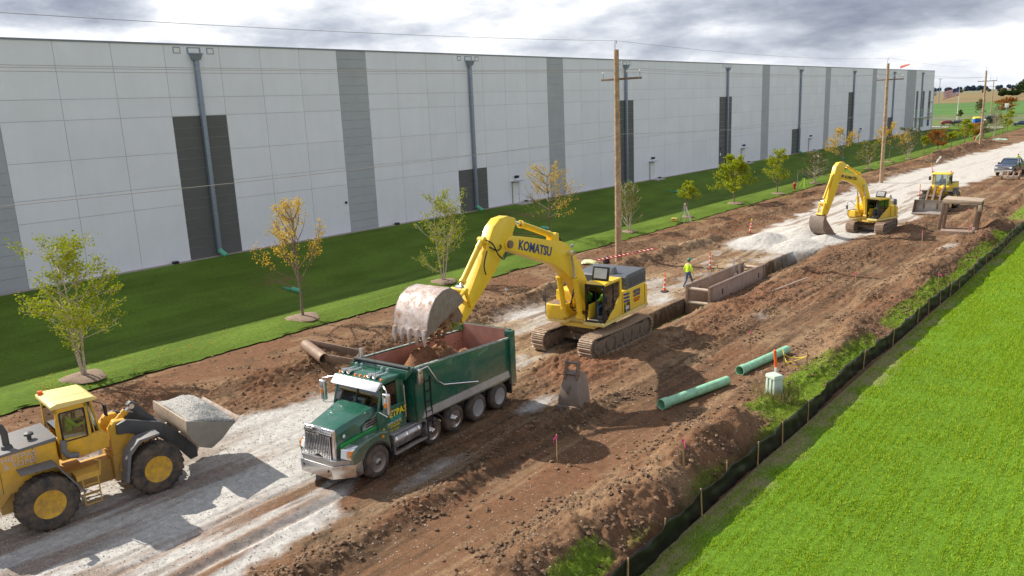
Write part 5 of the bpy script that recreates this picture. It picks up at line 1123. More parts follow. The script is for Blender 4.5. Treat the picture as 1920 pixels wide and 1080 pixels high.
RZ2 = math.atan2(-.945, -.33)
S2 = dict(label='smaller yellow excavator digging at the gravel pile beyond the trench', loc=(-19.45, 70.2, .10), rz=RZ2, under=-math.pi/2-.02, s=.82, tw=.66, gauge=2.30, tl=4.1, tr=.42,
          hw=1.30, xf=1.30, xr=-1.75, zd=1.16, cabx=(-.45, 1.18), caby=(.30, 1.3), cabz=2.80, zside=2.1, zeng=2.62, hatch=.2, paint=YEL, hood=SILV,
          boom=[(4.55, 4.82), (4.4, 5.10), (4.0, 5.12), (2.8, 4.95), (1.9, 4.68), (1.35, 4.35), (.9, 3.7), (.5, 2.8), (.05, 1.7), (.2, 1.3), (.55, 1.4), (1.0, 2.5), (1.45, 3.3), (2.1, 3.85), (3.0, 4.25), (4.4, 4.62)],
          by=(-.36, .08), boompins=[(1.5, 3.9, .09), (4.25, 4.86, .12), (.3, 1.55, .12)], lug=(1.7, 2.1, -.26, .0, 4.5, 4.92), bc=((1.2, 1.35), (1.5, 3.9)), ac=((1.9, 4.85), (3.85, 5.75)),
          arm=[(3.75, 5.72), (4.1, 5.98), (4.6, 5.95), (4.95, 5.65), (5.15, 5.1), (5.75, 3.4), (6.2, 2.1), (6.28, 1.85), (6.0, 1.75), (5.7, 2.0), (5.1, 3.1), (4.5, 4.4), (4.1, 4.9), (3.95, 5.3)],
          kc=((5.2, 5.0), (6.2, 3.0)), link=((6.22, 2.85), (5.75, 2.45), (6.55, 2.0)), armpins=[(6.1, 1.9)], bw=1.30,
          bshell=[(6.75, 1.9), (6.9, 1.45), (6.85, .95), (6.6, .55), (6.2, .30), (5.75, .22), (5.35, .32)], bears=[(6.0, 1.95), (6.3, 2.0), (6.8, 1.8), (6.6, 1.2), (6.0, 1.4)], tdir=(-1, .1), bmat=STEELMUD, bside=RUST)
ex2, ym2 = excavator(S2)
a = Vector((-1, 0, -.18)).normalized(); text('KOMATSU', .34, BLACK, ex2, (3.15, S2['by'][1]+.012, 4.62), a, (a.z, 0, -a.x), 'maker_lettering', .006, 0, .008)
person('operator in yellow-green vest seated inside the smaller excavator cab', toworld(S2, (.15, .8, 1.50)), RZ2, 'sit', HIVIS, HATW, hands=False)

# ------------------------------------------------------------------ dump truck
def dump_truck():
    rz = math.atan2(-.995, .095); t = thing('dump_truck', 'green dump truck with chrome grille and muddy box under the excavator bucket', 'dump truck', (-19.85, 14.94, .0), rz)
    for x, r_, rise, rm in ((-.04, .54, 0, ALU), (-2.76, .48, .09, CHROME), (-4.0, .50, .09, CHROME), (-5.37, .53, 0, SILV), (-6.76, .53, 0, SILV)):
        for s in (-1, 1): 
            wheel(t, (x, s*1.24, r_+rise), r_, .31, s, rm, r_*.60, 0, 10, .03 if x > -5 else .13)
            if x < -5: wheel(t, (x, s*.90, r_+rise), r_, .29, s, rm, r_*.54, 0, 0, .1, 'inner_wheel')
    b = M(); b.bx(-7.6, .9, .36, .46, .62, .90); b.bx(-7.6, .9, -.46, -.36, .62, .90)
    for x in (-.04, -2.76, -4.0, -5.37, -6.76): b.cyl((x, -.95, .55), (x, .95, .55), .09, n=10); b.box((x, 0, .57), (.4, .4, .36))
    b.bx(-2.0, -1.6, -.9, .9, .6, .95); b.obj('chassis', BLACK, t, .01)
    # hood: loft between grille and cowl
    h = M()
    def sec(x, w, zb, zt, ws): return [(x, -w, zb), (x, -w*.98, zt-.16), (x, -ws, zt-.02), (x, 0, zt+.02), (x, ws, zt-.02), (x, w*.98, zt-.16), (x, w, zb)]
    ss = [sec(1.14, .66, .95, 1.86, .55), sec(.75, .70, .98, 1.95, .58), sec(.2, .76, 1.02, 2.05, .66), sec(-.48, .88, 1.1, 2.17, .78)]
    vs = [p for s_ in ss for p in s_]; n = 7; fs = [(i*n+j, i*n+j+1, (i+1)*n+j+1, (i+1)*n+j) for i in range(3) for j in range(n-1)]+[tuple(range(n)), tuple(range(3*n, 4*n))[::-1]]+[(i*n, (i+1)*n, (i+1)*n+6, i*n+6) for i in range(3)]
    h.add(vs, fs); ho = h.obj('hood', GREEN, t, .02, segs=3)
    k = M(); k.bx(-.45, 1.1, -.006, .006, 1.9, 1.905)
    for s in (-1, 1):  # fenders
        k = M(); A = arcpts(-.04, .54, .67, 10, 168, 14); B = arcpts(-.04, .54, .61, 168, 10, 14)
        pts = [(.98, .80), (1.02, 1.12), (.78, 1.30), (.25, 1.42), (-.30, 1.46), (-.62, 1.36), (-.70, 1.0), (-.72, .72)]+B[1:-1]
        yo = 1.22; k.prism(pts, s*.62, s*yo); k.obj('fender', GREEN, ho, .06, segs=3)
        k = M(); k.prism(arcpts(-.04, .54, .66, 5, 172, 14)+arcpts(-.04, .54, .60, 172, 5, 14), s*(yo-.05), s*(yo+.03)); k.obj('fender_trim', BLK, ho)
        k = M(); k.hexa([(.80, s*.80, .98), (1.12, s*.80, .98), (1.02, s*1.16, .98), (.72, s*1.18, .98), (.74, s*.78, 1.36), (1.05, s*.78, 1.30), (.94, s*1.12, 1.28), (.66, s*1.15, 1.34)]); hl = k.obj('headlight', CHROME, t, .03)
        k = M(); k.hexa([(1.09, s*.83, 1.04), (1.135, s*.83, 1.04), (1.09, s*1.02, 1.04), (1.05, s*1.02, 1.04), (1.04, s*.82, 1.26), (1.09, s*.82, 1.26), (1.05, s*1.0, 1.25), (1.0, s*1.0, 1.25)]); k.obj('lens', mat('lamp_lens', (.75, .78, .8), .1, coat=1), hl)
        k = M(); k.hexa([(.98, s*1.04, 1.04), (1.045, s*1.05, 1.04), (1.02, s*1.165, 1.04), (.80, s*1.18, 1.04), (.94, s*1.02, 1.25), (1.01, s*1.03, 1.25), (.96, s*1.14, 1.24), (.76, s*1.16, 1.24)]); k.obj('turn_signal', AMBER, hl)
        k = M(); k.hexa([(-.50, s*.885, 1.62), (.12, s*.80, 1.52), (.12, s*.82, 1.70), (-.50, s*.90, 1.98), (-.50, s*.915, 1.62), (.12, s*.83, 1.52), (.12, s*.845, 1.70), (-.50, s*.925, 1.98)]); v = k.obj('hood_vent', CHROME, ho)
        k = M()
        for i in range(3): z_ = 1.66+i*.09; k.hexa([(-.44, s*.918, z_), (.0+i*-.03, s*.85, z_-.05), (.0+i*-.03, s*.85, z_-.01), (-.44, s*.92, z_+.04), (-.44, s*.933, z_), (.0+i*-.03, s*.866, z_-.05), (.0+i*-.03, s*.866, z_-.01), (-.44, s*.936, z_+.04)])
        k.obj('vent_slot', BLACK, ho)
        for (x0, x1, z0, z1, dz, mm) in ((1.0, -.45, 1.26, 1.44, .13, LGREEN), (1.0, -.45, 1.22, 1.39, .028, YTXT)):
            w0 = .685; w1 = .885; k = M(); k.hexa([(x0, s*w0, z0), (x1, s*w1, z1), (x1, s*w1, z1+dz), (x0, s*w0, z0+dz), (x0, s*(w0+.025), z0), (x1, s*(w1+.018), z1), (x1, s*(w1+.018), z1+dz), (x0, s*(w0+.025), z0+dz)]); k.obj('stripe', mm, ho)
        k = M(); k.lathe([(.0, 0), (.055, 0), (.05, s*.02), (0, s*.02)], (-.35, s*1.225, 1.28), 'y', 12); k.obj('marker_lamp', AMBER, ho)
        k = M(); k.lathe([(.0, 0), (.06, 0), (.055, s*.01), (0, s*.01)], (.82, s*.715, 1.62), 'y', 14); k.obj('badge', WTXT, ho)
    # grille
    k = M(); k.hexa([(1.13, -.70, .86), (1.22, -.70, .86), (1.22, .70, .86), (1.13, .70, .86), (1.10, -.66, 1.92), (1.19, -.64, 1.90), (1.19, .64, 1.90), (1.10, .66, 1.92)]); g = k.obj('grille', CHROME, t, .03, segs=3)
    k = M(); k.bx(1.205, 1.235, -.55, .55, .98, 1.70); k.obj('grille_mesh', BLACK, g)
    k = M()
    for i in range(15): y = -.52+i*1.04/14; zl = .96+.12*max(0, 1-abs(y)/.25); k.bx(1.225, 1.27, y-.018, y+.018, zl, 1.72-.02*abs(i-7)/7)
    k.obj('grille_bar', CHROME, g, .006)
    k = M(); k.box((1.24, 0, 1.86), (.10, .34, .14)); k.box((1.25, 0, 1.76), (.06, .16, .12)); k.prism([(-.62, 1.74), (.62, 1.74), (.62, 1.84), (.2, 1.84), (.12, 1.93), (-.12, 1.93), (-.2, 1.84), (-.62, 1.84)], 1.2, 1.245, 'x'); k.obj('emblem', CHROME, g, .02)
    # bumper
    k = M(); k.prism([(1.42, -.70), (1.42, .70), (.92, 1.22), (.62, 1.24), (.62, 1.16), (.88, 1.13), (1.30, .62), (1.30, -.62), (.88, -1.13), (.62, -1.16), (.62, -1.24), (.92, -1.22)], .40, .82, 'z'); bu = k.obj('bumper', CHROME, t, .02)
    k = M(); k.prism([(1.36, -.68), (1.36, .68), (.88, 1.18), (.78, 1.1), (1.1, .6), (1.1, -.6), (.78, -1.1), (.88, -1.18)], .83, .97, 'z'); k.obj('bumper_step', ALU, bu)
    k = M()
    for y in (-.55, .55): k.cyl((1.40, y, .66), (1.43, y, .66), .04, n=12)
    k.obj('tow_hole', BLACK, bu)
    # cab
    x0, x1 = -1.72, -.42; w = 1.02
    c = M(); c.bx(x0, x1, -w, w, .98, 2.02); c.bx(x0, x0+.16, -w, w, 2.02, 2.86)
    for s in (-1, 1):
        c.bx(x0+.16, x0+.38, s*(w-.06), s*w, 2.02, 2.84)
        c.hexa([(x1-.10, s*(w-.08), 2.0), (x1, s*(w-.08), 2.0), (x1, s*w, 2.0), (x1-.10, s*w, 2.0), (x1-.36, s*(w-.08), 2.84), (x1-.26, s*(w-.08), 2.84), (x1-.26, s*w, 2.84), (x1-.36, s*w, 2.84)])
    cb = c.obj('cab', GREEN, t, .03)
    c = M(); c.prism([(x0-.02, 2.82), (x0+.05, 2.96), (x1-.5, 3.03), (x1-.22, 2.94), (x1-.14, 2.82)], -w-.01, w+.01); c.obj('cab_roof', GREEN, cb, .05, segs=3)
    c = M(); c.bx(x0+.3, x1-.05, -w+.05, w-.05, .99, 1.5); c.obj('dashboard', BLACK, cb)
    gl = M(); gl.hexa([(x1-.03, -w+.08, 2.02), (x1-.02, -w+.08, 2.02), (x1-.02, w-.08, 2.02), (x1-.03, w-.08, 2.02), (x1-.29, -w+.08, 2.82), (x1-.28, -w+.08, 2.82), (x1-.28, w-.08, 2.82), (x1-.29, w-.08, 2.82)]); gl.obj('windscreen', GLASSK, cb)
    gl = M(); 
    for s in (-1, 1): gl.bx(x0+.38, x1-.22, s*(w-.03), s*(w-.02), 2.02, 2.78)
    pieces(gl, 'side_window', GLASSK, cb)
    k = M(); k.hexa([(x1-.02, -.02, 2.02), (x1+.01, -.02, 2.02), (x1+.01, .02, 2.02), (x1-.02, .02, 2.02), (x1-.28, -.02, 2.82), (x1-.25, -.02, 2.82), (x1-.25, .02, 2.82), (x1-.28, .02, 2.82)])
    for y in (-.5, .45): k.tube([(x1+.02, y, 2.04), (x1-.04, y+.35, 2.28)], .012, 5)
    k.obj('wiper', BLACK, cb)
    for s in (-1, 1):
        k = M(); k.bx(x0+.36, x1-.1, s*w, s*(w+.008), 1.05, 2.0); d = k.obj('door', GREEN, cb, .004); k = M(); k.bx(x0+.48, x0+.62, s*(w+.008), s*(w+.03), 1.78, 1.84); k.obj('door_handle', CHROME, d)
        k = M(); k.bx(x0+.3, x1-.05, s*(w-.05), s*(w+.03), .93, .99); k.obj('sill_trim', ALU, cb)
        k = M(); k.tube([(x0+.14, s*(w+.0), 2.62), (x0+.12, s*(w+.09), 2.6), (x0+.12, s*(w+.10), 1.5), (x0+.12, s*(w+.0), 1.45)], .022, 8); k.obj('grab_handle', CHROME, cb)
        k = M(); k.tube([(x1-.3, s*w, 2.86), (x1-.02, s*(w+.42), 2.80), (x1+.02, s*(w+.45), 2.72), (x1+.02, s*(w+.45), 1.98), (x1-.05, s*(w+.38), 1.92), (x1-.05, s*w, 2.02)], .02, 8); mo = k.obj('mirror_bracket', CHROME, cb)
        k = M(); k.box((x1+.0, s*(w+.42), 2.38), (.14, .26, .70)); k.obj('mirror', CHROME, mo, .05, segs=3)
        k = M(); k.box((x1+.075, s*(w+.42), 2.36), (.02, .09, .16)); k.obj('mirror_lamp', AMBER, mo)
    k = M(); k.hexa([(x1-.26, -w-.01, 2.80), (x1+.04, -w-.01, 2.72), (x1+.04, w+.01, 2.72), (x1-.26, w+.01, 2.80), (x1-.30, -w-.01, 2.93), (x1-.20, -w-.01, 2.95), (x1-.20, w+.01, 2.95), (x1-.30, w+.01, 2.93)]); k.obj('sun_visor', mat('polished_visor', (.70, .71, .73), .28, .55, var=.02), cb, .01)
    for i, y in enumerate((-.92, -.22, 0, .22, .92)): k = M(); k.lathe([(.0, 0), (.06, 0), (.055, .05), (.03, .075), (0, .08)], (x1-.36, y, 2.955), 'z', 12); k.obj('roof_marker', AMBER, cb)
    for y in (-.75, -.50, .42, .67):
        k = M(); k.cyl((x1-.52, y, 3.06), (x1-.32, y, 3.07), .05, .085, 14); k.cyl((x1-.9, y, 3.05), (x1-.52, y, 3.06), .02, .025, 8); k.lathe([(.09, .0), (.085, .03), (0, .05)], (x1-.33, y, 3.07), 'x', 14); k.obj('air_horn', CHROME, cb)
        k = M(); k.cyl((x1-1.0, y-.05, 3.0), (x1-.98, y-.05, 3.14), .05, .05, 10); k.obj('work_lamp', CHROME, cb)
    k = M(); k.tube([(x1-.3, .75, 3.0), (x1-.32, .78, 4.3)], .006, 4); k.obj('antenna', BLACK, cb)
    y = w+.016
    text('HIETPAS', .29, YTXT, t, (x0+.56, y, 1.75), (-1, 0, .10), (0, 0, 1), 'owner_lettering', .004, .05, .010, 1.); text('& SONS', .20, TTXT, t, (x0+.60, y, 1.575), (-1, 0, .10), (0, 0, 1), 'owner_lettering', bold=.006)
    text('SEWER & WATER', .085, WTXT, t, (x0+.60, y, 1.46), (-1, 0, .05), (0, 0, 1), 'owner_lettering'); text('LITTLE CHUTE, WI\n920-788-6688', .08, YTXT, t, (x0+.60, y, 1.36), (-1, 0, .05), (0, 0, 1), 'owner_lettering'); text('GVW 73,280\nUS DOT 264821', .08, YTXT, t, (x0+.62, y, 1.16), (-1, 0, .05), (0, 0, 1), 'owner_lettering')
    text('8', .22, YTXT, t, (x1-.18, y, 1.32), (-1, 0, 0), (0, 0, 1), 'fleet_number', bold=.006)
    # exhaust, tank, steps
    for s in (-1,): k = M(); k.cyl((x0-.12, s*.98, .9), (x0-.12, s*.98, 3.5), .075, n=16); k.cyl((x0-.12, s*.98, 1.6), (x0-.12, s*.98, 2.7), .12, n=16); k.obj('exhaust_stack', CHROME, t)
    for s in (-1, 1):
        k = M(); k.cyl((-2.35, s*.92, .82), (-.80, s*.92, .82), .30, n=26); k.obj('fuel_tank', ALU, t, .02)
        for xx in (-2.1, -1.5, -1.0): k = M(); k.cyl((xx-.03, s*.92, .82), (xx+.03, s*.92, .82), .31, n=26); k.obj('tank_strap', CHROME, t)
        k = M(); k.bx(-2.38, -.78, s*.98, s*1.28, 1.12, 1.15); k.bx(-2.38, -.78, s*1.10, s*1.34, .48, .51); k.bx(-2.38, -.78, s*1.28, s*1.30, .50, .58); k.bx(-.80, -.76, s*1.0, s*1.3, .5, 1.13); k.bx(-2.4, -2.36, s*1.0, s*1.3, .5, 1.13)
        for i in range(5): k.bx(-2.38, -.78, s*(1.0+i*.055), s*(1.012+i*.055), 1.15, 1.17)
        k.obj('step', ALU, t)
        k = M(); k.bx(-2.52, -2.42, s*.62, s*1.28, .42, 1.2); pieces(k, 'mud_flap', BLK, t)
        k = M(); k.bx(-.78, -.74, s*.70, s*1.2, .3, .9); pieces(k, 'mud_flap', BLK, t)
        k = M(); k.prism(arcpts(-2.76, .57, .62, 20, 160, 10)+arcpts(-2.76, .57, .58, 160, 20, 10), s*.85, s*1.26); k.obj('wheel_guard', BLK, t)
    # dump box
    F, Bk, W = -1.98, -7.75, 1.25; zt0, zt1, zb0, zb1 = 3.06, 2.62, 1.16, .98
    def zt(x): return zt0+(zt1-zt0)*(F-x)/(F-Bk)
    def zb(x): return zb0+(zb1-zb0)*(F-x)/(F-Bk)
    bx_ = thing  # placeholder
    k = M()
    for s in (-1, 1): k.hexa([(Bk, s*(W-.06), zb(Bk)), (F, s*(W-.06), zb(F)), (F, s*W, zb(F)), (Bk, s*W, zb(Bk)), (Bk, s*(W-.06), zt(Bk)), (F, s*(W-.06), zt(F)), (F, s*W, zt(F)), (Bk, s*W, zt(Bk))])
    k.hexa([(F-.08, -W, zb0), (F, -W, zb0), (F, W, zb0), (F-.08, W, zb0), (F-.08, -W, zt0), (F, -W, zt0), (F, W, zt0), (F-.08, W, zt0)])
    k.bx(F-.1, F+.42, -.62, .62, zt0-.3, zt0-.26)
    k.hexa([(F-.1, -W, zt0-.02), (F+.40, -W+.02, zt0-.28), (F+.40, W-.02, zt0-.28), (F-.1, W, zt0-.02), (F-.1, -W, zt0+.02), (F+.40, -W+.02, zt0-.24), (F+.40, W-.02, zt0-.24), (F-.1, W, zt0+.02)])
    for s in (-1, 1): k.prism([(F-.05, zt0-.0), (F+.40, zt0-.24), (F+.40, zt0-.04), (F-.05, zt0+.06)], s*(W-.03), s*W)
    k.bx(F+.38, F+.42, -W, W, zt0-.26, zt0-.02)
    box = k.obj('dump_box', GREEN, t, .012)
    k = M()
    for s in (-1, 1): k.hexa([(Bk, s*(W-.085), zb(Bk)+.1), (F-.1, s*(W-.085), zb(F)+.1), (F-.1, s*(W-.063), zb(F)+.1), (Bk, s*(W-.063), zb(Bk)+.1), (Bk, s*(W-.085), zt(Bk)-.03), (F-.1, s*(W-.085), zt(F)-.03), (F-.1, s*(W-.063), zt(F)-.03), (Bk, s*(W-.063), zt(Bk)-.03)])
    k.bx(F-.11, F-.083, -W+.09, W-.09, zb0+.1, zt0-.05); k.hexa([(Bk+.1, -W+.09, zb(Bk)+.04), (F-.12, -W+.09, zb0+.04), (F-.12, W-.09, zb0+.04), (Bk+.1, W-.09, zb(Bk)+.04), (Bk+.1, -W+.09, zb(Bk)+.1), (F-.12, -W+.09, zb0+.1), (F-.12, W-.09, zb0+.1), (Bk+.1, W-.09, zb(Bk)+.1)])
    k.bx(Bk+.06, Bk+.09, -W+.1, W-.1, zb1+.1, zt1+.32); k.obj('box_liner', RUSTPINK, box)
    k = M(); k.bx(Bk-.02, Bk+.06, -W+.02, W-.02, zb1-.05, zt1+.34); k.obj('tailgate', GREEN, box, .01)
    k = M()
    for s in (-1, 1): k = M(); k.bx(Bk-.06, Bk+.28, s*(W-.02), s*(W+.10), zb1-.18, zt1+.06); k.bx(Bk-.06, Bk+.24, s*(W-.2), s*(W+.1), zt1+.062, zt1+.30); k.obj('rear_post', GREEN, box, .02)
    k = M()
    for s in (-1, 1): k.hexa([(Bk, s*(W-.03), zt(Bk)-.02), (F, s*(W-.03), zt(F)-.02), (F, s*(W+.03), zt(F)-.02), (Bk, s*(W+.03), zt(Bk)-.02), (Bk, s*(W-.08), zt(Bk)+.035), (F, s*(W-.08), zt(F)+.035), (F, s*(W+.03), zt(F)+.035), (Bk, s*(W+.03), zt(Bk)+.035)])
    k.obj('top_rail', mat('scuffed_rail', (.16, .25, .22), .4, .4, dirt=(.55, .55, .52), damt=.8, dscale=6), box)
    k = M()
    for s in (-1, 1): k.hexa([(Bk+.3, s*(W-.01), 1.10), (F-.25, s*(W-.01), 1.22), (F-.25, s*(W+.05), 1.22), (Bk+.3, s*(W+.05), 1.10), (Bk+.3, s*(W-.01), 1.36), (F-.45, s*(W-.01), 1.50), (F-.45, s*(W+.01), 1.50), (Bk+.3, s*(W+.01), 1.36)])
    k.obj('side_skirt', ALU, box)
    k = M()
    for i in range(5): k.bx(F-.75, F-.45, W+.02, W+.05, 1.0+i*.36, 1.03+i*.36)
    k.bx(F-.77, F-.74, W+.02, W+.05, .7, 2.6); k.bx(F-.46, F-.43, W+.02, W+.05, .7, 2.6); k.obj('ladder', BLACK, box)
    k = M(); k.tube([(F-.2, W+.06, zt0-.1), (F-.55, W+.12, zt0-.06), (F-1.0, W+.12, 2.35), (F-1.35, W+.12, 2.1), (F-2.6, W+.12, 1.78), (F-3.3, W+.12, 1.60)], .032, 10); k.obj('tarp_arm', CHROME, box, smooth=True)
    k = M(); k.box((F-.16, W+.10, zt0-.35), (.22, .12, .42)); k.cyl((F-.15, W, zt0-.12), (F-.15, W+.18, zt0-.12), .09, n=14); k.obj('tarp_motor', CHROME, box, .02)
    k = M(); k.cyl((F+.2, -W+.02, zt0+.06), (F+.2, W-.02, zt0+.06), .07, n=14); k.obj('tarp_roll', mat('tarp', (.03, .035, .04), .7), box)
    k = M()
    for s in (-1, 1): k.bx(Bk+.1, Bk+.16, s*.7, s*1.22, .35, 1.0)
    pieces(k, 'rear_flap', BLK, t)
    k = M()
    for s in (-1, 1): k.box((Bk-.07, s*(W+.02), 1.25), (.03, .08, .14))
    pieces(k, 'tail_lamp', RED, box)
    return t, rz, (-19.85, 14.94, 0)
dt, rzt, loct = dump_truck()
ST = dict(rz=rzt, loc=loct)
o = lump('dirt_load', 'heap of reddish brown dirt lying in the dump truck box', 'dirt', toworld(ST, (-4.3, .0, 1.15)), 1.95, 1.12, 1.85, DIRT, 21, amp=.28); o.rotation_euler = (0, 0, rzt)
o = lump('dirt_load', 'low rear spill of dirt behind the main heap in the truck box', 'dirt', toworld(ST, (-5.9, -.2, 1.1)), 1.3, 1.0, 1.3, DIRT, 22, amp=.3); o.rotation_euler = (0, 0, rzt)
person('driver in hi-vis yellow shirt sitting behind the dump truck side window', toworld(ST, (-1.25, .62, 1.52)), rzt, 'sit', HIVIS, None)

# ------------------------------------------------------------------ wheel loaders
def loader(S):
    t = thing('wheel_loader', S['label'], 'wheel loader', S['loc'], S['rz']); P = S['paint']
    for x in (-1.52, 1.53):
        for s in (-1, 1): wheel(t, (x, s*1.32, .80), .81, .58, s, S['rim'], .41, 22, 12, .10)
    b = M(); b.bx(-2.6, -.3, -.62, .62, .62, 1.3); b.bx(-.35, .5, -.3, .3, .5, 1.2); b.bx(.5, 2.0, -.55, .55, .5, 1.35)
    for x in (-1.52, 1.53): b.cyl((x, -1.1, .8), (x, 1.1, .8), .2, n=14)
    b.obj('chassis', P, t, .03)
    b = M(); b.prism([(-3.4, 1.0), (-3.55, 1.25), (-3.55, 2.15), (-3.35, 2.38), (-1.0, 2.50), (-1.0, 1.3), (-2.3, 1.25), (-2.6, .9)], -.82, .82); ho = b.obj('engine_housing', P, t, .05, segs=3)
    b = M(); b.prism([(-3.42, 2.36), (-3.3, 2.42), (-.98, 2.56), (-.98, 2.44)], -.84, .84); b.obj('hood_top', GREYP, ho, .02)
    b = M()
    for i in range(9): b.bx(-2.98, -2.72, -.835, -.82, 1.4+i*.09, 1.44+i*.09)
    b.bx(-2.5, -2.49, -.83, -.82, 1.3, 2.4); b.bx(-1.62, -1.61, -.83, -.82, 1.3, 2.45); b.obj('louvre', BLACK, ho)
    b = M(); b.lathe([(.16, 2.4), (.14, 2.55), (.10, 2.60)], (-2.16, -.45, 0), 'z', 16); b.tube([(-2.16, -.45, 2.5), (-2.16, -.45, 2.95), (-2.22, -.45, 3.15), (-2.45, -.45, 3.25)], .09, 14); b.obj('exhaust_pipe', DGREY, t, smooth=True)
    b = M(); b.lathe([(.06, 2.5), (.06, 2.62), (.13, 2.66), (.12, 2.72), (.03, 2.76)], (-1.55, -.3, 0), 'z', 14); b.obj('air_intake', DGREY, t)
    # counterweight tail
    b = M(); b.bx(-3.75, -2.9, -1.05, 1.05, .8, 1.45); b.obj('counterweight', P, t, .1, segs=3)
    # fenders
    for s in (-1, 1):
        y0, y1 = s*.75, s*1.34
        b = M(); b.hexa([(-2.1, y0, 1.88), (-1.2, y0, 1.86), (-1.2, y1, 1.86), (-2.1, y1, 1.88), (-2.1, y0, 1.93), (-1.2, y0, 1.93), (-1.2, y1, 1.91), (-2.1, y1, 1.93)]); b.hexa([(-1.2, y0, 1.86), (-.60, y0, .80), (-.60, y1, .80), (-1.2, y1, 1.86), (-1.2, y0, 1.93), (-.54, y0, .82), (-.54, y1, .82), (-1.2, y1, 1.92)]); b.obj('fender', GREYP, t, .01)
        b = M(); b.prism([(.56, .70), (.64, .70), (.80, 1.5), (1.12, 1.84), (1.7, 1.90), (1.7, 1.96), (1.08, 1.92), (.72, 1.58)], s*.85, s*1.36); b.obj('fender', GREYP, t)
        b = M(); b.prism([(.58, .9), (.80, 1.5), (1.1, 1.82), (1.0, 1.2)], s*.6, s*.95); b.obj('fender_panel', P, t, .02)
        b = M()
        b.tube([(-.62, s*1.32, .42), (-.60, s*1.30, 1.22)], .02, 6); b.tube([(-.18, s*1.32, .42), (-.18, s*1.30, 1.22)], .02, 6)
        for z_ in (.42, .72, 1.02): b.bx(-.62, -.18, s*1.22, s*1.34, z_-.015, z_+.015)
        b.tube([(-.12, s*1.3, 1.2), (-.06, s*1.3, 1.65), (-.2, s*1.25, 1.72)], .018, 6); b.bx(-.75, -.1, s*.8, s*1.3, 1.20, 1.36); b.obj('ladder', P, t)
    # cab
    x0, x1, w, zf, zt_ = -.92, .05, .78, 1.74, 3.36
    c = M(); c.prism([(x0-.0, zf), (x0, 2.42), (x0+.1, 2.42), (.20, 2.32), (.42, 2.18), (.40, 1.76)], -w, w); cb = c.obj('cab', P, t, .05)
    c = M()
    for s in (-1, 1):
        c.bx(x0, x0+.09, s*(w-.09), s*w, 2.3, zt_); c.hexa([(-.12, s*(w-.07), 2.28), (-.03, s*(w-.07), 2.28), (-.03, s*w, 2.28), (-.12, s*w, 2.28), (-.14, s*(w-.07), zt_), (-.05, s*(w-.07), zt_), (-.05, s*w, zt_), (-.14, s*w, zt_)])
        c.hexa([(.22, s*.52, 2.26), (.28, s*.52, 2.26), (.28, s*.58, 2.26), (.22, s*.58, 2.26), (.06, s*.56, zt_), (.12, s*.56, zt_), (.12, s*.62, zt_), (.06, s*.62, zt_)])
    c.bx(x0, -.05, -w, -w+.05, 3.2, zt_); c.bx(x0, -.05, w-.05, w, 3.2, zt_); pieces(c, 'cab_post', P, cb, .012)
    c = M(); c.prism([(x0-.08, zt_), (x0-.08, zt_+.10), (x0+.1, zt_+.16), (x1+.1, zt_+.12), (x1+.22, zt_+.03), (x1+.20, zt_)], -w-.05, w+.05); c.obj('cab_roof', S['roof'], cb, .03)
    gl = M(); 
    for s in (-1, 1):
        gl.bx(x0+.1, -.13, s*(w-.035), s*(w-.025), 2.3, 3.2)
        gl.hexa([(-.02, s*(w-.02), 2.28), (-.02, s*(w-.03), 2.28), (.25, s*.55, 2.28), (.25, s*.56, 2.28), (-.04, s*(w-.02), zt_-.02), (-.04, s*(w-.03), zt_-.02), (.08, s*.59, zt_-.02), (.08, s*.60, zt_-.02)])
    gl.hexa([(.26, -.52, 2.28), (.27, -.52, 2.28), (.27, .52, 2.28), (.26, .52, 2.28), (.10, -.56, zt_), (.11, -.56, zt_), (.11, .56, zt_), (.10, .56, zt_)]); gl.bx(x0+.02, x0+.03, -w+.09, w-.09, 2.4, 3.3); pieces(gl, 'cab_window', GLASS, cb)
    c = M()
    for s in (-1, 1):
        for (a, e) in (((x0+.12, 2.32), (-.14, 2.32)), ((-.14, 2.32), (-.14, 3.2)), ((-.14, 3.2), (x0+.12, 3.2)), ((x0+.12, 3.2), (x0+.12, 2.32))): c.tube([(a[0], s*(w+.0), a[1]), (e[0], s*(w+.0), e[1])], .022, 6)
    c.obj('window_seal', BLACK, cb)
    c = M(); c.bx(x0+.1, x0+.25, -.25, .25, 1.9, 2.85); c.bx(x0+.1, x0+.6, -.25, .25, 2.0, 2.2); c.tube([(.0, 0, 2.2), (-.15, 0, 2.55)], .03, 6); c.lathe([(.17, 0), (.17, .02), (.14, .02), (.14, 0)], (-.16, 0, 2.56), 'z', 16); c.obj('seat', BLACK, cb, .02)
    c = M(); c.tube([(x0-.02, -w-.05, 2.35), (x0-.04, -w-.10, 2.9), (x0+.02, -w-.03, 3.1)], .018, 6); c.obj('grab_rail', P, cb); c = M(); c.tube([(.05, -w-.03, 2.35), (-.02, -w-.05, 3.2)], .016, 6); c.obj('grab_rail', P, cb)
    c = M(); c.cyl((x0+.02, .62, zt_+.12), (x0+.02, .62, zt_+.24), .075, n=14); c.obj('beacon', ORANGE, cb, .01)
    for s in (-1, 1):
        c = M(); c.tube([(.15, s*(w-.1), 3.3), (.35, s*(w+.12), 3.2), (.38, s*(w+.12), 2.9)], .015, 6); c.box((.40, s*(w+.12), 3.0), (.06, .2, .36)); c.obj('mirror', BLACK, cb, .02)
    c = M(); c.tube([(-.82, -w-.06, 2.4), (-.86, -w-.10, 2.1), (-.75, -w-.12, 1.9), (-.5, -w-.1, 1.85)], .09, 10); c.obj('intake_duct', GREYP, t, smooth=True)
    # front frame tower
    c = M()
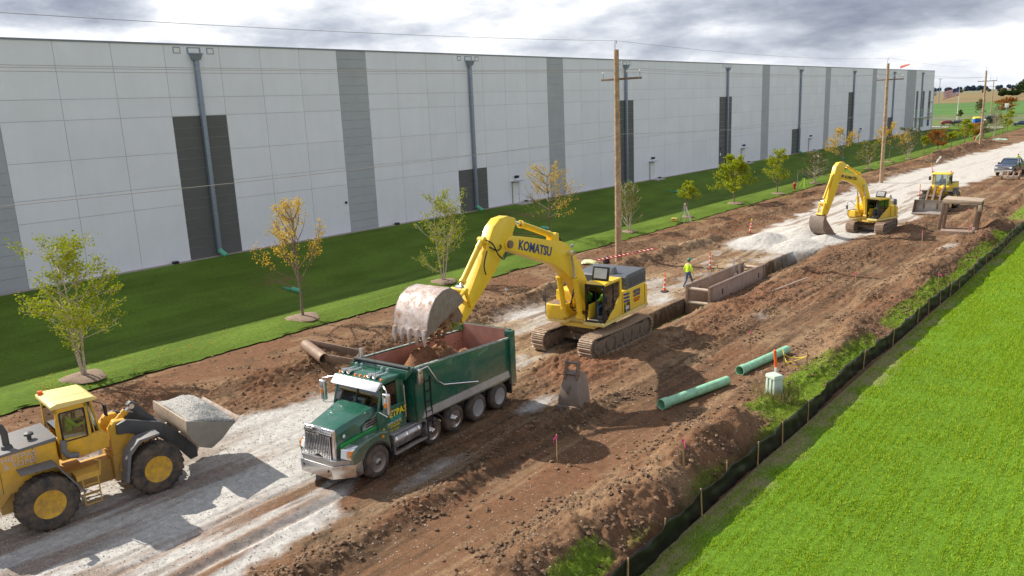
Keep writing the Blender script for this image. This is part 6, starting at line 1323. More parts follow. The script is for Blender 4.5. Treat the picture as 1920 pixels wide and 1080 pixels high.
    for s in (-1, 1): c.prism([(.55, 1.1), (.50, 2.2), (.68, 2.42), (1.02, 2.40), (1.25, 2.0), (1.2, 1.6), (1.7, 1.3), (1.9, .8), (1.0, .6)], s*.30, s*.52)
    c.bx(.6, 1.1, -.3, .3, 1.2, 1.7); c.obj('loader_tower', P, t, .02)
    hyd(t, (.75, -.35, 1.2), (1.9, -.45, 1.35 if S['lift'] > .2 else 1.0), .09, .75, 'lift_cylinder', P)
    # arms + bucket, rotated about the arm pivot for the carrying or lowered pose
    G = S['geo']; A = G['arm']
    for s in (-1, 1): c = M(); c.prism(A, s*.50, s*.66); c.obj('lift_arm', S['armm'], t, .015)
    c = M(); (mx_, mz) = G['cross']; c.cyl((mx_, -.6, mz), (mx_, .6, mz), .14, n=16); c.obj('cross_tube', S['armm'], t)
    c = M(); c.prism(G['lever'], -.10, .10); c.obj('tilt_lever', S['armm'], t, .02)
    hyd(t, (.85, 0, 2.2), G['tiltpin'], .09, .7, 'tilt_cylinder', P)
    B = G['shell']; bw = S['bw']/2; n = len(B); c = M(); cx = sum(p[0] for p in B)/n; cz = sum(p[1] for p in B)/n; inn = [(p[0]+(cx-p[0])*.05+G['off'][0], p[1]+(cz-p[1])*.05+G['off'][1]) for p in B]
    vs = [(p[0], y, p[1]) for y in (-bw, bw) for p in B]+[(p[0], y, p[1]) for y in (-bw+.03, bw-.03) for p in inn]
    c.add(vs, [(i, i+1, n+i+1, n+i) for i in range(n-1)]+[(2*n+i, 3*n+i, 3*n+i+1, 2*n+i+1) for i in range(n-1)]+[(0, n, 3*n, 2*n), (n-1, 3*n-1, 4*n-1, 2*n-1)]); bk = c.obj('bucket', S['shellm'], t, smooth=True)
    c = M()
    for y in (-bw, bw): c.prism(B, y-.02, y+.02)
    pieces(c, 'bucket_side', S['sidem'], bk, .006)
    c = M(); c.prism([B[-1], (B[-1][0]+G['lip'][0], B[-1][1]+G['lip'][1]), (B[-1][0]+G['lip'][0]*.9, B[-1][1]+G['lip'][1]-.04), (B[-1][0]-.02, B[-1][1]-.05)], -bw-.02, bw+.02); c.obj('cutting_edge', STEELMUD, bk)
    c = M()
    for y in (-.58, .58): c.prism(G['ears'], y-.05, y+.05)
    c.obj('bucket_bracket', RUST if S['shellm'] is not SHELLTAN else SHELLTAN, bk)
    return t
g1 = dict(arm=[(.70, 2.02), (.72, 2.34), (1.0, 2.42), (2.05, 2.02), (2.45, 1.6), (3.02, .86), (3.02, .52), (2.78, .48), (2.35, 1.1), (1.9, 1.55), (1.0, 1.98)], cross=(2.15, 1.72), lever=[(1.25, 2.68), (1.38, 2.78), (1.52, 2.70), (1.95, 2.1), (2.5, 1.4), (2.9, 1.1), (2.95, .95), (2.75, .95), (2.2, 1.35), (1.75, 1.9)], tiltpin=(1.38, 0, 2.62),
          shell=[(2.52, 2.10), (2.50, 1.80), (2.60, 1.45), (2.85, 1.12), (3.20, .97), (3.60, 1.18), (4.05, 1.60)], off=(.02, .03), lip=(.18, .16), ears=[(2.55, 1.5), (2.75, 1.6), (3.2, 1.0), (2.95, .5), (2.75, .55), (2.65, 1.0)])
SL = dict(label='big yellow wheel loader carrying gravel at the left edge', loc=(-25.01, 9.03, .0), rz=math.atan2(.993, .114), paint=YEL2, roof=mat('sunbleached_yellow', (.75, .58, .20), .55, dirt=(.6, .45, .2), damt=.4), rim=mat('ochre_rim', (.66, .37, .02), .5, dirt=(.22, .14, .07), damt=.75, dscale=5), armm=DGREY, geo=g1, bw=2.85, shellm=SHELLTAN, sidem=mat('bare_steel_side', (.24, .23, .21), .4, .55, dirt=(.30, .26, .19), damt=.5, dscale=2.5), lift=.3)
ld = loader(SL)
text('HIETPAS\n& SONS', .24, mat('pink_grey_lettering', (.55, .42, .38), .5), ld, (-1.98, -.832, 2.18), (1, 0, .05), (0, 0, 1), 'owner_lettering', bold=.004)
person('operator in bright yellow-green sweater driving the big wheel loader', toworld(SL, (-.45, 0, 2.18)), SL['rz'], 'sit', HIVIS, HAT)
# gravel heap in the bucket
def gheap():
    rz = SL['rz']; b = M(); nx, ny = 26, 40; vs = []
    Bx0, Bx1 = 2.60, 4.12; 
    for j in range(ny+1):
        y = -1.38+2.76*j/ny
        for i in range(nx+1):
            u = i/nx; x = Bx0+(Bx1-Bx0)*u; zr = 2.06+(1.66-2.06)*u; e = min(1, min(u, 1-u)*2.6)*min(1, (1.38-abs(y))*1.25); z_ = zr+.44*max(0, e)**.8*(1-.12*abs(y))+.02*rngp.uniform(-1, 1); vs.append((x, y, z_))
    q = nx+1; k = len(vs); vs += [(3.2, -1.2, 1.1), (3.2, 1.2, 1.1)]
    b.add(vs[:k], [(j*q+i, j*q+i+1, (j+1)*q+i+1, (j+1)*q+i) for j in range(ny) for i in range(nx)])
    o = b.obj('gravel_load', mat('grey_gravel_load', (.33, .32, .30), .9, var=.75, scale=22, bump=1., bscale=26), smooth=True); o.location = SL['loc']; o.rotation_euler = (0, 0, rz)
    md = o.modifiers.new('s', 'SOLIDIFY'); md.thickness = .25; md.offset = -1
    tag(o, 'heaped grey gravel filling the bucket of the big wheel loader', 'gravel')
rngp = random.Random(5); gheap()
g2 = dict(arm=[(.70, 1.95), (.72, 2.3), (1.0, 2.35), (1.9, 2.0), (2.5, 1.2), (3.15, .55), (3.1, .25), (2.85, .25), (2.2, 1.0), (1.8, 1.5), (1.0, 1.85)], cross=(2.1, 1.45), lever=[(1.5, 2.45), (1.65, 2.5), (2.2, 1.8), (2.7, 1.1), (3.1, .9), (3.0, .75), (2.3, 1.1), (1.8, 1.8)], tiltpin=(1.6, 0, 2.42),
          shell=[(3.62, 1.28), (3.28, 1.12), (3.08, .80), (3.06, .45), (3.25, .16), (3.62, .05), (4.25, .05)], off=(.03, .03), lip=(.2, -.01), ears=[(3.0, 1.05), (3.2, 1.1), (3.2, .3), (2.9, .3)])
SL2 = dict(label='far wheel loader facing the camera with lowered empty bucket behind the steel trench frame', loc=(-17.75, 86.2, .03), rz=-math.pi/2-.03, paint=YEL, roof=YEL, rim=YEL, armm=RUST, geo=g2, bw=2.6, shellm=mat('worn_steel', (.50, .47, .44), .4, .6, dirt=(.36, .29, .22), damt=.6, dscale=2), sidem=RUST, lift=.1)
ld2 = loader(SL2)
person('operator seated inside the far wheel loader cab', toworld(SL2, (-.45, 0, 2.18)), SL2['rz'], 'sit', DGREY, HATW, hands=False)

# ------------------------------------------------------------------ trench boxes
def trench_box():
    x0, x1, y0, y1 = -21.38, -19.95, 41.2, 48.7; zt_, zb_ = .84, -1.5
    t = thing('trench_box', 'long steel trench box sunk in the trench beside the walking worker', 'trench box', (0, 0, 0)); t.location = ((x0+x1)/2, y0, 0); ox, oy = (x0+x1)/2, y0
    for x in (x0, x1):
        b = M(); b.bx(x-.055-ox, x+.055-ox, 0, y1-y0, zb_, zt_); o = b.obj('side_panel', RUSTW, t, .02)
        b = M(); b.cyl((x-ox, 0, zt_), (x-ox, y1-y0, zt_), .085, n=12); b.obj('top_edge', RUSTW, o, smooth=True)
        b = M(); b.bx(x-.09-ox, x+.09-ox, -.12, .12, zb_, zt_+.06); b.bx(x-.09-ox, x+.09-ox, y1-y0-.12, y1-y0+.12, zb_, zt_+.06); pieces(b, 'corner_post', RUST, o, .01)
        b = M()
        for yy in (1.4, 6.6): b.bx(x-.062-ox, x+.062-ox, yy, yy+.16, .2, .52)
        pieces(b, 'lifting_slot', BLACK, o)
    for yy in (0, y1-y0):
        for z_ in (.66, -.15):
            b = M(); b.cyl((x0-ox+.05, yy, z_), (x1-ox-.05, yy, z_), .105, n=16); b.obj('spreader_pipe', mat('pale_spreader', (.50, .40, .32), .6, dirt=(.3, .2, .12), damt=.5), t, smooth=True)
    b = M(); 
    for xx, yy in ((x0-ox+.25, 5.6), (x0-ox+.45, 6.0)): b.tube([(xx, yy, -.4), (xx, yy, 1.6), (xx+.08, yy, 1.62), (xx+.08, yy, -.4)], .018, 6)
    b.tube([(x0-ox+.2, 2.3, .85), (x0-ox+.2, 2.3, 1.15), (x0-ox+.2, 2.6, 1.15), (x0-ox+.2, 2.6, .85)], .025, 6); b.tube([(x1-ox-.3, 3.9, .6), (x1-ox-.3, 3.9, .9), (x1-ox-.3, 4.2, .9), (x1-ox-.3, 4.2, .6)], .025, 6)
    pieces(b, 'steel_rod', SILV, t)
trench_box()
def trench_box2():
    t = thing('trench_box', 'rusty open steel trench frame standing on its side near the far loader', 'trench box', (-13.35, 71.2, -.05), .05)
    W_, H_, D_ = 1.32, 2.75, 2.3
    b = M(); b.bx(-W_, W_, 0, D_, 0, .14); b.bx(-W_, W_, -.06, .04, -.0, .30); b.bx(-W_, W_, D_-.04, D_+.06, 0, .24); b.obj('side_panel', RUSTW, t, .02)
    b = M(); b.hexa([(-W_+.25, 0, H_-.03), (W_+.35, 0, H_-.13), (W_+.35, D_, H_-.13), (-W_+.25, D_, H_-.03), (-W_+.25, 0, H_+.10), (W_+.35, 0, H_+.0), (W_+.35, D_, H_+.0), (-W_+.25, D_, H_+.10)]); b.bx(-W_+.25, W_+.35, -.06, .03, H_-.25, H_-.02); b.obj('side_panel', mat('dusty_tan_steel', (.42, .33, .25), .8, dirt=(.3, .2, .13), damt=.5), t, .02)
    for s in (-1, 1):
        for yy in (.1, D_-.15):
            b = M(); xb, xt = s*(W_-.1), s*(W_-.1)+.28; b.hexa([(xb-.11, yy-.10, .1), (xb+.11, yy-.10, .1), (xb+.11, yy+.10, .1), (xb-.11, yy+.10, .1), (xt-.11, yy-.10, H_), (xt+.11, yy-.10, H_), (xt+.11, yy+.10, H_), (xt-.11, yy+.10, H_)]); b.obj('spreader_post', RUST, t, .02)
    b = M(); b.box((W_+.25, 0, H_-.55), (.22, .3, .5)); b.box((W_-.05, 0, .5), (.2, .25, .35)); b.obj('pin_bracket', SHELLTAN, t, .03)
trench_box2()
b = M(); b.tube([(-18.2, 42.7, .1), (-18.25, 42.4, .35), (-18.1, 42.6, .12), (-17.2, 49.0, .25)], .045, 8); tag(b.obj('steel_bar', mat('pale_bar', (.55, .45, .34), .6)), 'long pale bent bar lying on the dirt right of the trench box', 'metal bar')

# ------------------------------------------------------------------ spare digging bucket
def spare_bucket():
    t = thing('excavator_bucket', 'narrow rusty digging bucket standing on the dirt behind the dump truck', 'bucket', (-16.75, 23.2, zsite(-16.75, 23.2)-.04), math.radians(10))
    # local: x right(width), y away ; teeth down toward viewer
    prof = [(-.42, .02), (-.50, .35), (-.40, .85), (-.15, 1.25), (.25, 1.35), (.45, 1.1), (.5, .6), (.45, .05)]
    k = M(); n = len(prof); w0, w1 = .48, .30
    vs = [(x*(w1+(w0-w1)*max(0, 1-z/1.3)), y, z) for x in (-1, 1) for (y, z) in prof]
    k.add(vs, [tuple(range(n)), tuple(range(n, 2*n))[::-1]]+[(i, (i+1) % n, n+(i+1) % n, n+i) for i in range(n)]); b = k.obj('shell', mat('grey_worn_bucket', (.24, .19, .155), .6, .2, dirt=(.20, .15, .11), damt=.6, dscale=4), t, .03, segs=3)
    k = M(); k.bx(-.50, .50, -.60, -.42, .0, .18); k.obj('cutting_edge', STEELMUD, t, .02)
    k = M()
    for i in range(4): x = -.42+i*.28; k.hexa([(x-.07, -.56, .02), (x+.07, -.56, .02), (x+.07, -.44, .02), (x-.07, -.44, .02), (x-.06, -.62, .14), (x+.06, -.62, .14), (x+.06, -.46, .2), (x-.06, -.46, .2)])
    k.obj('tooth_row', RUST, t)
    for s in (-1, 1):
        k = M(); k.prism([(-.22, .95), (-.28, 1.3), (-.12, 1.78), (.02, 1.84), (.10, 1.72), (.0, 1.45), (.12, 1.25), (.3, 1.2)], s*.20, s*.27, 'x'); pieces(k, 'bucket_ear', RUST, t, .01)
    k = M(); k.cyl((-.32, -.02, 1.72), (.32, -.02, 1.72), .055, n=14); k.cyl((-.32, -.12, 1.32), (.32, -.12, 1.32), .06, n=14); k.obj('pin', STEELMUD, t)
    k = M(); k.tube([(-.03, -.47, .62), (-.02, -.52, .75), (.03, -.50, .85), (.03, -.42, .95)], .03, 6); k.obj('lifting_eye', RUST, t)
spare_bucket()

# ------------------------------------------------------------------ steel pipe attachment left behind the truck
def pipe_att():
    t = thing('steel_spreader', 'rusty steel pipe with flat plates lying on dirt beyond the truck cab', 'steel pipe', (-28.9, 21.2, zsite(-28.9, 21.2)+.05), 0)
    def hol(a, b, r, m, par, nm):
        k = M(); a = Vector(a); b = Vector(b); k.cyl(a, b, r, n=20, caps=False); k.cyl(a, b, r*.86, n=20, caps=False); d = (b-a).normalized(); u = d.orthogonal().normalized(); v = d.cross(u); 
        for q in (a, b):
            vs = [q+(u*math.cos(x)+v*math.sin(x))*rr for rr in (r, r*.86) for x in [6.283*i/20 for i in range(20)]]; k.add(vs, [(i, (i+1) % 20, 20+(i+1) % 20, 20+i) for i in range(20)])
        return k.obj(nm, m, par, smooth=True)
    hol((-1.35, -.35, .55), (.55, -.75, .30), .26, mat('tan_pipe', (.30, .20, .14), .6, dirt=(.2, .12, .08), damt=.5), t, 'pipe')
    k = M(); k.hexa([(-1.25, -.25, .50), (1.9, .35, .25), (1.9, .42, .25), (-1.25, -.18, .50), (-1.25, -.25, .80), (1.9, .35, .62), (1.9, .42, .62), (-1.25, -.18, .80)]); k.hexa([(.5, -.70, .20), (2.2, -.35, .15), (2.2, -.28, .15), (.5, -.63, .20), (.5, -.70, .50), (2.2, -.35, .45), (2.2, -.28, .45), (.5, -.63, .50)]); k.obj('plate', RUST, t, .01)
    k = M(); k.cyl((1.8, .1, .15), (2.2, .1, .5), .22, n=14); k.obj('hub', FRAMEMUD, t, .03)
pipe_att()

# ------------------------------------------------------------------ green pipes
def gpipe(a, b, r, label, bell=True):
    a = Vector(a); b = Vector(b); d = (b-a).normalized(); t = M(); n = 24; u = d.orthogonal().normalized(); v = d.cross(u)
    prof = [(0, r*1.14), (.35, r*1.14), (.45, r), ((b-a).length, r)] if bell else [(0, r), ((b-a).length, r)]
    vs = [a+d*s+(u*math.cos(x)+v*math.sin(x))*rr*f for f in (1, .88) for s, rr in prof for x in [6.283*i/n for i in range(n)]]; k = len(prof)
    fs = [((o+i)*n+j, (o+i)*n+(j+1) % n, (o+i+1)*n+(j+1) % n, (o+i+1)*n+j) for o in (0, k) for i in range(k-1) for j in range(n)]+[(e*n+j, e*n+(j+1) % n, (k+e)*n+(j+1) % n, (k+e)*n+j) for e in (0, k-1) for j in range(n)]
    t.add(vs, fs); return tag(t.obj('sewer_pipe', GREENP, smooth=True), label, 'pipe', 'green plastic sewer pipes')
gpipe((-14.1, 25.1, .20), (-13.2, 28.9, .21), .185, 'nearer light green plastic pipe lying on the reddish dirt')
gpipe((-13.3, 30.3, .20), (-12.75, 34.1, .22), .185, 'farther light green plastic pipe lying beside the yellow-roped stakes')
for (x, y, x2, y2, lb) in ((-48.8, 32.0, -46.6, 32.2, 'half-open green drain pipe end in the lawn left of the yellow tree'), (-49.8, 62.0, -47.6, 62.6, 'green drain pipe end in the lawn beside the sparse golden tree'), (-52.3, 94.2, -49.3, 93.6, 'long green drain pipe end in the lawn left of the tripod sapling'), (-50.4, 124.2, -48.0, 122.9, 'green drain pipe end behind the green and yellow tree'), (-50.4, 157, -48.4, 155.6, 'green drain pipe end behind the small excavator arm'), (-50.2, 188, -48.3, 187, 'distant green drain pipe end beside the second utility pole')):
    z1, z2 = zlawn(x, y)+.10, zlawn(x2, y2)+.12; k = M(); a = Vector((x, y, z1)); b = Vector((x2, y2, z2)); d = (b-a).normalized(); u = d.cross(Vector((0, 0, 1))).normalized(); v = u.cross(d); n = 12; L_ = (b-a).length; vs = []
    for f in (1, .85):
        for s_, ang in ((0, .25), (L_*.55, .5), (L_*.62, 1.), (L_, 1.)):
            for i in range(n+1): th = -math.pi/2-ang*math.pi+2*ang*math.pi*i/n; q = a+d*s_+(u*math.cos(th)+v*math.sin(th))*.17*f; vs.append(q)
    q = n+1; k.add(vs, [((o+i)*q+j, (o+i)*q+j+1, (o+i+1)*q+j+1, (o+i+1)*q+j) for o in (0, 4) for i in range(3) for j in range(n)]); tag(k.obj('drain_pipe', BOOTG, smooth=True), lb, 'pipe', 'green drain outlets in the lawn')

# ------------------------------------------------------------------ silt fence
def silt_fence():
    FAB = mat('black_silt_fabric', (.008, .008, .009), .42, var=.3, scale=3, bump=.35, bscale=5, spec=.6, ); FAB.node_tree.nodes['Principled BSDF'].inputs['Specular IOR Level'].default_value = .3
    t = thing('silt_fence', 'long black silt fence on wooden stakes between dirt and green field', 'fence', (-9.3, 5, 0))
    posts = []; y = -6.2; i = 0; rd = random.Random(4)
    while y < 260: posts.append(y); y += 2.1+rd.uniform(-.25, .3) if y < 80 else 3.0
    ysl = yrows(-8, 265, .0035, .10); nz = 9; vs = []
    ps = np.array(posts)
    def X0(y): return -9.3+.10*math.sin(y*.14)+.06*math.sin(y*.5+1)
    for y in ysl:
        j = np.searchsorted(ps, y); p0 = ps[max(j-1, 0)]; p1 = ps[min(j, len(ps)-1)]; f = 0 if p1 == p0 else (y-p0)/(p1-p0); f = min(max(f, 0), 1); sag = 4*f*(1-f); h = .86-.09*sag*(.4+.8*math.sin(p0*3.1)**2)
        for k in range(nz):
            u = k/(nz-1); fold = .030*sag*math.sin(u*11+y*2.7+p0)+.02*math.sin(y*9+u*5+p0)*sag+.10*(float(fbm(np.array(y*2.2), np.array(u*3.), 1., 3, 5))-.5)*(u*(1.2-u))*4; vs.append((X0(y)+9.3+.05*sag*u+fold+.04, y-5, -.05+u*h))
    m = M(); n = len(ysl); m.add(vs, [(i*nz+k, i*nz+k+1, (i+1)*nz+k+1, (i+1)*nz+k) for i in range(n-1) for k in range(nz-1)]); o = m.obj('fabric', FAB, t, smooth=True); md = o.modifiers.new('s', 'SOLIDIFY'); md.thickness = .012
    for y in posts[:100]:
        m = M(); l = rd.uniform(-.05, .05); x = X0(y)+9.3+(.085 if rd.random() < .45 else -.03); m.hexa([(x-.018, y-5-.018, -.1), (x+.018, y-5-.018, -.1), (x+.018, y-5+.018, -.1), (x-.018, y-5+.018, -.1), (x-.017+l, y-5-.017, .84), (x+.017+l, y-5-.017, .84), (x+.017+l, y-5+.017, .84), (x-.017+l, y-5+.017, .84)]); m.obj('stake', WOODS, t)
silt_fence()

# ------------------------------------------------------------------ survey stakes with ribbons
def stake(x, y, h, label, rib=PINK, seed=0, cat='survey stake', grp='survey stakes with ribbons', wd=.022):
    z = zsite(x, y); rd = random.Random(seed+int(x*10)); t = thing('survey_stake', label, cat, (x, y, z-.08), rd.uniform(-1, 1), grp); l = rd.uniform(-.06, .06)
    m = M(); m.hexa([(-wd, -.012, 0), (wd, -.012, 0), (wd, .012, 0), (-wd, .012, 0), (-wd+l, -.012, h+.08), (wd+l, -.012, h+.08), (wd+l, .012, h+.08), (-wd+l, .012, h+.08)]); m.obj('stake', WOODS, t)
    if rib:
        m = M(); a = Vector((l, 0, h)); d = Vector((rd.uniform(-.15, .15), -.12, 0)); vs = []
        for i in range(7): u = i/6; p = a+d*u+Vector((0, .03*math.sin(u*7), -.20*u*u)); vs += [p+Vector((0, 0, .035)), p-Vector((0, 0, .035))]
        m.add(vs, [(2*i, 2*i+1, 2*i+3, 2*i+2) for i in range(6)]); o = m.obj('ribbon', rib, t); md = o.modifiers.new('s', 'SOLIDIFY'); md.thickness = .006
        m = M(); m.bx(-.03+l, .03+l, -.02, .02, h-.03, h+.05); m.obj('ribbon_knot', rib, t)
    return t
for i, (x, y, h, lb, rb) in enumerate([(-14.6, 19.2, .98, 'pink-ribboned stake on the graded dirt below the spare bucket', PINK), (-10.2, 19.5, .95, 'pink-ribboned stake on the near spoil heap by the fence', PINK), (-14.4, 33.9, .95, 'pink-ribboned stake right of the large excavator tracks', PINK),
        (-14.2, 48.6, 1., 'pink-ribboned stake on dirt right of the trench box', PINK), (-9.95, 49.6, 1.05, 'pink-ribboned stake on the weeds close to the silt fence', PINK), (-14.2, 64.3, 1.2, 'pink-ribboned stake on dirt below the smaller excavator', PINK), (-11.1, 63.9, 1.2, 'pink-ribboned stake on dirt right of the white gravel smear', PINK),
        (-13.7, 78.1, 1.2, 'pink-ribboned stake seen through the rusty trench frame', PINK), (-13.8, 92.2, 1.2, 'pink-ribboned stake beyond the rusty trench frame', PINK), (-11.8, 93.9, 1.2, 'blue-ribboned stake at the right edge of the dirt', BLUE),
        (-29.2, 139, 1.3, 'bare yellow stake at the near end of the far spoil mound', None), (-30.4, 194, 1.2, 'orange-roped stake right of the third utility pole', ORANGE), (-28.6, 201, 1.2, 'orange-topped stake beside the green and white sheet', ORANGE), (-14.9, 112, 1., 'pink-ribboned stake near the parked dark pickup', PINK)]): stake(x, y, h, lb, rb, i)
def rope(pts, label):
    m = M(); P = []
    for a, b in zip(pts[:-1], pts[1:]):
        for i in range(8): u = i/8; P.append((a[0]+(b[0]-a[0])*u, a[1]+(b[1]-a[1])*u, a[2]+(b[2]-a[2])*u-.06*4*u*(1-u)))
    m.tube(P+[pts[-1]], .016, 6); tag(m.obj('rope', mat('yellow_rope', (.80, .62, .02), .6)), label, 'rope')
s1 = stake(-12.0, 31.9, .80, 'left bare stake tied with yellow rope behind the pedestal', None, 1); s2 = stake(-11.2, 32.3, .80, 'right bare stake tied with yellow rope near the silt fence', None, 2)
rope([(-12.0, 31.9, .35), (-11.2, 32.3, .68), (-11.75, 32.2, .55), (-12.0, 31.9, .70)], 'upper yellow rope loop between the two bare stakes'); rope([(-12.3, 32.4, .75), (-11.9, 31.9, .32), (-11.4, 32.1, .2), (-11.15, 32.5, .05)], 'lower yellow rope trailing onto the dirt by the stakes')

# ------------------------------------------------------------------ utility pedestal and marker
def pedestal():
    x, y = -10.95, 28.1; z = zsite(x, y); t = thing('utility_pedestal', 'pale green utility box standing in weeds beside the silt fence', 'utility box', (x, y, z-.05), -.5)
    PG = mat('pale_green_box', (.50, .62, .52), .5, var=.05, dirt=(.4, .42, .35), damt=.25)
    m = M(); m.hexa([(-.27, -.22, 0), (.27, -.22, 0), (.27, .22, 0), (-.27, .22, 0), (-.24, -.19, .74), (.24, -.19, .74), (.24, .19, .74), (-.24, .19, .74)]); b = m.obj('box', PG, t, .03)
    m = M(); m.hexa([(-.28, -.23, .70), (.28, -.23, .70), (.28, .23, .70), (-.28, .23, .70), (-.25, -.20, .84), (.25, -.20, .84), (.25, .20, .84), (-.25, .20, .84)]); m.obj('lid', PG, t, .03)
    m = M()
    for s in (-.1, .1): m.bx(s-.012, s+.012, -.235, -.2, .05, .7)
    m.obj('rib', PG, b)
    t = thing('marker_post', 'orange and white cable marker post rising behind the pale green box', 'marker post', (x-.02, y+.42, z-.05)); m = M(); m.cyl((0, 0, 0), (-.10, 0, .98), .055, n=14); m.obj('white_post', WHITE, t, smooth=True); m = M(); m.cyl((-.10, 0, .98), (-.155, 0, 1.62), .058, n=14); m.cyl((-.155, 0, 1.62), (-.158, 0, 1.66), .058, .03, 14); m.obj('orange_sleeve', ORANGE, t, smooth=True)
    rd = np.random.default_rng(3); n = 650; X = x+rd.normal(.15, .42, n); Y = y-.1+rd.normal(0, .42, n); o = blades('tall_weeds', X, Y, np.full(n, z), .15+.35*rd.uniform(0, 1, n), np.full(n, .02), leafmat('dry_weeds', [(.20, .17, .07), (.28, .24, .10), (.14, .17, .04)]), 'dry tan weeds around the pale green utility box', 'weeds', 3, .6)
pedestal()

# ------------------------------------------------------------------ channelizer cones
def cone(x, y, label, lean=0, h=1.07, lamp=False):
    z = zsite(x, y) if x > -36 else zlawn(x, y); t = thing('traffic_cone', label, 'traffic cone', (x, y, z), 0, 'tall orange and white channelizer cones'); t.rotation_euler = (0, lean, 0)
    m = M(); m.lathe([(.26, 0), (.26, .06), (.14, .075)], (0, 0, 0), 'z', 8); m.obj('base', BLK, t)
    m = M(); R0, R1 = .095, .045
    zs_ = [.07, .26, .38, .55, .67, .84, .93, h]; 
    for i in range(len(zs_)-1):
        a, b = zs_[i], zs_[i+1]; f = lambda q: R0+(R1-R0)*q/h; m.cur = i % 2; m.cyl((0, 0, a), (0, 0, b), f(a)+.002*(i % 2), f(b)+.002*(i % 2), 14)
    m.obj('cone_body', [ORANGE, WHITE], t)
    m = M(); m.cyl((0, 0, h), (0, 0, h+.08), .025, n=10); m.tube([(0, -.03, h+.06), (0, -.03, h+.12), (0, .03, h+.12), (0, .03, h+.06)], .012, 6); m.obj('handle', ORANGE, t)
    if lamp: m = M(); m.box((0, 0, h+.14), (.10, .14, .20)); m.obj('warning_lamp', YTXT, t, .03)
cone(-23.5, 42.3, 'orange and white cone standing left of the walking worker', .02); cone(-24.0, 49.5, 'orange and white cone standing behind the trench box, right of the worker', -.03)
cone(-27.9, 65.0, 'orange and white cone with yellow lamp left of the gravel pile', .12, lamp=True); cone(-21.9, 96.4, 'orange and white cone with yellow lamp beside the far loader', .02, lamp=True); cone(-27.1, 126.1, 'leaning cone on the far gravel edge', -.25, lamp=True)
cone(-27.8, 216, 'small far orange and white cone at the end of the spoil mound', 0)
b = M(); b.cyl((-29.9, 141.0, .1), (-29.3, 141.0, 1.15), .13, n=12); tag(b.obj('marker_post', WHITE), 'leaning white stub post at the near end of the spoil mound', 'post')
b = M(); b.cyl((-26.9, 214.0, .0), (-26.9, 214.0, 1.0), .25, n=12); tag(b.obj('barrel', mat('pale_green_barrel', (.5, .62, .5), .5)), 'pale green barrel beside the small far cone', 'barrel')
m = M(); m.hexa([(-31.0, 195, .9), (-28.8, 197, .8), (-28.2, 194.5, .7), (-30.2, 193, .8), (-31.0, 195, 1.0), (-28.8, 197, .9), (-28.2, 194.5, .8), (-30.2, 193, .9)]); m.cur = 1; m.bx(-30.2, -29.4, 194, 195, .92, 1.08); tag(m.obj('plastic_sheet', [mat('mint_sheet', (.45, .70, .52), .5), WHITE], bevel=.03), 'mint green and white sheet lying on the far spoil mound', 'sheet')

# ------------------------------------------------------------------ worker
WZ = zsite(-23.0, 44.3)
person('worker in hi-vis yellow shirt, jeans and green hard hat walking by the trench box', (-22.75, 43.9, WZ), math.radians(75), 'walk', HIVIS, HAT)
# ladder beyond the excavator
def ladder():
    a = Vector((-31.3, 46.3, .55)); b = Vector((-28.8, 50.6, .95)); t = thing('ladder', 'red extension ladder lying on dirt behind the large excavator', 'ladder', a); d = b-a; u = d.cross(Vector((0, 0, 1))).normalized()*.21; m = M()
    for s in (-1, 1): m.tube([u*s, d+u*s], .032, 4)
    m.obj('rail', RED, t); m = M(); n = 15
    for i in range(1, n): m.tube([d*(i/n)-u, d*(i/n)+u], .022, 6)
    m.obj('rung', WHITE, t)
    t2 = thing('ladder', 'dark steel ladder lying on dirt at the worker feet beside the trench box', 'ladder', (-22.5, 41.8, zsite(-22.5, 42)+.12)); d = Vector((.45, 5.0, .08)); u = d.cross(Vector((0, 0, 1))).normalized()*.22; m = M()
    for s in (-1, 1): m.tube([u*s, d+u*s], .035, 4)
    m.obj('rail', SHELLTAN, t2); m = M()
    for i in range(1, 16): m.tube([d*(i/16)-u, d*(i/16)+u], .022, 6)
    m.obj('rung', SHELLTAN, t2)
ladder()
t = thing('shovel', 'long wooden-handled shovel stuck upright in the dirt behind the bucket', 'shovel', (-32.0, 37.3, zsite(-32, 37.3)), 0); m = M(); m.tube([(0, 0, .2), (.12, .28, 1.35)], .022, 8); m.obj('handle', WOODS, t); m = M(); m.hexa([(-.11, -.09, -.05), (.09, -.1, -.05), (.09, -.07, -.05), (-.11, -.06, -.05), (-.09, .0, .26), (.11, .0, .26), (.11, .03, .26), (-.09, .03, .26)]); m.obj('blade', SILV, t, .01)
o = lump('jacket', 'crumpled pale yellow cloth on the grass beside the nearest pole', 'cloth', (-32.4, 47.3, .12), .75, .55, .22, mat('pale_yellow_cloth', (.62, .66, .35), .8), 51, amp=.4)
o = lump('backpack', 'dark bag leaning on the foot of the nearest pole', 'bag', (-31.5, 48.1, .05), .26, .24, .55, BLACK, 52, amp=.2)
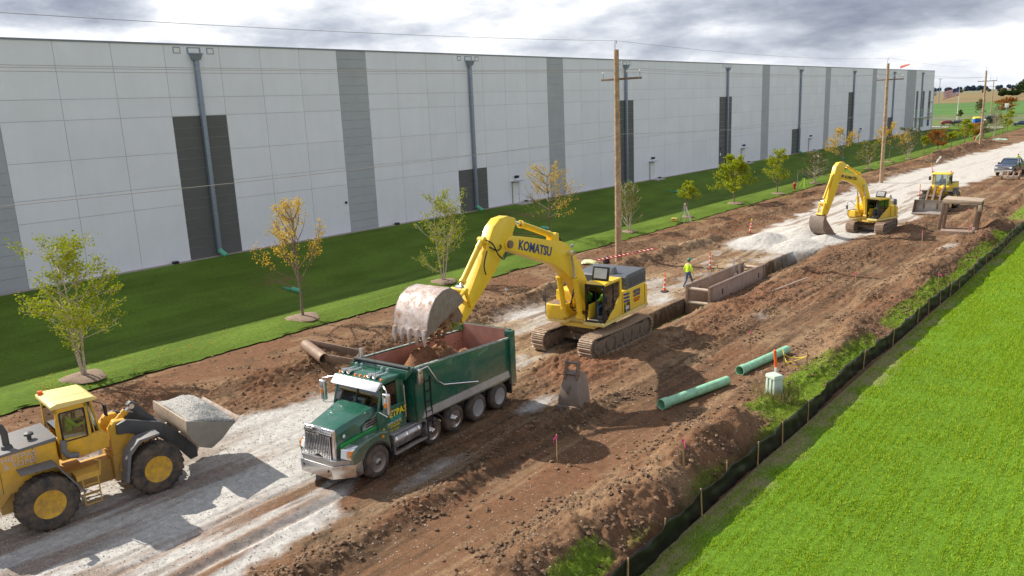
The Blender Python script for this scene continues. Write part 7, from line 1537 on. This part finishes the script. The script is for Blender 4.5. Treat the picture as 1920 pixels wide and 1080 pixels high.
# hydrants
def hydrant(x, y, label):
    t = thing('fire_hydrant', label, 'hydrant', (x, y, zlawn(x, y)-.02), 0, 'red fire hydrants on the lawn'); m = M(); m.lathe([(.17, 0), (.17, .05), (.12, .06), (.12, .62), (.16, .64), (.16, .68), (.13, .72), (.09, .84), (.03, .9), (.03, .96), (0, .96)], (0, 0, 0), 'z', 16); m.obj('barrel', RED, t, smooth=True)
    m = M(); m.cyl((-.24, 0, .52), (.24, 0, .52), .07, n=12); m.cyl((0, -.24, .48), (0, 0, .48), .09, n=12); m.obj('nozzle', RED, t)
hydrant(-36.5, 98.2, 'red hydrant on the lawn beside the green-legged tripod'); hydrant(-36.3, 206, 'distant red hydrant left of the third utility pole')
b = M(); b.cyl((-36.6, 99.3, .2), (-36.55, 99.3, 2.1), .03, n=8); tag(b.obj('marker_rod', SILV), 'thin grey marker rod standing beside the nearer hydrant', 'rod')
b = M(); b.cyl((-36.2, 206.3, .2), (-35.4, 206.3, 1.6), .06, n=8); tag(b.obj('marker_rod', WHITE), 'short white rod leaning by the distant hydrant', 'rod')
def tripod(x, y, label, legm, h=1.5, prism=False):
    z = zlawn(x, y); t = thing('survey_tripod', label, 'tripod', (x, y, z-.02), .4)
    for i in range(3): a = i*2.094+.5; m = M(); m.tube([(math.cos(a)*.65, math.sin(a)*.65, 0), (math.cos(a)*.08, math.sin(a)*.08, h)], .035 if i or prism else .07, 6); m.obj('leg', legm if i or prism else WHITE, t)
    m = M(); m.cyl((0, 0, h), (0, 0, h+.06), .12, n=14); m.obj('head', legm if not prism else BLACK, t); m = M(); m.box((0, 0, h+.2), (.18, .18, .26)); m.cyl((0, -.12, h+.22), (0, .12, h+.22), .06, n=10); m.obj('instrument', mat('instrument_cream', (.65, .55, .35), .5) if not prism else BLUE, t, .02)
    if prism: m = M(); m.cyl((0, 0, h+.3), (0, 0, h+.55), .03, n=8); m.obj('prism_rod', BLUE, t)
tripod(-35.9, 68.5, 'silver survey tripod with instrument on the lawn beside the yellow case', SILV); tripod(-36.2, 100.6, 'lime-legged survey tripod on the lawn beside the red hydrant', mat('lime_leg', (.45, .75, .05), .5), 1.25, True)
t = thing('tool_case', 'small yellow instrument case lying on the lawn left of the tripod', 'case', (-36.7, 67.9, zlawn(-36.7, 67.9)), .3); m = M(); m.bx(-.28, .28, -.2, .2, 0, .3); m.obj('case', mat('yellow_case', (.72, .52, .12), .5), t, .03); m = M(); m.bx(-.08, .08, -.22, -.2, .14, .2); m.bx(-.285, .285, -.205, .205, .17, .185); m.obj('latch', BLACK, t)

# ------------------------------------------------------------------ road vehicles
def pickup(label, loc, rz, paint, bed=True, name='pickup_truck', cat='pickup truck', group=None, s=1.):
    t = thing(name, label, cat, loc, rz, group); t.scale = (s, s, s)
    m = M(); W = .98
    body = [(2.85, .55), (2.9, .85), (2.82, 1.22), (2.6, 1.32), (1.35, 1.40), (1.2, 1.36), (-.9, 1.38), (-.95, 1.40), (-2.95, 1.42), (-3.0, .60)] if bed else [(2.2, .35), (2.25, .7), (2.1, .9), (1.1, 1.05), (-1.9, 1.10), (-2.2, .95), (-2.2, .4)]
    ax = (1.95, -1.9) if bed else (1.35, -1.35); wr = .42 if bed else .34
    bot = []
    z0 = body[0][1]
    bd = list(body)
    arcF = arcpts(ax[0], wr, wr+.08, 10, 170, 8); arcB = arcpts(ax[1], wr, wr+.08, 10, 170, 8)
    low = [(body[-1][0]+.02, z0-.1)]+[(p[0], max(p[1], z0-.1)) for p in arcB[::-1]]+[(p[0], max(p[1], z0-.1)) for p in arcF[::-1]]+[(body[0][0]-.02, z0-.1)]
    m.prism(bd+low, -W, W); b = m.obj('body', paint, t, .06, segs=3)
    c = [(1.25, 1.36), (.55, 1.92), (-.75, 1.95), (-1.0, 1.38)] if bed else [(1.1, 1.03), (.45, 1.42), (-1.1, 1.44), (-1.75, 1.08)]
    m = M(); lo_, hi_ = W-.08, W-.22; pts = c; m.add([(p[0], -(lo_ if i in (0, 3) else hi_), p[1]) for i, p in enumerate(pts)]+[(p[0], (lo_ if i in (0, 3) else hi_), p[1]) for i, p in enumerate(pts)], [(0, 1, 2, 3), (7, 6, 5, 4), (0, 4, 5, 1), (1, 5, 6, 2), (2, 6, 7, 3), (3, 7, 4, 0)]); cb = m.obj('cabin', WGLASS, t, .03)
    m = M(); (x1, z1), (x2, z2) = pts[1], pts[2]; m.bx(x2-.05, x1+.05, -hi_-.03, hi_+.03, z1-.02, z2+.05); 
    for s_ in (-1, 1):
        for (pa, pb) in ((pts[0], pts[1]), (pts[3], pts[2]), (((pts[0][0]+pts[3][0])/2, pts[0][1]), ((x1+x2)/2, z1))): m.tube([(pa[0], s_*(lo_+.01), pa[1]), (pb[0], s_*(hi_+.01), pb[1])], .05, 6)
    m.obj('roof', paint, cb, .02)
    for x in ax:
        for s_ in (-1, 1): wheel(t, (x, s_*(W+.01), wr), wr, .27, s_, ALU, wr*.58, 0, 6, .03)
    fx = body[1][0]
    m = M(); m.bx(fx-.02, fx+.03, -.62, .62, .88 if bed else .55, 1.18 if bed else .72); g = m.obj('grille', CHROME, t, .02); m = M()
    for i in range(2): m.bx(fx+.03, fx+.04, -.55, .55, (.93 if bed else .57)+i*.12, (1.0 if bed else .6)+i*.12)
    m.obj('grille_slot', BLACK, g)
    for s_ in (-1, 1): m = M(); m.bx(fx-.12, fx+.02, s_*.65, s_*.93, .92 if bed else .6, 1.16 if bed else .76); m.obj('headlight', mat('lamp_lens', (.75, .78, .8), .1), t, .03); m = M(); m.box((.95 if bed else .8, s_*(W+.14), 1.42 if bed else 1.05), (.14, .2, .24)); m.obj('mirror', BLACK, t, .03)
    m = M(); m.bx(fx-.1, fx+.1, -W, W, .48 if bed else .34, .80 if bed else .5); m.obj('bumper', CHROME if bed else paint, t, .05)
    if bed: m = M(); m.bx(-2.85, -1.1, -W+.12, W-.12, 1.40, 1.44); pieces(m, 'bed_floor', BLACK, t); m = M(); m.bx(-1.7, -1.15, -.8, .8, 1.44, 1.75); m.obj('tool_box', ALU, t, .02)
    return t
NAVY = mat('navy_paint', (.02, .03, .07), .2, coat=1.); REDP = mat('car_red', (.45, .02, .02), .25, coat=.8); BLKP = mat('car_black', (.02, .02, .022), .2, coat=1.); BLUP = mat('car_blue', (.02, .05, .16), .25, coat=.8)
pickup('dark navy pickup truck parked on the far gravel road at the right edge', (-17.3, 124.2, .05), math.radians(-98), NAVY, s=1.08)
person('worker in hi-vis shirt standing behind the dark pickup cab', (-17.3, 129.4, .6), 2.0, 'stand', HIVIS, None, hands=False); person('worker in grey standing among gear behind the dark pickup', (-16.5, 131.2, .5), 1.0, 'stand', GREYP, None, hands=False); person('rightmost worker in lime vest beside the dark pickup bed', (-15.55, 125.5, .5), 2.6, 'stand', HIVIS, None, hands=False)
t = thing('steel_attachment', 'small rusty machine attachment on the ground in front of the dark pickup', 'attachment', (-16.35, 117.6, 0)); m = M(); m.bx(-.9, .9, -.3, .3, .15, .5); m.obj('frame', SHELLTAN, t, .05); m = M()
for x in (-.9, -.3, .3, .9): m.cyl((x, -.25, .35), (x, .35, .9), .14, n=10)
m.obj('arm', RUST, t); m = M(); m.cyl((-1, 0, .3), (-.85, 0, .3), .32, n=16); m.cyl((.85, 0, .3), (1, 0, .3), .32, n=16); m.obj('disc', FRAMEMUD, t)
pickup('red parked car partly hidden behind the black car by the drive', (-61.5, 303, 0), math.radians(20), REDP, False, 'parked_car', 'car', 'cars parked near the flagpole', 1.05); pickup('black parked car in front of the red car near the flagpole', (-57.9, 300.5, 0), math.radians(10), BLKP, False, 'parked_car', 'car', 'cars parked near the flagpole', 1.05)
pickup('blue parked car at the right edge of the far drive', (-37.4, 281.5, .0), math.radians(-170), BLUP, False, 'parked_car', 'car', None, 1.1)
def dumpster(label, loc, rz, c1, c2, s=1.):
    t = thing('dumpster', label, 'dumpster', loc, rz, 'containers by the far drive'); m = M(); m.hexa([(-.9, -.6, 0), (.9, -.6, 0), (.9, .6, 0), (-.9, .6, 0), (-1.1*s, -.8, 2.1), (1.1*s, -.8, 2.1), (1.1*s, .8, 2.1), (-1.1*s, .8, 2.1)]); m.obj('bin', c1, t, .03); m = M(); m.hexa([(-1.15*s, -.85, 2.1), (1.15*s, -.85, 2.1), (1.15*s, .85, 2.1), (-1.15*s, .85, 2.1), (-1.0*s, -.75, 2.45), (1.0*s, -.75, 2.45), (1.0*s, .75, 2.7), (-1.0*s, .75, 2.7)]); m.obj('lid', c2, t, .04)
    m = M()
    for x in (-.5, 0, .5): m.bx(x-.05, x+.05, -.86, -.62, .3, 1.9)
    m.obj('rib', c1, t)
dumpster('blue container with a yellow lid beside the far drive', (-51.6, 294.6, 0), .6, mat('bin_blue', (.01, .14, .55), .4), mat('bin_yellow', (.8, .65, .03), .4)); dumpster('dark container right of the blue and yellow one', (-49.3, 307, 0), .6, mat('bin_dark', (.03, .045, .04), .5), mat('bin_dark2', (.035, .05, .045), .5), 2.0)
# flag
def flagpole():
    t = thing('flagpole', 'white flagpole rising from the far drive beyond the warehouse', 'flagpole', (-68.9, 353.9, 0)); h = 12.3; m = M(); m.cyl((0, 0, 0), (0, 0, h), .16, .09, 12); m.obj('pole', WHITE, t); m = M(); m.lathe([(0, h), (.14, h+.05), (.16, h+.15), (.1, h+.26), (0, h+.3)], (0, 0, 0), 'z', 12); m.obj('finial', mat('gold_ball', (.7, .5, .15), .3, .8), t)
    f = thing('flag', 'American flag flying from the white flagpole', 'flag', (-68.9, 353.9, 0)); Wd, Ht = 5.6, 3.0; nx, ny = 24, 13; dirv = Vector((-.83, -.55, 0)).normalized(); nv = dirv.cross(Vector((0, 0, 1)))
    FW = leafmat('flag_white', [(.85, .85, .86), (.85, .85, .86)], .5); FR = leafmat('flag_red', [(.60, .03, .06), (.60, .03, .06)], .5); FB = leafmat('flag_blue', [(.04, .06, .28), (.04, .06, .28)], .5)
    def P(i, j, off=0): u = i/nx; v = j/ny; return dirv*(Wd*u+.12)+Vector((0, 0, h-.15-Ht*v-1.35*u**1.3))+nv*(.35*math.sin(u*9+v*1.2)*u**.6+off)
    m = M(); 
    for j in range(ny):
        for i in range(nx): m.cur = 2 if (j < 7 and i < 10) else (1 if j % 2 == 0 else 0); m.add([P(i, j), P(i+1, j), P(i+1, j+1), P(i, j+1)], [(0, 1, 2, 3)])
    o = m.obj('cloth', [FW, FR, FB], f)
    md = o.modifiers.new('s', 'SOLIDIFY'); md.thickness = .02
    m = M()
    for r_ in range(9):
        for c_ in range(11):
            if (r_+c_) % 2 == 0:
                p = P(10*(c_+.5)/11, 7*(r_+.5)/9)
                for k in range(5):
                    pass
                ring = [p+(dirv*math.cos(a)+Vector((0, 0, 1))*math.sin(a))*(.09 if q % 2 == 0 else .04) for q, a in enumerate([math.pi/2+math.pi*q/5 for q in range(10)])]
                m.add([x+nv*.03 for x in ring], [tuple(range(10))]); m.add([x-nv*.03 for x in ring], [tuple(range(10))])
    m.obj('star_field', FW, f)
flagpole()
t = thing('road_sign', 'white rectangular sign on a post beyond the far drive', 'sign', (-60.5, 407, 0)); m = M(); m.cyl((-.0, 0, 0), (0, 0, 3), .12); m.obj('post', GALV, t); m = M(); m.bx(-.8, .8, -.05, .05, 3.0, 4.8); m.obj('panel', WHITE, t, .03)
t = thing('street_lamp', 'tall slim light mast standing in the brown field', 'light mast', (-150, 700, 0)); m = M(); m.cyl((0, 0, 0), (0, 0, 20), .3, .2); m.obj('mast', GALV, t); m = M(); m.box((0, 0, 20), (2.2, .6, .7)); m.obj('lamp_head', WHITE, t)
b = M(); b.bx(-58.5, -50, 325, 327, .1, .8); tag(b.obj('concrete_barrier', WHITE, bevel=.05), 'low white barrier beyond the far drive right of the third pole', 'barrier')
# farther black railing near the drive
t = thing('railing', 'thin black railing beside the far end of the warehouse lawn', 'railing', (-58, 276, 0)); m = M()
for i in range(7): m.cyl((i*2.6, -i*.9, -.1), (i*2.6, -i*.9, 1.5), .06, n=6)
m.obj('post', BLACK, t); m = M(); m.tube([(0, 0, 1.45), (15.6, -5.4, 1.45)], .04, 6); m.tube([(0, 0, .6), (15.6, -5.4, .6)], .04, 6); m.obj('rail', BLACK, t)

# ------------------------------------------------------------------ far woods and houses
def wood(name, label, cat, cx, cy, wx, wy, h, n, seed, m, lsz, kind='stuff', lobes=14):
    rg = np.random.default_rng(seed); L_ = []
    cs = np.stack([cx+rg.uniform(-wx, wx, lobes), cy+rg.uniform(-wy, wy, lobes), rg.uniform(.45, .75, lobes)*h], -1); rr = rg.uniform(.25, .42, lobes)*h
    ii = rg.integers(0, lobes, n); d = rg.normal(0, 1, (n, 3)); d /= np.linalg.norm(d, axis=1)[:, None]; P = cs[ii]+d*(rr[ii]*rg.uniform(.75, 1.05, n))[:, None]*np.array([1.25, 1.25, 1]); P[:, 2] = np.maximum(P[:, 2], rg.uniform(0, .25*h, n))
    u = rg.normal(0, 1, (n, 3)); u /= np.linalg.norm(u, axis=1)[:, None]; v = np.cross(u, rg.normal(0, 1, (n, 3))); v /= np.linalg.norm(v, axis=1)[:, None]; s = (lsz*rg.uniform(.5, 1.2, n))[:, None]; u = u*s*.5; v = v*s*.4
    V = np.stack([P-u, P+v, P+u, P-v], 1).reshape(-1, 3); o = npmesh(name, V, np.arange(4*n).reshape(n, 4), None, m, None, smooth=False); tag(o, label, cat, None, kind); return o
wood('woodland', 'dark green wood standing at the right end of the brown field', 'woods', -158, 1330, 26, 24, 23, 9000, 1, LF_D, 2.4, lobes=26); wood('woodland', 'lower dark thicket in front of the wood in the brown field', 'woods', -172, 1180, 12, 8, 8, 5000, 2, LF_D, 1.5, lobes=16)
BLUEW = leafmat('far_woods_haze_tint', [(.07, .11, .16), (.08, .12, .17), (.065, .10, .15)], .1)  # distance haze put into the leaf colour as a blue tint
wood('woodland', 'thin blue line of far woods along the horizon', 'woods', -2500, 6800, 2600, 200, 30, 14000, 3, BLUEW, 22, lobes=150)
wood('woodland', 'dull green hedge trees scattered among the far houses', 'woods', -750, 2500, 420, 90, 11, 9000, 4, leafmat('far_autumn_trees', [(.14, .15, .09), (.19, .16, .10), (.12, .14, .09), (.20, .14, .09)], .1), 3.2, lobes=46)
HSW = mat('house_siding', (.42, .40, .37), .8); HSR = mat('house_roof', (.20, .18, .17), .8); rd = random.Random(12)
desc = ['white', 'beige', 'grey', 'tan', 'pale', 'cream', 'brown', 'dull']; 
for i in range(16):
    hx, hy = -980+i*34+rd.uniform(-8, 8), 2450-i*22+rd.uniform(-60, 60); w_, d_, h_ = rd.uniform(10, 17), 10, rd.uniform(5, 7.5)
    if i == 0: h0 = thing('house', 'far tiny house on the horizon beyond the brown field', 'house', (hx, hy, -.3), .3, 'tiny houses beyond the brown field'); m = M(); m.bx(-7, 7, -5, 5, 0, 6); m.obj('wall', HSW, h0); m = M(); m.prism([(-5.6, 6), (5.6, 6), (0, 10)], -7.5, 7.5, 'x'); m.obj('roof', HSR, h0)
    else: clone(h0, (hx, hy, -.3), rd.uniform(0, 3), 'far tiny house on the horizon beyond the brown field')
t = thing('barn', 'long low white shed among the far houses', 'shed', (-760, 2050, 0)); m = M(); m.bx(-30, 30, -10, 10, 0, 7); m.obj('wall', WHITE, t); m = M(); m.prism([(-11, 7), (11, 7), (0, 10)], -31, 31, 'x'); m.obj('roof', WHITE, t)
print('objects', len(scene.objects))
